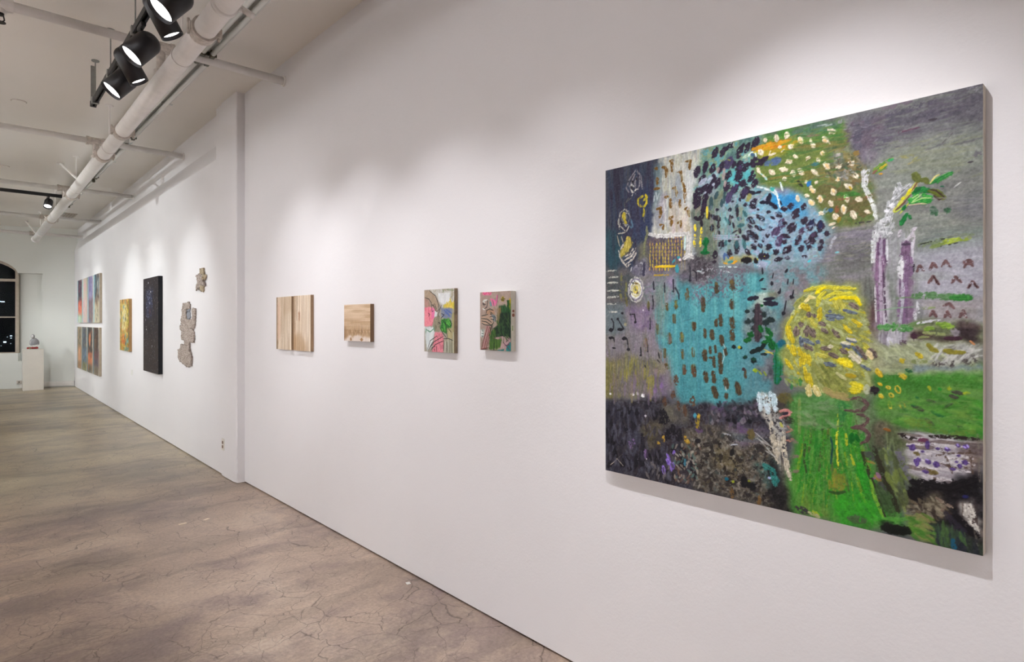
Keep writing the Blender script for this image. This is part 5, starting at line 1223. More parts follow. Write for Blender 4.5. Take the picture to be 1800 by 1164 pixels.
    P.stroke([(700, 290), (760, 310), (850, 380)], 74, [(84, 92, 30), (100, 112, 36)], z=1.0); P.s([[(690, 280), (760, 290), (860, 370)], [(730, 350), (800, 400), (860, 380)]], 10, (60, 40, 36)); P.dabs([(835, 240, 50, 16, 0)], (20, 92, 60))
    P.dabs([(370, 640, 170, 46, 118), (370, 500, 80, 34, 120), (440, 610, 60, 30, 60)], [(14, 104, 44), (34, 124, 60)], z=1.0)
    P.dabs([(735, 540, 130, 66, 60), (900, 525, 100, 90, 0)], [(36, 76, 48), (56, 96, 64)], a=0.92, dry=-1.2)
    P.stroke([(560, 960), (800, 900), (1020, 850), (1190, 830)], 70, [(116, 128, 92), (104, 120, 84)], a=0.7, dry=-0.7); P.stroke([(850, 925), (1030, 880)], 76, [(140, 160, 56), (160, 176, 70)], z=0.7, dry=-1.2); P.stroke([(1070, 890), (1170, 855)], 50, (140, 160, 60), dry=-0.9); P.stroke([(700, 980), (840, 930)], 50, (120, 140, 70), a=0.8, dry=-0.5)
    P.s([[(560, 945), (780, 890), (1020, 840)], [(820, 970), (1030, 920)]], 10, (56, 58, 52), dry=0.3)
    P.s([[(980, 250), (1060, 190)]], 8, (196, 198, 194), a=0.8)
    P.s([[(460, 780), (520, 740)], [(500, 760), (440, 860), (380, 920)], [(490, 820), (470, 1000)], [(330, 770), (310, 850)]], 34, [(186, 176, 188), (206, 200, 206)], a=0.9, z=0.8, dry=-0.7)
    P.scatter([(560, 420), (1300, 300), (1300, 850), (560, 880)], 70, 200, 16, -6, [(134, 138, 132), (120, 122, 120), (144, 146, 140), (112, 112, 116)], 8, a=0.4, z=0.2)
    P.s([[(60, 930), (60, 1164)], [(130, 880), (125, 1164)]], 34, [(112, 84, 114), (84, 60, 88)], a=0.95, dry=-1.2); P.s([[(90, 900), (90, 1164)]], 34, [(176, 166, 182), (150, 134, 156)], dry=-1.0); P.s([[(160, 880), (165, 1164)], [(15, 940), (10, 1164)]], 24, (206, 206, 210), dry=-0.9)
    P.s([[(400, 940), (390, 1060), (400, 1164)]], 90, [(104, 78, 104), (122, 98, 122)], dry=-1.3); P.s([[(470, 900), (470, 1164)], [(345, 1090), (340, 1164)]], 26, (190, 186, 194), dry=-0.8); P.stroke([(350, 945), (440, 940)], 30, (70, 56, 74), dry=-0.8)
    # --- trunks below and the panel of arches
    t(1540, 450, 4.85)
    P.s([[(30, 0), (30, 260), (40, 560)], [(80, 0), (75, 260)]], 30, [(112, 84, 112), (140, 110, 138)], dry=-1.0); P.s([[(55, 0), (60, 300), (60, 560)]], 22, (176, 160, 178), dry=-0.8); P.s([[(10, 250), (20, 560)]], 14, (206, 200, 204), dry=-0.6); P.s([[(85, 130), (95, 400), (110, 560)]], 14, (84, 66, 84), dry=-0.6)
    P.dabs([(240, 110, 170, 52, 92)], (214, 214, 216), z=0.8, dry=-1.3); P.s([[(285, 0), (280, 150), (270, 330)], [(320, 10), (320, 160)]], 34, [(112, 86, 114), (136, 110, 140)], dry=-1.0); P.s([[(250, 230), (240, 420), (220, 560)]], 30, (176, 172, 184), dry=-0.7); P.s([[(300, 300), (270, 430), (260, 560)], [(220, 380), (210, 540)]], 22, (124, 98, 128), dry=-0.6)
    P.stroke([(345, 20), (345, 130)], 10, (44, 36, 44), dry=0.0)
    ar = [(96, 68, 68), (118, 90, 90)]
    P.s([[(372, 125), (398, 78), (432, 118)], [(485, 108), (512, 55), (545, 92)], [(590, 82), (622, 32), (662, 82)], [(782, 88), (815, 30), (855, 80)], [(472, 225), (515, 165), (560, 235)], [(675, 222), (705, 170), (755, 218)], [(815, 265), (852, 210), (895, 262)], [(605, 420), (650, 400), (690, 442)], [(482, 512), (508, 468), (538, 515)], [(612, 520), (632, 472), (662, 520)], [(742, 520), (770, 465), (798, 520)]], 24, ar, z=0.7, dry=-1.3)
    P.dabs([(815, 50, 90, 50, 0)], ar, dry=-1.0); P.s([[(515, 165), (555, 235)], [(820, 262), (850, 212), (890, 260)]], 12, (60, 34, 36), dry=-0.3)
    P.stroke([(350, 340), (480, 335), (680, 345), (830, 345)], 62, [(72, 120, 66), (92, 134, 84)], a=0.9, dry=-1.0); P.stroke([(670, 350), (830, 350)], 52, [(44, 116, 48), (66, 136, 60)], z=0.7); P.stroke([(180, 355), (350, 350)], 14, (104, 134, 92), a=0.8, dry=-0.3); P.stroke([(20, 465), (200, 440), (340, 432)], 10, (130, 160, 130), a=0.8)
    P.stroke([(400, 445), (520, 435)], 26, (124, 140, 92), a=0.8, dry=-0.4); P.stroke([(50, 605), (160, 605), (310, 620)], 64, [(60, 122, 58), (84, 142, 76), (104, 150, 96)], z=0.7, dry=-1.2); P.stroke([(310, 590), (430, 570)], 40, (96, 130, 72), a=0.8, dry=-0.6)
    P.dabs([(600, 580, 130, 50, 5), (640, 600, 100, 50, -5), (480, 620, 90, 40, -10)], [(110, 150, 50), (140, 170, 70)], z=0.8, dry=-1.2); P.dabs([(520, 660, 200, 30, 5), (420, 690, 110, 24, 0)], (150, 162, 100), a=0.8, dry=-0.5)
    P.s([[(380, 572), (470, 555), (570, 545)], [(350, 480), (360, 540)], [(375, 390), (390, 480)]], 22, (206, 206, 210), dry=-0.5); P.dabs([(345, 680, 80, 70, 0), (680, 700, 150, 40, 0)], [(72, 42, 56), (56, 34, 44)], z=0.6)
    P.dabs([(700, 650, 50, 110, 0)], (150, 142, 150), a=0.8, dry=-0.5); P.dabs([(850, 740, 60, 14, 40)], (206, 140, 90)); P.stroke([(130, 700), (150, 760)], 34, (206, 204, 214), z=0.8); P.dabs([(250, 740, 80, 60, 50)], (84, 66, 80), a=0.85, dry=-0.8)
    P.scatter([(10, 780), (500, 740), (640, 860), (60, 900)], 50, 120, 18, 40, [(166, 174, 134), (186, 192, 156), (140, 148, 112), (176, 182, 150)], 14, a=0.6, z=0.5)
    P.scatter([(500, 760), (910, 760), (910, 900), (500, 900)], 60, 70, 16, -35, [(186, 188, 178), (150, 152, 146), (200, 200, 196), (120, 118, 112)], 25, a=0.6, z=0.5)
    P.s([[(470, 755), (500, 795), (545, 815)], [(610, 810), (700, 820), (775, 820)]], 38, [(150, 142, 50), (124, 118, 46)], z=1.0); P.dabs([(390, 850, 76, 40, 35), (240, 895, 66, 44, 50), (250, 1030, 76, 44, 45), (45, 1005, 80, 38, 70)], [(164, 150, 44), (196, 176, 50)], z=1.1); P.dabs([(390, 900, 130, 40, 0)], (120, 132, 76), a=0.8, dry=-0.4)
    P.dabs([(300, 980, 60, 30, 20)], (44, 92, 56)); P.stroke([(60, 970), (280, 960)], 90, (150, 156, 118), a=0.6, dry=-0.3)
    # --- yellow bush
    t(1370, 490, 5.289)
    P.fill([(230, 130), (420, 50), (720, 60), (790, 220), (780, 360), (820, 520), (960, 700), (900, 900), (850, 1020), (680, 1100), (450, 1080), (330, 1000), (120, 960), (40, 800), (30, 480), (120, 350), (200, 240)], [(140, 146, 70), (156, 164, 84), (172, 178, 104), (130, 134, 66)], 'i', 34, 0.97, 4, 6, seed=80)
    P.fill([(720, 500), (900, 540), (1005, 640), (1005, 860), (860, 860), (760, 700)], [(150, 152, 118), (166, 166, 130), (140, 138, 108)], 'i', 30, 0.9, 5, 5, seed=81)
    yel = [[(168, 162, 52), (200, 188, 64)], [(140, 148, 74), (172, 178, 100)], [(122, 128, 62), (150, 154, 84)], [(160, 170, 112), (186, 192, 146)], [(192, 176, 36), (214, 198, 44)]]
    for k2 in range(520):
        a0 = P.rng.uniform(0, 2 * math.pi); rr = math.sqrt(P.rng.uniform(0.02, 1))
        x, y = 470 + 390 * rr * math.cos(a0) + 30 * rr * math.sin(a0), 570 + 490 * rr * math.sin(a0)
        if y > 560 and x < 420: an = 70 + P.rng.uniform(-16, 16)
        elif y < 230: an = (x - 460) * 0.10 - 8 + P.rng.uniform(-14, 14)
        elif x < 250: an = 110 + P.rng.uniform(-20, 20)
        else: an = 32 + P.rng.uniform(-18, 18)
        P.dabs([(x, y, P.rng.uniform(60, 150), P.rng.uniform(18, 38), an)], yel[P.rng.choice(5, p=[0.12, 0.28, 0.34, 0.22, 0.04])], a=0.85, z=0.7, br=0.7)
    P.fill([(230, 130), (420, 50), (720, 60), (790, 220), (780, 360), (900, 640), (850, 1020), (680, 1100), (450, 1080), (330, 1000), (60, 900), (30, 480), (120, 350), (200, 240)], [(128, 134, 74), (150, 154, 96), (112, 116, 66)], 'i', 40, 0.3, 8, 6, seed=90)
    P.s([[(360, 135), (430, 80), (560, 75), (720, 90)], [(250, 110), (420, 66), (560, 90)], [(490, 200), (600, 150), (720, 160), (775, 240)], [(430, 180), (540, 130), (690, 130)], [(370, 250), (390, 170), (440, 120)]], 34, [(190, 182, 40), (216, 206, 60), (150, 150, 60)], z=1.2, br=0.9)
    P.s([[(500, 195), (620, 172), (740, 175), (775, 240)], [(360, 130), (400, 95), (440, 80)]], 30, [(222, 202, 10), (236, 216, 20)], z=1.5)
    P.s([[(260, 210), (300, 170), (340, 175)], [(200, 270), (240, 240)]], 34, [(222, 206, 120), (232, 222, 170)], z=1.3)
    P.dabs([(240, 255, 70, 44, 60), (280, 270, 80, 40, 80), (390, 330, 130, 40, 95), (100, 500, 130, 44, 85), (125, 550, 110, 40, 75), (145, 670, 110, 40, 75), (210, 690, 110, 40, 70), (245, 750, 120, 40, 100), (290, 760, 110, 36, 80), (100, 640, 60, 30, 60), (210, 780, 90, 26, 90), (260, 900, 160, 34, 80), (300, 950, 140, 34, 80), (100, 800, 130, 30, 55), (200, 910, 90, 24, 65), (740, 405, 110, 34, 30), (760, 440, 40, 30, 60), (650, 465, 120, 34, 45), (700, 620, 60, 20, 70)], [(184, 166, 34), (208, 188, 44)], z=1.4, br=0.8)
    P.dabs([(630, 780, 150, 74, 20), (640, 800, 110, 40, 25)], [(222, 202, 20), (232, 216, 60)], z=1.6); P.dabs([(745, 1000, 160, 60, 22), (715, 1045, 120, 56, 5)], [(206, 192, 20), (226, 212, 60)], z=1.5); P.dabs([(285, 1045, 120, 52, 85), (360, 1050, 110, 60, 65)], [(206, 190, 110), (222, 212, 160)], z=1.4)
    P.dabs([(680, 905, 90, 56, 10)], [(190, 166, 30), (160, 140, 40)], z=1.3); P.dabs([(405, 715, 120, 40, 20), (330, 410, 110, 34, 55), (600, 255, 150, 50, 65), (540, 240, 110, 40, 65)], [(176, 170, 60), (196, 190, 90)], z=1.2)
    P.dabs([(290, 335, 70, 50, 75), (340, 345, 50, 34, 80), (415, 420, 64, 40, 25), (435, 485, 80, 34, 35), (270, 490, 110, 40, 95), (315, 500, 110, 56, 60), (170, 490, 100, 50, 95), (215, 430, 80, 60, 40), (280, 640, 110, 44, 30), (450, 652, 90, 44, 12), (520, 715, 100, 46, 25), (620, 675, 80, 44, 35), (710, 250, 110, 44, 35), (545, 510, 110, 34, 50), (785, 690, 160, 44, 52), (890, 690, 110, 50, 55)], [(96, 82, 76), (122, 108, 100)], z=1.1, br=0.9)
    P.dabs([(530, 350, 170, 56, 8), (485, 305, 50, 44, 0), (490, 375, 80, 34, 10), (680, 305, 140, 34, 15), (485, 800, 120, 40, 15), (280, 585, 130, 44, 25), (215, 585, 100, 40, 80), (375, 590, 60, 40, 30), (635, 620, 90, 56, 20), (690, 575, 110, 44, 15), (740, 680, 150, 26, 50), (820, 830, 110, 34, 30)], [(84, 92, 108), (112, 124, 134)], z=1.1, br=0.9)
    P.dabs([(640, 600, 90, 26, 10), (690, 565, 90, 20, 15), (490, 630, 60, 40, 10), (720, 730, 160, 60, 45), (850, 700, 70, 70, 40)], [(196, 190, 150), (214, 208, 190)], z=1.2); P.dabs([(860, 710, 100, 40, 60)], (222, 202, 150), z=1.4)
    P.fill([(330, 800), (520, 850), (640, 950), (640, 1060), (470, 1060), (360, 960)], [(126, 130, 62), (140, 144, 78), (112, 116, 56)], 'i', 30, 0.75, 5, 5); P.scatter([(330, 800), (520, 850), (640, 950), (620, 1060), (470, 1060), (360, 960)], 30, 150, 20, 50, [(150, 152, 80), (112, 120, 56), (134, 140, 70)], 12, a=0.7, z=0.6, br=0.9)
    P.stroke([(440, 1035), (520, 1090), (640, 1090)], 60, [(176, 160, 96), (150, 134, 84)], a=0.85, z=0.8); P.dabs([(590, 910, 120, 30, 35)], (186, 184, 130), z=1.0)
    P.scatter([(60, 840), (240, 880), (240, 1000), (60, 1000)], 24, 60, 20, 60, [(110, 140, 110), (150, 166, 120), (40, 120, 60), (130, 150, 60)], 40, a=0.7); P.dabs([(30, 600, 70, 90, 90)], (20, 90, 110), a=0.9)
    P.dabs([(900, 1040, 110, 90, 0)], [(34, 28, 32), (50, 40, 44)], z=0.7); P.dabs([(945, 880, 90, 44, 60), (955, 985, 50, 24, 30), (970, 1100, 50, 44, 40)], [(196, 160, 30), (214, 190, 60)], z=1.3)
    P.stroke([(820, 880), (860, 980)], 30, (170, 176, 120), z=0.9); P.stroke([(830, 1000), (830, 1060)], 50, (190, 196, 170), a=0.8)
    # --- white trunk, pink loops
    t(1220, 690, 5.544)
    P.s([[(640, 20), (650, 100), (650, 180)], [(690, 30), (700, 120), (730, 210)], [(790, 30), (800, 180)], [(750, 10), (760, 130)]], 44, [(170, 196, 204), (206, 222, 226)], z=1.0, dry=-0.7); P.dabs([(800, 165, 70, 50, 0), (720, 160, 70, 40, 70), (650, 150, 60, 30, 90)], (206, 222, 230), z=1.2)
    P.s([[(760, 300), (770, 420), (790, 520), (820, 690)], [(880, 390), (880, 560), (920, 760), (950, 860)], [(810, 450), (830, 600)], [(860, 500), (900, 640)]], 44, [(176, 166, 146), (206, 198, 178)], z=1.0, dry=-0.6)
    P.speck([(730, 180), (850, 180), (900, 400), (760, 420)], [(206, 206, 200), (176, 176, 168)], 0.3, 0.85, 170, 12, 3)
    P.s([[(850, 260), (920, 230), (950, 200), (900, 180), (850, 195)]], 30, [(186, 120, 116), (206, 146, 140)], z=1.0); P.dabs([(900, 215, 60, 24, -20)], (44, 36, 50)); P.s([[(920, 340), (965, 380), (910, 400)], [(910, 480), (970, 470), (940, 490)]], 20, (170, 120, 104), dry=-0.5)
    P.dabs([(860, 325, 50, 30, 60)], (190, 190, 90)); P.dabs([(930, 280, 110, 60, 20)], (50, 42, 40), a=0.8, dry=-0.6)
    P.s([[(640, 470), (800, 650)], [(600, 400), (780, 560)], [(700, 580), (800, 640)], [(620, 460), (720, 520)]], 9, (190, 190, 186), a=0.8)
    P.s([[(330, 525), (430, 520)], [(280, 410), (360, 430)]], 14, (176, 180, 190), dry=-0.2)
    P.dabs([(470, 370, 100, 60, 20), (230, 170, 140, 60, 0), (50, 380, 90, 60, 10)], (96, 70, 112), a=0.7, dry=-0.5); P.dabs([(560, 420, 110, 60, 92), (870, 60, 110, 90, 90)], (100, 88, 44), a=0.8, dry=-0.7)
    P.scatter([(100, 120), (600, 80), (640, 200), (500, 330), (100, 330)], 70, 50, 24, 90, [(34, 32, 40), (74, 70, 84), (100, 86, 106), (50, 60, 66), (130, 122, 130)], 60, a=0.7, z=0.5)
    P.scatter([(0, 480), (320, 400), (700, 480), (760, 900), (640, 1090), (0, 960)], 150, 44, 20, 80, [(44, 38, 36), (130, 122, 108), (92, 84, 66), (160, 154, 142), (70, 62, 56), (74, 92, 92), (112, 96, 74)], 70, a=0.42, z=0.5)
    P.dabs([(780, 830, 150, 50, 92), (720, 740, 110, 50, 30), (800, 880, 110, 60, 95)], [(34, 116, 112), (60, 136, 128)], a=0.85, dry=-0.9); P.dabs([(740, 850, 40, 30, 60)], (160, 170, 206)); P.dabs([(320, 860, 50, 40, 0)], (30, 100, 120)); P.dabs([(385, 885, 40, 30, 90), (540, 890, 40, 26, 90)], (140, 150, 44)); P.dabs([(370, 600, 70, 34, 110), (330, 280, 50, 40, 0), (395, 290, 60, 34, 60), (545, 290, 60, 40, 70), (490, 890, 110, 60, 90), (560, 930, 110, 80, 60)], (22, 20, 24), a=0.9)
    P.dabs([(370, 1000, 100, 34, 90), (640, 1070, 100, 34, 100)], (124, 92, 50), a=0.8, dry=-0.6); P.dabs([(40, 250, 70, 34, 90), (30, 320, 90, 34, 80)], (160, 136, 40), a=0.85, dry=-0.5); P.dabs([(10, 235, 40, 30, 90)], (70, 150, 170))
    # --- thicket, far left
    t(1060, 650, 5.29)
    P.dabs([(105, 620, 190, 60, 105), (70, 520, 110, 30, 90), (30, 620, 160, 26, 80), (110, 780, 150, 50, 115), (185, 690, 60, 70, 90), (200, 570, 90, 36, 100), (265, 530, 90, 56, 80), (180, 460, 120, 44, 80), (240, 380, 90, 34, 95), (310, 420, 100, 30, 90), (100, 830, 110, 50, 150), (140, 850, 150, 40, 70), (180, 880, 90, 30, 85), (60, 890, 90, 40, 130), (235, 820, 90, 70, 90), (240, 935, 60, 44, 90), (300, 880, 170, 36, 92), (350, 700, 190, 54, 92), (355, 840, 150, 60, 92), (420, 890, 190, 50, 92), (500, 850, 200, 60, 92), (510, 980, 110, 50, 92), (590, 1020, 150, 40, 85), (600, 620, 110, 50, 100), (650, 570, 110, 50, 80), (700, 620, 120, 60, 100), (740, 830, 190, 60, 92), (720, 890, 110, 40, 92), (655, 990, 110, 30, 92), (550, 420, 110, 90, 20), (480, 440, 90, 40, 100), (560, 480, 110, 60, 160), (330, 510, 70, 40, 60), (820, 900, 200, 24, 92), (855, 1010, 110, 30, 95), (880, 680, 60, 60, 0), (650, 760, 110, 40, 92), (50, 400, 40, 30, 0)], [(22, 20, 26), (34, 30, 36)], a=0.92, z=0.8, dry=-1.5)
    P.s([[(130, 390), (240, 340), (330, 310), (440, 310)]], 24, (40, 38, 40), a=0.85, dry=-0.5)
    P.s([[(120, 840), (180, 910)], [(140, 830), (170, 800)], [(60, 900), (120, 850)]], 7, (176, 166, 150))
    P.dabs([(265, 690, 80, 56, 100), (250, 730, 60, 30, 60), (390, 800, 80, 36, 92), (440, 230, 110, 30, 92), (540, 170, 90, 26, 92), (480, 190, 80, 30, 92)], [(120, 92, 146), (140, 110, 160)], a=0.8, dry=-0.8)
    P.dabs([(600, 820, 60, 24, 60), (610, 880, 90, 44, 60), (640, 920, 90, 34, 110), (560, 950, 90, 34, 80), (660, 790, 50, 24, 90)], [(110, 84, 170), (150, 124, 206)], z=1.1)
    P.dabs([(560, 655, 60, 24, 92), (760, 640, 40, 40, 0), (780, 680, 60, 34, 30), (515, 700, 50, 24, 60), (890, 440, 40, 50, 90)], [(170, 130, 40), (196, 160, 60)], a=0.9, z=0.9, dry=-1.0)
    P.dabs([(365, 250, 44, 30, 60), (315, 232, 36, 26, 60), (270, 240, 34, 22, 10), (62, 235, 24, 24, 0)], (230, 230, 228), z=1.1)
    P.dabs([(570, 305, 90, 34, 85), (650, 245, 70, 40, 90), (835, 300, 100, 44, 86), (700, 345, 90, 26, 85), (680, 100, 100, 38, 85), (760, 20, 60, 30, 86), (845, 30, 90, 40, 80), (760, 390, 110, 30, 86)], [(78, 54, 40), (100, 72, 54)], a=0.9, dry=-1.0)
    P.dabs([(270, 740, 14, 12, 0), (400, 845, 16, 12, 0), (390, 440, 30, 24, 0)], (206, 200, 206)); P.dabs([(855, 435, 50, 30, 90), (760, 870, 80, 20, 92)], (70, 140, 160), a=0.8)
    P.scatter([(640, 720), (899, 700), (899, 1130), (640, 1040)], 90, 40, 16, 90, [(150, 140, 128), (84, 110, 104), (60, 54, 54), (170, 164, 150), (110, 84, 70)], 60, a=0.75, z=0.6)
    P.scatter([(40, 340), (440, 330), (600, 760), (400, 980), (40, 900)], 120, 80, 20, 95, [(74, 74, 88), (50, 48, 58), (88, 86, 98), (60, 56, 60), (36, 32, 40)], 25, a=0.6, z=0.4)
    P.scatter([(380, 880), (640, 900), (640, 1050), (400, 1010)], 30, 60, 18, 85, [(92, 92, 104), (120, 114, 112), (60, 58, 66)], 30, a=0.7, z=0.5)
    P.scatter([(30, 60), (600, 20), (560, 280), (30, 270)], 60, 130, 16, 92, [(150, 144, 60), (112, 106, 96), (130, 112, 134), (120, 118, 80)], 6, a=0.5, z=0.3)
    # --- grass blades
    t(1370, 690, 4.847)
    g = [[(44, 126, 34), (64, 146, 44)], [(76, 136, 56), (96, 152, 66)], [(30, 116, 34), (50, 130, 44)], [(110, 150, 40), (140, 166, 40)], [(60, 84, 40), (84, 96, 50)]]
    for k2 in range(230):
        x, y = P.rng.uniform(190, 720), P.rng.uniform(360, 900)
        if y > 1300 - x * 0.2 or x < 160 + (y > 700) * -20: continue
        ln = P.rng.uniform(90, 260); lean = (x - 420) * 0.0006 + P.rng.uniform(-0.05, 0.05)
        P.stroke([(x, y - ln / 2), (x + lean * ln * 0.6, y), (x + lean * ln * 1.6, y + ln / 2)], P.rng.uniform(9, 26), g[P.rng.choice(5, p=[0.32, 0.26, 0.2, 0.1, 0.12])], a=0.72, z=0.5, dry=-0.8)
    P.stroke([(515, 190), (500, 400), (505, 520), (515, 660)], 16, [(176, 180, 40), (206, 206, 60)], z=0.9, dry=-0.7); P.stroke([(450, 390), (465, 480), (450, 620)], 14, (34, 74, 66)); P.s([[(580, 360), (590, 470)], [(620, 540), (655, 640)], [(800, 820), (830, 930)]], 18, (166, 176, 44), dry=-0.5)
    P.s([[(235, 440), (215, 560), (240, 700)], [(310, 200), (315, 330)]], 16, (50, 66, 36), a=0.85, dry=-0.5); P.stroke([(340, 330), (420, 315), (560, 285)], 10, (54, 76, 44), dry=0.0)
    P.dabs([(550, 120, 90, 110, 90), (550, 200, 120, 60, 92)], [(40, 110, 50), (54, 128, 60)], a=0.85, dry=-1.0); P.dabs([(630, 400, 100, 36, 95), (680, 400, 80, 26, 70)], (20, 96, 30))
    P.dabs([(480, 720, 120, 30, 100), (530, 780, 150, 80, 92), (440, 800, 80, 26, 95), (480, 820, 80, 26, 90)], [(150, 150, 50), (124, 120, 50)], a=0.8, dry=-0.8); P.stroke([(440, 860), (500, 875), (570, 860)], 24, (44, 70, 34), a=0.8)
    P.dabs([(320, 1050, 110, 40, 20), (560, 1000, 260, 200, 90), (750, 1000, 260, 160, 60)], [(50, 156, 36), (66, 166, 40)], a=0.6, dry=-0.6); P.dabs([(320, 1055, 80, 40, 40)], (170, 180, 50), a=0.9); P.dabs([(730, 740, 260, 60, 75), (700, 700, 110, 50, 75)], [(36, 136, 30), (50, 156, 40)], a=0.85, dry=-1.1)
    mb = [(84, 62, 62), (104, 80, 78)]
    P.s([[(590, 66), (640, 54), (700, 56), (745, 74), (766, 104), (750, 140), (712, 160), (650, 166), (575, 158)], [(680, 192), (735, 202), (768, 230), (766, 262), (730, 288), (680, 300), (625, 306)], [(640, 314), (700, 312), (752, 330), (782, 364), (776, 402), (750, 428), (712, 442)]], 28, mb, z=0.8, dry=-1.5); P.stroke([(420, 10), (530, 50), (600, 65)], 34, (166, 146, 96), a=0.85, z=0.8)
    P.s([[(120, 420), (160, 440)], [(100, 560), (165, 550)], [(110, 690), (165, 680)]], 30, (126, 110, 100), a=0.85, dry=-0.5)
    P.dabs([(850, 740, 90, 60, 50), (790, 605, 90, 20, 20)], (150, 122, 60), a=0.85, dry=-0.8); P.dabs([(860, 720, 60, 30, 60), (820, 745, 40, 30, 0)], (140, 104, 130)); P.dabs([(780, 550, 110, 70, 30), (890, 830, 110, 60, 70)], (72, 66, 76), a=0.75, dry=-0.7)
    P.s([[(720, 520), (760, 640), (830, 830), (880, 1000), (920, 1080)], [(820, 470), (870, 580), (921, 680)]], 30, (46, 44, 34), a=0.85, dry=-0.8); P.stroke([(790, 760), (840, 930), (900, 1080)], 26, (110, 166, 50), dry=-0.8); P.stroke([(620, 1090), (740, 1110)], 70, (76, 92, 64), a=0.85, dry=-0.8)
    P.fill([(810, 260), (921, 240), (921, 460), (820, 440)], [(86, 76, 62), (110, 100, 80), (70, 62, 52)], 'i', 40, 0.85, 5, 6); P.stroke([(160, 1000), (250, 1040)], 50, (60, 58, 58), dry=-0.6); P.stroke([(260, 1040), (350, 1080)], 30, (176, 176, 130), dry=-0.4)
    P.dabs([(70, 60, 130, 90, 90)], (96, 92, 50), a=0.7, dry=-0.6); P.s([[(180, 50), (180, 380)]], 26, (130, 146, 80), a=0.7, dry=-0.4)
    P.scatter([(200, 60), (500, 60), (520, 300), (200, 330)], 50, 120, 26, 10, [(96, 142, 80), (112, 148, 100), (76, 126, 60), (130, 150, 110)], 30, a=0.45, z=0.3)
    # --- lower right
    t(1540, 680, 3.88)
    yl = [(176, 160, 40), (206, 186, 70)]
    for x, y, rx, ry in ((50, 68, 14, 15), (120, 62, 16, 14), (165, 22, 20, 26), (110, 128, 12, 26), (195, 130, 20, 24), (100, 8, 14, 10)):
        P.stroke([(x + rx * math.cos(q * 0.9), y + ry * math.sin(q * 0.9 + 0.4)) for q in range(8)], 9, yl, z=1.2)
    P.dabs([(575, 42, 80, 26, 8), (548, 70, 64, 26, 18), (515, 132, 70, 18, -28), (300, 148, 90, 34, 25), (385, 245, 80, 28, 40), (395, 102, 70, 26, 10), (600, 286, 54, 34, 45)], [(52, 58, 46), (74, 76, 60)], z=0.8); P.dabs([(270, 130, 40, 20, 30), (210, 155, 50, 20, 40), (445, 195, 110, 24, 25), (300, 80, 34, 20, 40)], (34, 96, 50), a=0.85); P.dabs([(640, 45, 50, 24, 0), (385, 15, 40, 20, 70), (520, 15, 36, 30, 0)], (150, 166, 40)); P.dabs([(455, 20, 40, 30, 60)], (36, 130, 40)); P.dabs([(225, 205, 60, 12, 10)], (150, 166, 80))
    P.scatter([(60, 100), (730, 40), (730, 350), (200, 290)], 110, 130, 22, 8, [(80, 140, 50), (100, 148, 66), (60, 122, 40), (116, 156, 60), (90, 130, 70)], 18, a=0.45, z=0.3)
    P.dabs([(300, 255, 190, 60, 5), (600, 320, 200, 40, -5), (450, 310, 190, 30, 5)], [(112, 136, 50), (84, 120, 44)], a=0.6, dry=-0.4)
    P.s([[(170, 330), (230, 350), (290, 360)], [(380, 345), (560, 350), (720, 365)]], 26, (44, 36, 34), dry=-0.5); P.dabs([(340, 370, 70, 30, 0)], (110, 60, 84)); P.dabs([(90, 300, 50, 20, 20)], (140, 90, 40))
    P.s([[(260, 440), (400, 470), (560, 500), (690, 540)], [(230, 400), (420, 400), (640, 420)], [(300, 560), (480, 570), (660, 590)], [(280, 500), (460, 530), (600, 520)], [(320, 620), (480, 640), (540, 650)], [(560, 470), (680, 500)]], 20, [(196, 188, 190), (220, 216, 218)], a=0.85, z=0.8, dry=-0.4)
    P.s([[(460, 410), (500, 500), (540, 600)], [(400, 480), (560, 460), (720, 460)], [(350, 560), (420, 600), (420, 660)], [(420, 520), (560, 560), (680, 560)], [(660, 440), (680, 600)]], 14, (84, 66, 56), a=0.8, dry=-0.3); P.dabs([(295, 465, 44, 26, 20), (400, 590, 80, 34, 10)], (106, 92, 44), a=0.85, dry=-0.8)
    P.dabs([(265, 420, 60, 40, 110), (368, 405, 60, 26, 95), (335, 450, 30, 26, 0), (438, 430, 34, 26, 0), (503, 435, 44, 36, 0), (580, 410, 36, 30, 90), (635, 415, 50, 34, 0), (300, 520, 60, 36, 110), (375, 520, 50, 44, 0), (430, 540, 60, 40, 100), (355, 588, 44, 24, 10), (590, 550, 44, 34, 100), (630, 525, 50, 40, 110), (545, 570, 36, 20, 0), (580, 478, 30, 18, 0), (570, 520, 30, 20, 0)], [(72, 50, 112), (96, 72, 140)], a=0.92, z=0.9); P.dabs([(648, 412, 30, 12, 60), (625, 420, 24, 10, 30), (500, 425, 24, 10, 40), (578, 405, 20, 10, 60), (365, 505, 26, 10, 20)], (176, 156, 230), z=1.2)
    P.s([[(150, 450), (200, 560), (250, 650)], [(165, 440), (230, 560)]], 26, (110, 106, 120), a=0.85, dry=-0.6); P.s([[(0, 440), (60, 600), (120, 740), (160, 860)]], 34, (44, 42, 30), a=0.9, dry=-0.9); P.scatter([(20, 420), (130, 430), (250, 700), (200, 850), (100, 640)], 70, 80, 20, 70, [(110, 124, 60), (84, 100, 56), (134, 150, 80), (96, 106, 92), (70, 78, 50)], 25, a=0.65, z=0.5)
    P.stroke([(30, 700), (80, 800), (120, 880)], 70, [(56, 80, 44), (66, 92, 52)], a=0.8, dry=-0.9); P.s([[(60, 910), (180, 920), (240, 910)]], 26, (84, 150, 60), a=0.85, dry=-0.6)
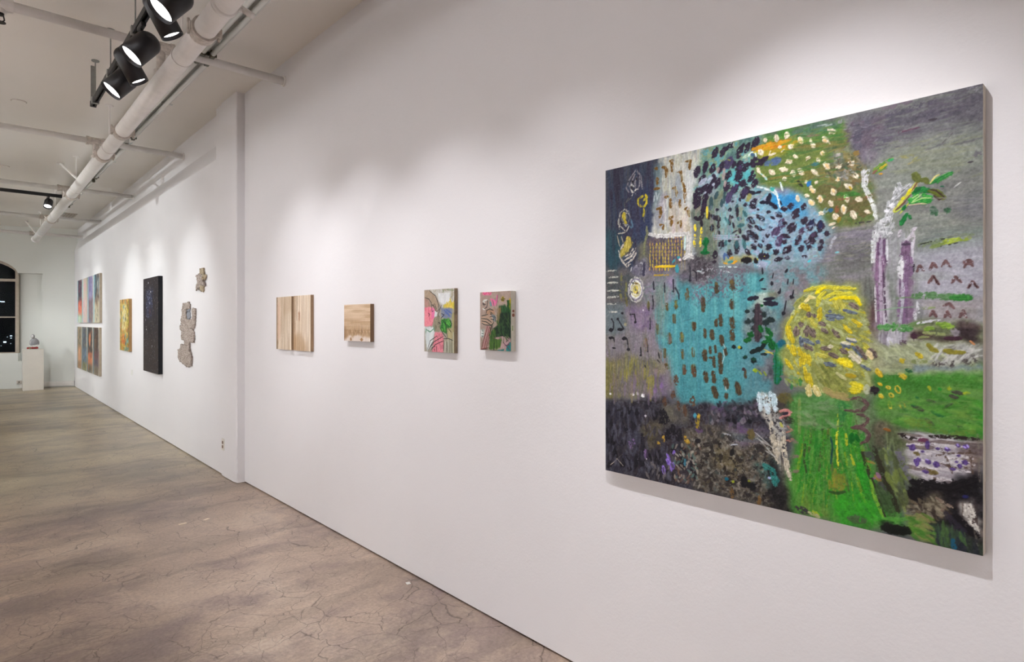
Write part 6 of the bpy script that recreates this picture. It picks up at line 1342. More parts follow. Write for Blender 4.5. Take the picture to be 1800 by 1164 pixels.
    P.stroke([(270, 660), (420, 680), (520, 700), (700, 640)], 60, [(16, 13, 16), (26, 22, 25)], a=0.95, dry=-1.5); P.dabs([(630, 760, 40, 26, 0)], (34, 34, 84)); P.s([[(340, 900), (420, 910)], [(250, 740), (330, 790)]], 56, (22, 18, 20), dry=-1.0)
    P.scatter([(230, 800), (430, 740), (520, 860), (420, 930), (280, 880)], 60, 50, 16, 40, [(134, 124, 106), (92, 82, 66), (56, 46, 40), (150, 142, 120), (112, 98, 76)], 40, a=0.75, z=0.6); P.s([[(430, 770), (490, 810), (470, 860)], [(480, 800), (540, 840)]], 22, [(150, 136, 120), (112, 92, 80)], dry=-0.5)
    P.s([[(630, 820), (640, 890), (690, 960), (710, 1010)], [(660, 820), (690, 900)]], 36, [(186, 180, 172), (212, 208, 200)], z=0.9, dry=-0.5); P.stroke([(560, 900), (640, 980), (700, 1030)], 60, (22, 18, 22), dry=-1.2); P.stroke([(500, 880), (560, 960), (620, 1000)], 50, (44, 40, 50), a=0.8, dry=-0.8)
    P.scatter([(400, 960), (620, 1010), (640, 1080), (420, 1100)], 40, 90, 14, 80, [(76, 110, 56), (50, 66, 50), (40, 44, 54), (60, 84, 60)], 15, a=0.7); P.stroke([(545, 1060), (550, 1120)], 34, (30, 84, 110), dry=-0.9)
    P.scatter([(240, 890), (380, 900), (410, 1080), (260, 1050)], 50, 90, 20, 20, [(96, 140, 50), (120, 140, 70), (70, 120, 44), (134, 130, 80)], 25, a=0.65, z=0.5)
    P.dabs([(150, 985, 200, 70, 5), (190, 1000, 110, 40, 10)], (20, 22, 18), a=0.95, z=0.5); P.s([[(690, 990), (715, 1100)], [(715, 330), (730, 700)]], 12, (120, 112, 100), a=0.6, dry=0.0)
    return P.finish(0.55)
PL = paint_large()
make_canvas('large_painting', 'large square abstract oil painting of greens, turquoise and grey with cream dabs, nearest the camera', 'painting', (1.541 + 0.300) / 2 + 0.012, 0.905, 1.243, 1.238, 0.036, PL, 'near', (226, 216, 200), 0.94, 0.0011)

# ------------------------------------------------------------------ smaller works on the near wall
def paint_pink():
    P = Painter(250, 350, [(747, 509), (799, 506), (797.5, 621.5), (745, 617.5)], (158, 150, 136), 11)
    F, t = P.fill, P.tile
    t(740, 500, 8.314)
    F([(50, 60), (500, 40), (500, 330), (300, 330), (250, 200), (130, 100)], [(176, 172, 160), (196, 194, 188), (160, 152, 130)], 'i', 14, seed=1)
    F([(250, 120), (430, 110), (420, 250), (330, 290), (260, 240)], [(206, 208, 208), (220, 222, 222)], 'i', 16, 0.9, 2, 2)
    F([(55, 75), (130, 80), (230, 170), (270, 300), (230, 400), (170, 320), (120, 210), (55, 190)], [(160, 140, 118), (170, 150, 130), (150, 134, 116)], 'i', 12, 1, 1, 2)
    F([(55, 190), (120, 215), (150, 320), (60, 330)], [(156, 128, 112), (176, 134, 124)], 'i', 12, 1, 1, 2)
    F([(55, 325), (150, 320), (205, 350), (200, 470), (160, 600), (50, 610)], [(222, 124, 138), (226, 140, 150), (214, 112, 130)], 'i', 10, 1, 2, 2)
    F([(160, 330), (205, 350), (195, 480), (155, 500)], [(222, 110, 160), (214, 120, 166)], 'i', 10, 0.8, 2, 2)
    F([(50, 605), (190, 620), (200, 700), (150, 900), (80, 980), (60, 800)], [(196, 204, 204), (214, 218, 216), (170, 180, 176)], 'v', 12, 1, 2, 2)
    F([(205, 380), (240, 400), (230, 470), (195, 470)], [(206, 212, 212)], 'i', 10, 1, 1, 1)
    F([(190, 480), (250, 455), (300, 500), (300, 600), (260, 690), (190, 680), (170, 580)], [(136, 128, 106), (150, 140, 120), (120, 118, 96)], 'i', 14, 1, 1, 2)
    F([(290, 330), (460, 340), (450, 490), (300, 480)], [(128, 134, 146), (104, 120, 160), (140, 140, 130)], 'i', 16, 0.95, 3, 3)
    F([(330, 290), (490, 240), (495, 360), (420, 340), (330, 330)], [(206, 176, 60), (224, 196, 90), (190, 180, 70)], 'i', 14, 0.95, 3, 3)
    F([(300, 500), (400, 490), (450, 560), (440, 640), (360, 720), (280, 660)], [(40, 110, 44), (64, 136, 56), (30, 86, 40), (84, 156, 66)], 'i', 16, 1, 2, 3)
    F([(200, 690), (310, 700), (330, 800), (320, 1000), (150, 1000), (190, 800)], [(206, 120, 132), (216, 134, 144), (190, 112, 124)], 'i', 10, 1, 2, 2)
    F([(330, 800), (490, 790), (490, 1010), (330, 1010)], [(140, 138, 118), (170, 168, 150), (120, 118, 96)], 'vv', 16, 1, 2, 2)
    F([(370, 640), (450, 630), (470, 800), (380, 800)], [(176, 164, 120), (150, 140, 104)], 'v', 14, 0.9, 3, 3)
    F([(450, 420), (500, 400), (500, 1010), (460, 1010)], [(164, 156, 104), (140, 134, 100), (176, 166, 120)], 'vv', 14, 0.9, 2, 2)
    dk = (44, 40, 40)
    P.s([[(130, 85), (220, 160), (265, 300), (265, 360), (235, 390)], [(65, 185), (120, 205), (155, 260), (165, 390), (185, 380)], [(180, 280), (215, 370), (235, 390)], [(200, 270), (230, 360)], [(165, 290), (190, 310)], [(110, 410), (130, 435), (115, 460)], [(300, 300), (280, 350), (250, 440), (270, 470)], [(300, 420), (340, 440), (290, 490)], [(250, 550), (280, 560), (270, 575)],
         [(320, 520), (375, 600), (370, 700), (385, 780)], [(280, 630), (310, 700), (370, 780)], [(320, 795), (400, 790), (460, 820)], [(100, 960), (160, 850), (320, 760)], [(140, 960), (200, 880), (330, 820)], [(90, 950), (130, 820), (230, 750)], [(115, 930), (180, 850)], [(220, 900), (225, 990)], [(150, 930), (200, 900)], [(330, 830), (320, 970)], [(185, 940), (195, 970)], [(375, 840), (370, 1000)], [(430, 520), (445, 600)], [(400, 640), (440, 700)]], 8, dk, a=0.9, z=0.2)
    P.s([[(70, 650), (130, 690), (190, 640)], [(75, 640), (70, 700)], [(180, 600), (200, 680)]], 12, (90, 140, 110), a=0.9)
    P.s([[(380, 250), (385, 310)], [(410, 250), (440, 240)], [(430, 200), (435, 260)], [(455, 260), (460, 300)]], 14, (206, 186, 60)); P.s([[(340, 370), (420, 460)], [(370, 360), (450, 420)], [(360, 400), (400, 430)]], 18, (84, 104, 160), a=0.9)
    P.s([[(400, 520), (430, 580)], [(330, 560), (340, 640)], [(380, 560), (420, 600)]], 14, (90, 170, 70)); P.s([[(320, 80), (340, 90), (320, 110)], [(380, 70), (480, 80)]], 12, (130, 140, 110), a=0.8)
    P.s([[(400, 820), (395, 1000)], [(350, 830), (345, 1000)], [(470, 700), (465, 1000)]], 12, (196, 198, 186), a=0.8)
    return P
def paint_green():
    P = Painter(250, 340, [(845, 512), (898.5, 508.5), (896.5, 619.5), (843, 615.5)], (160, 140, 130), 12)
    F, t = P.fill, P.tile
    t(835, 500, 8.314)
    F([(75, 90), (530, 60), (530, 1000), (60, 980)], [(158, 138, 126), (168, 148, 136), (150, 132, 120)], 'i', 12)
    F([(110, 95), (250, 85), (240, 140), (115, 140)], [(222, 112, 150), (206, 130, 140), (170, 146, 132)], 'i', 24, 0.95, 2, 3)
    F([(350, 300), (440, 280), (480, 330), (470, 560), (380, 590), (330, 480)], [(40, 84, 44), (30, 62, 34), (56, 104, 60)], 'v', 16, 1, 3, 3)
    F([(330, 330), (385, 300), (380, 560), (310, 600)], [(128, 104, 70), (92, 92, 56), (140, 118, 90)], 'v', 14, 0.95, 3, 3)
    F([(470, 220), (530, 190), (520, 560), (470, 560)], [(30, 66, 30), (40, 84, 36), (24, 52, 28)], 'v', 14, 1, 2, 2)
    F([(500, 190), (530, 185), (525, 370), (500, 340)], [(206, 170, 40), (120, 130, 40)], 'i', 14, 0.85, 2, 3)
    F([(370, 400), (525, 400), (515, 800), (270, 790), (270, 640), (340, 580)], [(30, 48, 32), (24, 38, 30), (40, 64, 40)], 'i', 14, 1, 3, 3)
    F([(240, 680), (290, 640), (300, 780), (380, 810), (370, 930), (280, 960), (190, 960), (210, 800)], [(60, 92, 36), (76, 108, 44), (52, 78, 34)], 'v', 14, 1, 3, 3)
    F([(280, 780), (400, 760), (430, 790), (370, 810), (290, 800)], [(176, 140, 140), (160, 128, 126)], 'i', 12, 1, 1, 2)
    F([(390, 770), (470, 760), (510, 800), (510, 990), (360, 940), (380, 830)], [(176, 146, 146), (160, 132, 130), (186, 160, 156)], 'v', 14, 1, 2, 2)
    F([(455, 900), (515, 850), (515, 995), (440, 985)], [(30, 130, 124), (20, 104, 104)], 'i', 14, 0.9, 2, 2)
    F([(300, 975), (420, 955), (400, 995), (320, 990)], [(24, 92, 92), (40, 110, 110)], 'i', 12, 0.95, 2, 2)
    F([(220, 235), (255, 230), (255, 310), (218, 300)], [(110, 140, 140)], 'i', 12, 0.95, 2, 2)
    F([(160, 600), (240, 610), (190, 780), (150, 960), (90, 970)], [(176, 138, 134), (160, 122, 118)], 'i', 12, 1, 1, 2)
    F([(100, 440), (190, 430), (270, 480), (260, 590), (170, 590), (90, 560)], [(160, 134, 116), (176, 150, 130)], 'i', 12, 1, 1, 2)
    F([(165, 360), (280, 350), (290, 440), (170, 430)], [(176, 138, 112), (150, 120, 96)], 'i', 14, 1, 1, 2)
    F([(240, 420), (300, 440), (300, 540), (260, 520)], [(140, 152, 158), (110, 124, 132)], 'i', 20, 0.9, 2, 2)
    F([(75, 650), (130, 650), (125, 770), (75, 770)], [(120, 136, 130), (190, 196, 190)], 'i', 20, 0.9, 3, 3)
    P.dabs([(408, 195, 80, 70, 90)], [(150, 136, 40), (176, 156, 50)], a=0.95); P.s([[(380, 200), (440, 195)], [(385, 215), (430, 218)], [(400, 175), (420, 175)]], 9, (70, 60, 30))
    P.s([[(240, 200), (250, 240), (262, 300)], [(260, 200), (280, 230), (290, 300)], [(285, 210), (300, 260)], [(330, 135), (320, 200), (305, 290)], [(230, 195), (290, 220)]], 14, (222, 104, 156)); P.s([[(335, 130), (318, 300)], [(262, 210), (280, 300)]], 6, (110, 40, 80))
    P.s([[(125, 100), (150, 130), (180, 100)], [(200, 100), (220, 130), (245, 100)]], 9, (206, 70, 120))
    dk = (52, 36, 34)
    P.s([[(120, 230), (180, 210), (190, 240), (175, 320), (130, 350)], [(120, 250), (140, 300)], [(115, 270), (160, 280)]], 8, (40, 40, 40)); P.dabs([(155, 215, 60, 16, -10), (135, 240, 40, 14, 20), (130, 350, 40, 14, 30)], (206, 206, 200))
    P.s([[(160, 420), (170, 370), (220, 345), (270, 370)], [(225, 410), (250, 400)], [(100, 450), (190, 430)], [(95, 490), (180, 500), (240, 550)], [(100, 530), (160, 540), (230, 590)], [(100, 560), (140, 585), (230, 595), (265, 560), (265, 500)], [(215, 470), (250, 450), (280, 480), (270, 510), (230, 500)], [(270, 440), (300, 480), (290, 540)], [(220, 430), (260, 420)]], 9, (44, 50, 46))
    P.s([[(185, 600), (150, 720), (110, 850), (85, 960)], [(230, 610), (195, 740), (165, 880), (150, 960)], [(210, 610), (165, 780), (125, 950)], [(80, 950), (140, 940), (185, 930)], [(240, 600), (180, 900)]], 10, (110, 60, 54))
    P.s([[(430, 770), (480, 840)], [(450, 765), (500, 810)], [(400, 850), (440, 900), (500, 980)], [(440, 850), (480, 820)], [(460, 900), (505, 850)], [(280, 800), (270, 780), (300, 765)], [(430, 900), (500, 890)]], 8, (90, 50, 70)); P.s([[(90, 690), (115, 700)], [(85, 730), (120, 740)], [(90, 680), (85, 760)]], 10, (220, 224, 220))
    P.s([[(90, 960), (180, 950)], [(210, 970), (320, 975)]], 10, (60, 60, 50), a=0.8); P.scatter([(200, 640), (500, 420), (500, 780), (220, 940)], 60, 90, 16, 80, [(40, 70, 40), (56, 92, 48), (24, 40, 30), (70, 100, 50)], 20, a=0.5)
    return P
def paint_brown(seed, left):
    P = Painter(110, 190, None, (196, 174, 146), seed)
    P.fill([(-.1, -.1), (1.1, -.1), (1.1, 1.1), (-.1, 1.1)], [(202, 180, 154), (218, 200, 178), (228, 212, 192), (210, 190, 164)], 'vv', 9, 1, 0, 0, seed=1)
    if left:
        P.fill([(-.1, -.1), (.08, -.1), (.10, 1.1), (-.1, 1.1)], [(120, 96, 70), (150, 124, 96)], 'vv', 20, 0.85, 3, 2); P.fill([(.08, .1), (.25, .1), (.25, .8), (.08, .8)], [(206, 170, 146), (214, 180, 156)], 'vv', 10, 0.7, 6, 2)
        for x in (.42, .52, .60, .72, .33, .84): P.stroke([(x, -.05), (x + .01, .5), (x, 1.05)], .02, (140, 116, 88), a=0.55, z=0)
        P.fill([(.25, -.1), (1.1, -.1), (1.1, .28), (.4, .35)], [(176, 150, 120), (190, 166, 138)], 'vv', 12, 0.45, 9, 2)
    else:
        P.fill([(-.1, -.1), (.12, -.1), (.10, 1.1), (-.1, 1.1)], [(140, 112, 84), (176, 144, 116)], 'vv', 12, 0.7, 3, 2); P.fill([(-.1, .72), (.45, .68), (.7, .85), (.8, 1.1), (-.1, 1.1)], [(160, 124, 84), (182, 148, 110), (140, 106, 72)], 'vv', 14, 0.6, 8, 4)
        P.fill([(.3, .30), (.38, .30), (.36, .46), (.33, .46)], [(150, 96, 66)], 'i', 9, 0.9, 2, 1)
        for x in (.22, .34, .5, .62, .75, .88): P.stroke([(x, -.05), (x, .5), (x, 1.05)], .015, (160, 136, 108), a=0.5, z=0)
        P.stroke([(.2, -.05), (.2, .45)], .02, (110, 86, 60), a=0.7, z=0)
        P.fill([(.45, .05), (.95, .02), (.95, .7), (.5, .7)], [(214, 198, 180), (206, 184, 160)], 'vv', 10, 0.5, 8, 2)
    return P
def paint_brown_small():
    P = Painter(130, 170, None, (200, 172, 142), 5)
    P.fill([(-.1, -.1), (1.1, -.1), (1.1, .75), (-.1, .75)], [(192, 162, 130), (208, 182, 152), (216, 192, 164)], 'hh', 10, 1, 0, 0, seed=2); P.fill([(-.1, .45), (1.1, .55), (1.1, .9), (-.1, .95)], [(140, 108, 72), (164, 128, 90), (122, 92, 62)], 'v', 10, 0.42, 24, 4, seed=3)
    P.scatter([(0, .68), (1, .70), (1, .84), (0, .84)], 90, .07, .014, 90, [(130, 98, 66), (150, 116, 78), (170, 138, 98), (120, 92, 62)], 12, a=0.4, z=0.1)
    P.fill([(-.1, 1.1), (-.1, 1.0), (.05, .95), (.18, .86), (.27, .84), (.32, .92), (.40, .86), (.55, .83), (.66, .84), (.72, .92), (.8, .87), (1.1, .92), (1.1, 1.1)], [(214, 200, 188), (224, 210, 200)], 'v', 10, 0.95, 3, 2, seed=4)
    P.fill([(-.1, .6), (.05, .6), (.10, .9), (-.1, 1.1)], [(120, 90, 64), (140, 108, 76)], 'v', 10, 0.7, 6, 2); P.dabs([(.27, .95, .10, .05, 90), (.68, .95, .12, .08, 90)], (150, 110, 66), a=0.9, z=0)
    return P
y_of = lambda px, off: on_near(px, 560, off).y
def near_canvas(name, label, cat, x0, x1, zt, zb, T_, P, edge, **kw):
    a, b = y_of(x0, T_), y_of(x1, T_)
    return make_canvas(name, label, cat, (a + b) / 2, zb, a - b, zt - zb, T_, P, 'near', edge, **kw)
near_canvas('small_painting', 'small upright painting of hands, pink patches and a green bush, left of its darker neighbour', 'painting', 746, 798.5, 1.700, 1.347, 0.024, paint_pink(), (142, 124, 100), relief=0.0004, edge_var=0.35)
gp = near_canvas('small_painting', 'small upright painting with dark green shape and thick white side, nearest the large painting', 'painting', 844, 898, 1.668, 1.374, 0.033, paint_green(), (212, 206, 190), relief=0.0004)
# painted dots on the white side of that canvas
gw = y_of(844, .033) - y_of(898, .033)
M['dot'] = plain('brown_paint_dot', (150, 92, 72), 0.6, 0, 0.2, 80); M['dotg'] = plain('green_paint_smear', (150, 172, 110), 0.6, 0, 0.2, 80)
for zz, r_ in ((0.196, 0.0065), (0.176, 0.0085)):
    obj('paint_dot', tubebm((gw / 2 - 0.0005, 0.016, zz), (gw / 2 + 0.0008, 0.016, zz), r_, 16), M['dot'], gp)
obj('paint_smear', boxbm((gw / 2 - 0.0005, 0.008, 0.10), (gw / 2 + 0.0007, 0.014, 0.125), 0.0005), M['dotg'], gp)
near_canvas('stained_canvas', 'left panel of the brown striped pair, brown washed stripes on pale cloth', 'painting', 486, 512.3, 1.721, 1.288, 0.026, paint_brown(3, True), (150, 120, 90), mat='wash', relief=0.0002)
near_canvas('stained_canvas', 'right panel of the brown striped pair, browner toward its foot', 'painting', 516.2, 546, 1.722, 1.290, 0.026, paint_brown(4, False), (156, 126, 96), mat='wash', relief=0.0002)
near_canvas('stained_canvas', 'small brown washed canvas hanging alone with a pale ragged foot', 'painting', 605, 651, 1.634, 1.386, 0.027, paint_brown_small(), (132, 104, 76), mat='wash', relief=0.0002)

# ------------------------------------------------------------------ works on the far wall
def paint_yellow():
    P = Painter(70, 110, None, (176, 150, 80), 21)
    P.fill([(-.1, -.1), (1.1, -.1), (1.1, 1.1), (-.1, 1.1)], [(176, 146, 60), (206, 180, 100), (150, 130, 60), (196, 160, 70)], 'i', 9, 1, 0, 0)
    P.fill([(.3, .1), (.7, .1), (.75, .6), (.25, .6)], [(222, 210, 160), (214, 200, 140), (196, 190, 150)], 'i', 9, 0.8, 9, 5)
    P.scatter([(0, 0), (1, 0), (1, 1), (0, 1)], 170, .09, .04, 80, [(206, 150, 50), (150, 110, 40), (110, 130, 120), (222, 200, 110), (230, 222, 180), (80, 90, 70), (196, 110, 70), (190, 176, 60)], 40, a=0.8)
    P.scatter([(.55, .65), (1, .65), (1, 1), (.5, 1)], 24, .09, .05, 80, [(84, 140, 150), (110, 160, 160), (60, 92, 90)], 30, a=0.85); P.scatter([(.2, .7), (.6, .7), (.6, .95), (.2, .95)], 16, .08, .05, 80, [(190, 90, 50), (206, 120, 60)], 30, a=0.85)
    P.scatter([(.85, .05), (1, .05), (1, .9), (.85, .9)], 26, .07, .03, 85, [(90, 84, 50), (110, 100, 60)], 20, a=0.8); P.scatter([(.3, .12), (.7, .12), (.7, .6), (.3, .6)], 44, .08, .05, 80, [(232, 224, 186), (222, 210, 150), (210, 192, 116), (214, 206, 190)], 30, a=0.8); P.dabs([(.42, .15, .12, .08, 90), (.45, .36, .08, .05, 90)], (100, 140, 150))
    return P
def paint_stars():
    P = Painter(170, 300, None, (40, 33, 34), 22)
    P.fill([(-.1, -.1), (1.1, -.1), (1.1, 1.1), (-.1, 1.1)], [(30, 26, 30), (44, 38, 40), (52, 44, 44), (36, 32, 38)], 'i', 10, 1, 0, 0)
    P.fill([(.2, .12), (.65, .12), (.6, .42), (.2, .42)], [(44, 50, 76), (54, 60, 90), (40, 40, 58)], 'i', 12, 0.7, 9, 6); P.fill([(-.1, .6), (1.1, .6), (1.1, 1.1), (-.1, 1.1)], [(54, 45, 42), (62, 52, 48), (46, 38, 38)], 'i', 12, 0.7, 20, 6)
    P.scatter([(0, 0), (1, 0), (1, 1), (0, 1)], 320, .014, .010, 90, [(150, 140, 140), (110, 104, 112), (190, 184, 190), (120, 100, 90), (96, 110, 150)], 60, a=0.8, z=0.2); P.scatter([(.2, .12), (.65, .12), (.6, .42), (.2, .42)], 70, .016, .012, 90, [(110, 130, 190), (150, 160, 206), (90, 100, 150), (206, 206, 222)], 60, a=0.85, z=0.2)
    P.dabs([(.35, .05, .025, .03, 90), (.5, .15, .02, .03, 90), (.22, .55, .03, .03, 90), (.6, .72, .02, .03, 90), (.45, .27, .02, .03, 0)], (214, 214, 222)); P.dabs([(.45, .36, .04, .10, 90)], (92, 46, 46), a=0.7)
    return P
def far_canvas(name, label, cat, x0, x1, zt, zb, T_, P, edge, **kw):
    a, b = on_far(x0, 560, T_).y, on_far(x1, 560, T_).y
    return make_canvas(name, label, cat, (a + b) / 2, zb, a - b, zt - zb, T_, P, 'far', edge, **kw)
far_canvas('dark_painting', 'tall dark canvas speckled with pale stars, left of the wood relief', 'painting', 252, 278.3, 2.105, 0.838, 0.050, paint_stars(), (24, 26, 32), relief=0.0004)
far_canvas('small_painting', 'small upright yellow and ochre painting with bare wood sides', 'painting', 210.8, 226.3, 1.865, 1.060, 0.042, paint_yellow(), (178, 140, 92), relief=0.0006)

PANELS = [
    [[(60, 56, 84), (96, 60, 76), (40, 48, 70)], [(224, 120, 90), (206, 96, 80)], [(150, 190, 150), (196, 214, 190)]],
    [[(206, 176, 170), (196, 190, 166), (214, 160, 166)], [(214, 190, 180), (206, 160, 160)], [(190, 196, 170), (214, 176, 176)]],
    [[(150, 140, 176), (130, 124, 160), (170, 160, 190)], [(140, 120, 130), (112, 92, 90)], [(96, 92, 116), (130, 110, 104)]],
    [[(50, 66, 78), (92, 110, 116), (70, 60, 60)], [(112, 84, 64), (170, 160, 150)], [(176, 166, 140), (190, 180, 152)]],
    [[(140, 120, 92), (112, 104, 84), (160, 140, 110)], [(196, 140, 100), (214, 160, 120)], [(176, 130, 96), (150, 120, 84)]],
    [[(84, 92, 104), (112, 104, 100), (70, 78, 92)], [(112, 130, 150), (60, 76, 84)], [(140, 130, 80), (116, 116, 70)]],
    [[(50, 52, 56), (76, 66, 58), (40, 44, 52)], [(206, 130, 90), (190, 110, 76)], [(60, 80, 84), (120, 90, 60)]],
    [[(84, 66, 56), (66, 56, 50), (112, 84, 66)], [(110, 72, 72), (84, 84, 96)], [(100, 90, 72), (130, 116, 96)]],
]
WHERE = ['farthest in the upper row', 'second from the left in the upper row', 'third from the left in the upper row', 'nearest in the upper row',
         'farthest in the lower row', 'second from the left in the lower row', 'third from left in the lower row', 'nearest in the lower row, speckled brown']
TP = 0.04
for i, pal in enumerate(PANELS):
    row, colm = divmod(i, 4)
    P = Painter(44, 64, None, (190, 184, 172), 40 + i)
    P.fill([(.12, 0), (.9, 0), (.9, .62), (.12, .62)], pal[0], 'i', 5, 1, 1, 1, seed=i)
    P.fill([(.12, .5), (.9, .46), (.9, .86), (.12, .84)], pal[1], 'i', 6, 1, 2, 3, seed=i + 1)
    P.fill([(.12, .80), (.9, .82), (.9, 1), (.12, 1)], pal[2], 'i', 6, 1, 2, 2, seed=i + 2)
    if i == 3:
        P.fill([(.65, .15), (.8, .1), (.75, .4), (.5, .55)], [(206, 206, 206), (170, 176, 176)], 'i', 6, 1, 1, 1); P.fill([(.12, .62), (.9, .55), (.9, 1), (.12, 1)], pal[2], 'i', 6, 1, 1, 1)
        P.fill([(.55, .30), (.72, .28), (.62, .72), (.5, .6)], [(110, 76, 56)], 'i', 6, 1, 1, 1)
    if i == 6:
        P.fill([(.3, .15), (.7, .1), (.6, .42), (.35, .42)], [(214, 140, 96), (190, 110, 76)], 'i', 6, 1, 2, 2); P.fill([(.12, .44), (.9, .44), (.9, .55), (.12, .55)], pal[0], 'i', 6, 1, 1, 1)
    P.fill([(0, 0), (.12, 0), (.12, 1), (0, 1)], [(170, 206, 214) if row == 0 else (110, 130, 134)], 'i', 4, 1, 0, 0)
    P.scatter([(.15, .02), (.88, .02), (.88, .98), (.15, .98)], 26, .09, .05, 80, pal[0] + pal[1] + pal[2], 50, a=0.6)
    yr = 15.985 - colm * 0.755 + (0.0 if row == 0 else 0.06)
    z0, z1 = (1.492, 2.418) if row == 0 else (0.492, 1.402)
    make_canvas('narrow_panel', 'narrow tall picture panel on the far wall, ' + WHERE[i], 'picture panel', yr, z0, 0.71, z1 - z0, TP, P, 'far', (196, 182, 160), relief=0.0002, group='two rows of narrow picture panels')

# ------------------------------------------------------------------ plinth and bust
pl = empty('plinth', (1.285, 17.0, 0.0), (0, 0, math.radians(-1)))
tag(pl, 'plain white box plinth standing by the niche in the back wall', 'plinth')
obj('body', boxbm((-0.18, -0.13, 0.0), (0.18, 0.13, 0.885), 0.003), M['plinth'], pl)
obj('top', boxbm((-0.18, -0.13, 0.886), (0.18, 0.13, 0.905), 0.003), M['plinth'], pl)
M['bust'] = plain('grey_clay', (150, 148, 150), 0.6, 0, 0.3, 25, 0.4)
M['bustlight'] = plain('pale_clay', (212, 208, 206), 0.55, 0, 0.15, 30, 0.3)
M['red'] = plain('red_glaze', (165, 62, 62), 0.35, 0, 0.3, 40, 0.3)
M['ochre'] = plain('ochre_clay', (158, 128, 92), 0.6, 0, 0.2, 40)
bs = empty('bust_sculpture', (1.292, 16.97, 0.9055))
tag(bs, 'small grey clay bust on a red lumpy base, on top of the white plinth', 'sculpture')
def blob(name, loc, rad, m, seed, amp=0.12, parent=bs, sub=3):
    bm = bmesh.new()
    bmesh.ops.create_icosphere(bm, subdivisions=sub, radius=1.0)
    rs = random.Random(seed)
    ph = [(Vector((rs.uniform(-1, 1), rs.uniform(-1, 1), rs.uniform(-1, 1))).normalized() * rs.uniform(2, 5), rs.uniform(0, 6)) for _ in range(6)]
    for v in bm.verts:
        n = sum(math.sin(v.co.dot(w) + p) for w, p in ph) / 6
        v.co *= 1 + amp * n
        v.co = Vector((v.co.x * rad[0], v.co.y * rad[1], v.co.z * rad[2])) + Vector(loc)
    return obj(name, bm, m, parent, True)
for i, (x, y, r) in enumerate(((-0.095, -0.01, 0.026), (-0.055, 0.03, 0.028), (-0.02, -0.02, 0.030), (0.03, 0.02, 0.028), (0.055, -0.02, 0.032), (-0.06, -0.04, 0.022), (0.01, 0.045, 0.025))):
    blob('base_lump', (x, y, r * 0.85), (r, r * 0.95, r * 0.85), M['red'] if i != 5 else M['ochre'], i, 0.14, sub=2)
bm = bmesh.new(); box(bm, (-0.085, -0.06, 0.050), (0.095, 0.06, 0.066), 0.004)
sl = obj('slab', bm, M['bustlight'], bs); sl.rotation_euler = (0, math.radians(-10), 0); sl.location = (0, 0, 0.022)
# torso: hunched shoulders under a hood, folds down the front
bm = lathe([(0.062, 0.078), (0.080, 0.095), (0.088, 0.125), (0.084, 0.165), (0.070, 0.200), (0.045, 0.225), (0.030, 0.242), (0.0, 0.248)], 28)
for v in bm.verts:
    a = math.atan2(v.co.y, v.co.x)
    fold = 1 + 0.05 * math.sin(9 * a + v.co.z * 20)
    v.co.x = v.co.x * fold + 0.014; v.co.y *= 0.72 * fold
obj('torso', bm, M['bust'], bs, True)
hd = blob('head', (-0.012, -0.012, 0.278), (0.036, 0.042, 0.050), M['bust'], 3, 0.03)
bm = bmesh.new()
bmesh.ops.create_icosphere(bm, subdivisions=3, radius=1.0)
for v in bm.verts:
    y = v.co.y
    v.co = Vector((v.co.x * 0.028, v.co.y * 0.030, v.co.z * 0.040))
    if y < -0.3:
        nose = math.exp(-(v.co.x / 0.006) ** 2 - ((v.co.z - 0.000) / 0.012) ** 2)
        eye = math.exp(-((abs(v.co.x) - 0.011) / 0.006) ** 2 - ((v.co.z - 0.010) / 0.006) ** 2)
        mouth = math.exp(-(v.co.x / 0.010) ** 2 - ((v.co.z + 0.018) / 0.003) ** 2)
        v.co.y -= 0.012 * nose - 0.005 * eye - 0.003 * mouth
    v.co += Vector((-0.016, -0.030, 0.274))
obj('face', bm, M['bustlight'], hd, True)
obj('neck', tubebm((0, -0.004, 0.215), (-0.008, -0.008, 0.25), 0.022, 16), M['bust'], bs, True)

# ------------------------------------------------------------------ weathered wood reliefs on the far wall
def wood_material():
    k = NT('weathered_wood')
    v = k.coord()
    st = k.noise(k.mapping(v, (14, 14, 60)), 2.0, 5, 0.65, 0.4)
    c = k.ramp(st, [(0.28, lin((104, 90, 82))), (0.45, lin((158, 144, 134))), (0.62, lin((190, 178, 168))), (0.8, lin((140, 124, 112)))])
    holes = k.ramp(k.noise(v, 70, 2, 0.5), [(0.66, (0, 0, 0)), (0.70, (1, 1, 1))])
    c = k.mix(holes, c, lin((70, 60, 56)))
    k.base(c, 0.8, 0, 0.2)
    k.bump(k.math('SUBTRACT', st, holes), 0.6, 0.006)
    return k.m
M['wood'] = wood_material()
M['wood2'] = plain('grey_blue_wood', (134, 136, 142), 0.75, 0, 0.2, 30, 0.4)
M['bark'] = plain('bare_branch_wood', (164, 148, 122), 0.7, 0, 0.22, 30, 0.4)
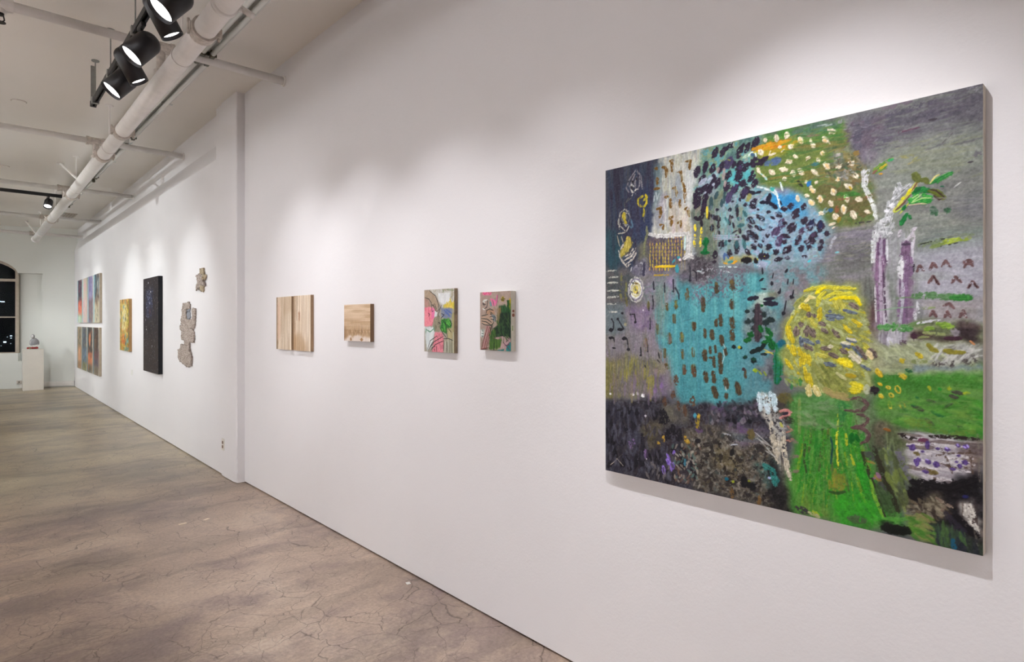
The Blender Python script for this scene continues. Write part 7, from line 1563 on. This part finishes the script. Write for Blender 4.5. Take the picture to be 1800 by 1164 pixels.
def slab_piece(name, pts, t0, t1, m, parent, seed, cell=0.011):
    """a torn slab: outline surveyed on the wall (y, z), front surface uneven between t0 and t1 off the wall"""
    rs = random.Random(seed)
    ys = [p[0] for p in pts]; zs = [p[1] for p in pts]
    y0, z0 = min(ys) - cell, min(zs) - cell
    ny, nz = int((max(ys) - y0) / cell) + 2, int((max(zs) - z0) / cell) + 2
    def inside(y, z):
        y += 0.006 * math.sin(z * 170 + seed) + 0.004 * math.sin(z * 410 + seed * 2)
        z += 0.006 * math.sin(y * 190 + seed * 3)
        c = False
        j = len(pts) - 1
        for i in range(len(pts)):
            if (zs[i] > z) != (zs[j] > z) and y < (ys[j] - ys[i]) * (z - zs[i]) / (zs[j] - zs[i]) + ys[i]: c = not c
            j = i
        return c
    cells = {(i, j) for i in range(ny) for j in range(nz) if inside(y0 + (i + .5) * cell, z0 + (j + .5) * cell)}
    bm = bmesh.new()
    vf, vb = {}, {}
    edge = set()
    for i, j in cells:
        for a in (0, 1):
            for b in (0, 1):
                if not all((i + a + p, j + b + q) in cells for p in (-1, 0) for q in (-1, 0)): edge.add((i + a, j + b))
    jit = {}
    def V(d, key, front):
        if key not in d:
            i, j = key
            if key not in jit:
                jit[key] = (rs.uniform(-.35, .35) * cell, rs.uniform(-.35, .35) * cell, rs.random())
            jy, jz, r = jit[key]
            y, z = y0 + i * cell + jy, z0 + j * cell + jz
            t = t0
            if front:
                n = 0.5 + 0.25 * math.sin(y * 40 + z * 23 + seed) + 0.25 * math.sin(z * 61 - y * 18 + seed * 1.7)
                t = t0 + (t1 - t0) * (0.55 + 0.45 * n) + (r - .5) * 0.006
                if key in edge: t -= 0.35 * (t1 - t0) * r
            d[key] = bm.verts.new((far_x(y) - t, y, z))
        return d[key]
    for i, j in cells:
        ks = ((i, j), (i + 1, j), (i + 1, j + 1), (i, j + 1))
        bm.faces.new([V(vf, q, True) for q in ks])
        bm.faces.new([V(vb, q, False) for q in ks][::-1])
        for (di, dj), (a, b) in (((-1, 0), (3, 0)), ((1, 0), (1, 2)), ((0, -1), (0, 1)), ((0, 1), (2, 3))):
            if (i + di, j + dj) not in cells:
                bm.faces.new((V(vf, ks[b], True), V(vf, ks[a], True), V(vb, ks[a], False), V(vb, ks[b], False)))
    bmesh.ops.translate(bm, vec=-parent.location, verts=bm.verts)
    return obj(name, bm, m, parent)
def zoomed(pts):
    out = []
    for x, y in pts:
        p = on_far(300 + x / 5.82, 460 + y / 5.82, 0.015)
        out.append((p.y, p.z))
    return out
r1 = empty('wood_relief', (far_x(7.6), 7.6, 1.02))
tag(r1, 'large ragged relief of weathered grey wood slabs hung right of the dark star canvas', 'wall relief', 'weathered wood reliefs')
slab_piece('slab', zoomed([(118, 430), (185, 420), (193, 430), (193, 480), (157, 483), (157, 590), (205, 600), (215, 680), (178, 735), (180, 790), (192, 830), (190, 870), (135, 850), (135, 805), (108, 800), (105, 700), (90, 688), (95, 660), (110, 650), (100, 595), (112, 580)]), 0.003, 0.024, M['wood'], r1, 1)
slab_piece('slab', zoomed([(215, 478), (250, 480), (250, 560), (242, 660), (235, 682), (205, 672), (180, 640), (195, 605), (210, 590), (215, 560)]), 0.002, 0.026, M['wood'], r1, 2)
slab_piece('slab', zoomed([(188, 680), (228, 690), (238, 760), (235, 825), (192, 825), (178, 740)]), 0.004, 0.030, M['wood'], r1, 3)
slab_piece('slab', zoomed([(100, 850), (190, 862), (195, 900), (215, 980), (210, 1060), (180, 1080), (140, 1050), (110, 1030), (80, 1000), (78, 905), (100, 890)]), 0.003, 0.032, M['wood'], r1, 4)
slab_piece('block', zoomed([(160, 520), (192, 520), (194, 588), (162, 588)]), 0.002, 0.016, M['wood2'], r1, 5)
slab_piece('block', zoomed([(157, 482), (190, 482), (190, 510), (158, 512)]), 0.002, 0.012, M['wood2'], r1, 6)
r2 = empty('wood_relief', (far_x(7.0), 7.02, 1.84))
tag(r2, 'small cross-shaped relief of weathered wood hung above and right of the large one', 'wall relief', 'weathered wood reliefs')
slab_piece('post', zoomed([(296, 75), (335, 71), (337, 140), (333, 305), (302, 300), (300, 200)]), 0.003, 0.026, M['bark'], r2, 7, 0.009)
slab_piece('slab', zoomed([(268, 140), (300, 128), (330, 135), (330, 180), (345, 210), (356, 250), (322, 232), (300, 262), (288, 285), (266, 290), (270, 255), (280, 205)]), 0.012, 0.036, M['wood'], r2, 8, 0.009)
slab_piece('slab', zoomed([(335, 128), (362, 140), (352, 185), (338, 190)]), 0.006, 0.024, M['bark'], r2, 9, 0.009)

# ------------------------------------------------------------------ outlet on the pilaster, paper label, floor scraps
ot = empty('electrical_outlet', (1.934, 6.235, 0.255))
tag(ot, 'white duplex outlet low on the pilaster', 'outlet')
obj('plate', boxbm((-0.006, -0.036, 0), (-0.0005, 0.036, 0.116), 0.003), M['plinth'], ot)
M['brown'] = plain('brown_bakelite', (120, 88, 66), 0.4, 0, 0.1)
for zz in (0.037, 0.079):
    obj('socket', boxbm((-0.0085, -0.016, zz - 0.014), (-0.006, 0.016, zz + 0.014), 0.003), M['brown'], ot)
M['paper'] = plain('label_paper', (222, 220, 214), 0.7, 0, 0.02)
o = obj('wall_label', boxbm((-0.002, -0.06, -0.04), (-0.0003, 0.06, 0.04)), M['paper'], None, False, (far_x(10.66), 10.66, 0.74))
tag(o, 'small pale paper label low on the wall beside the yellow canvas', 'label')
M['tape'] = plain('masking_tape', (240, 226, 204), 0.7, 0, 0.05)
for x, y, l, r, lb in ((1.257, 4.982, 0.055, 0.1, 'scrap of pale tape on the concrete floor, farther from the wall'), (1.42, 4.972, 0.045, 0.5, 'scrap of pale tape on the concrete floor, nearer the wall'), (1.93, 2.96, 0.03, 1.3, 'white paint chip on the floor at the foot of the near wall')):
    o = obj('tape_scrap' if x < 1.9 else 'paint_chip', boxbm((-l / 2, -0.012, 0.0002), (l / 2, 0.012, 0.0015)), M['tape'] if x < 1.9 else M['paper'], None, False, (x, y, 0), (0, 0, r))
    tag(o, lb, 'scrap')
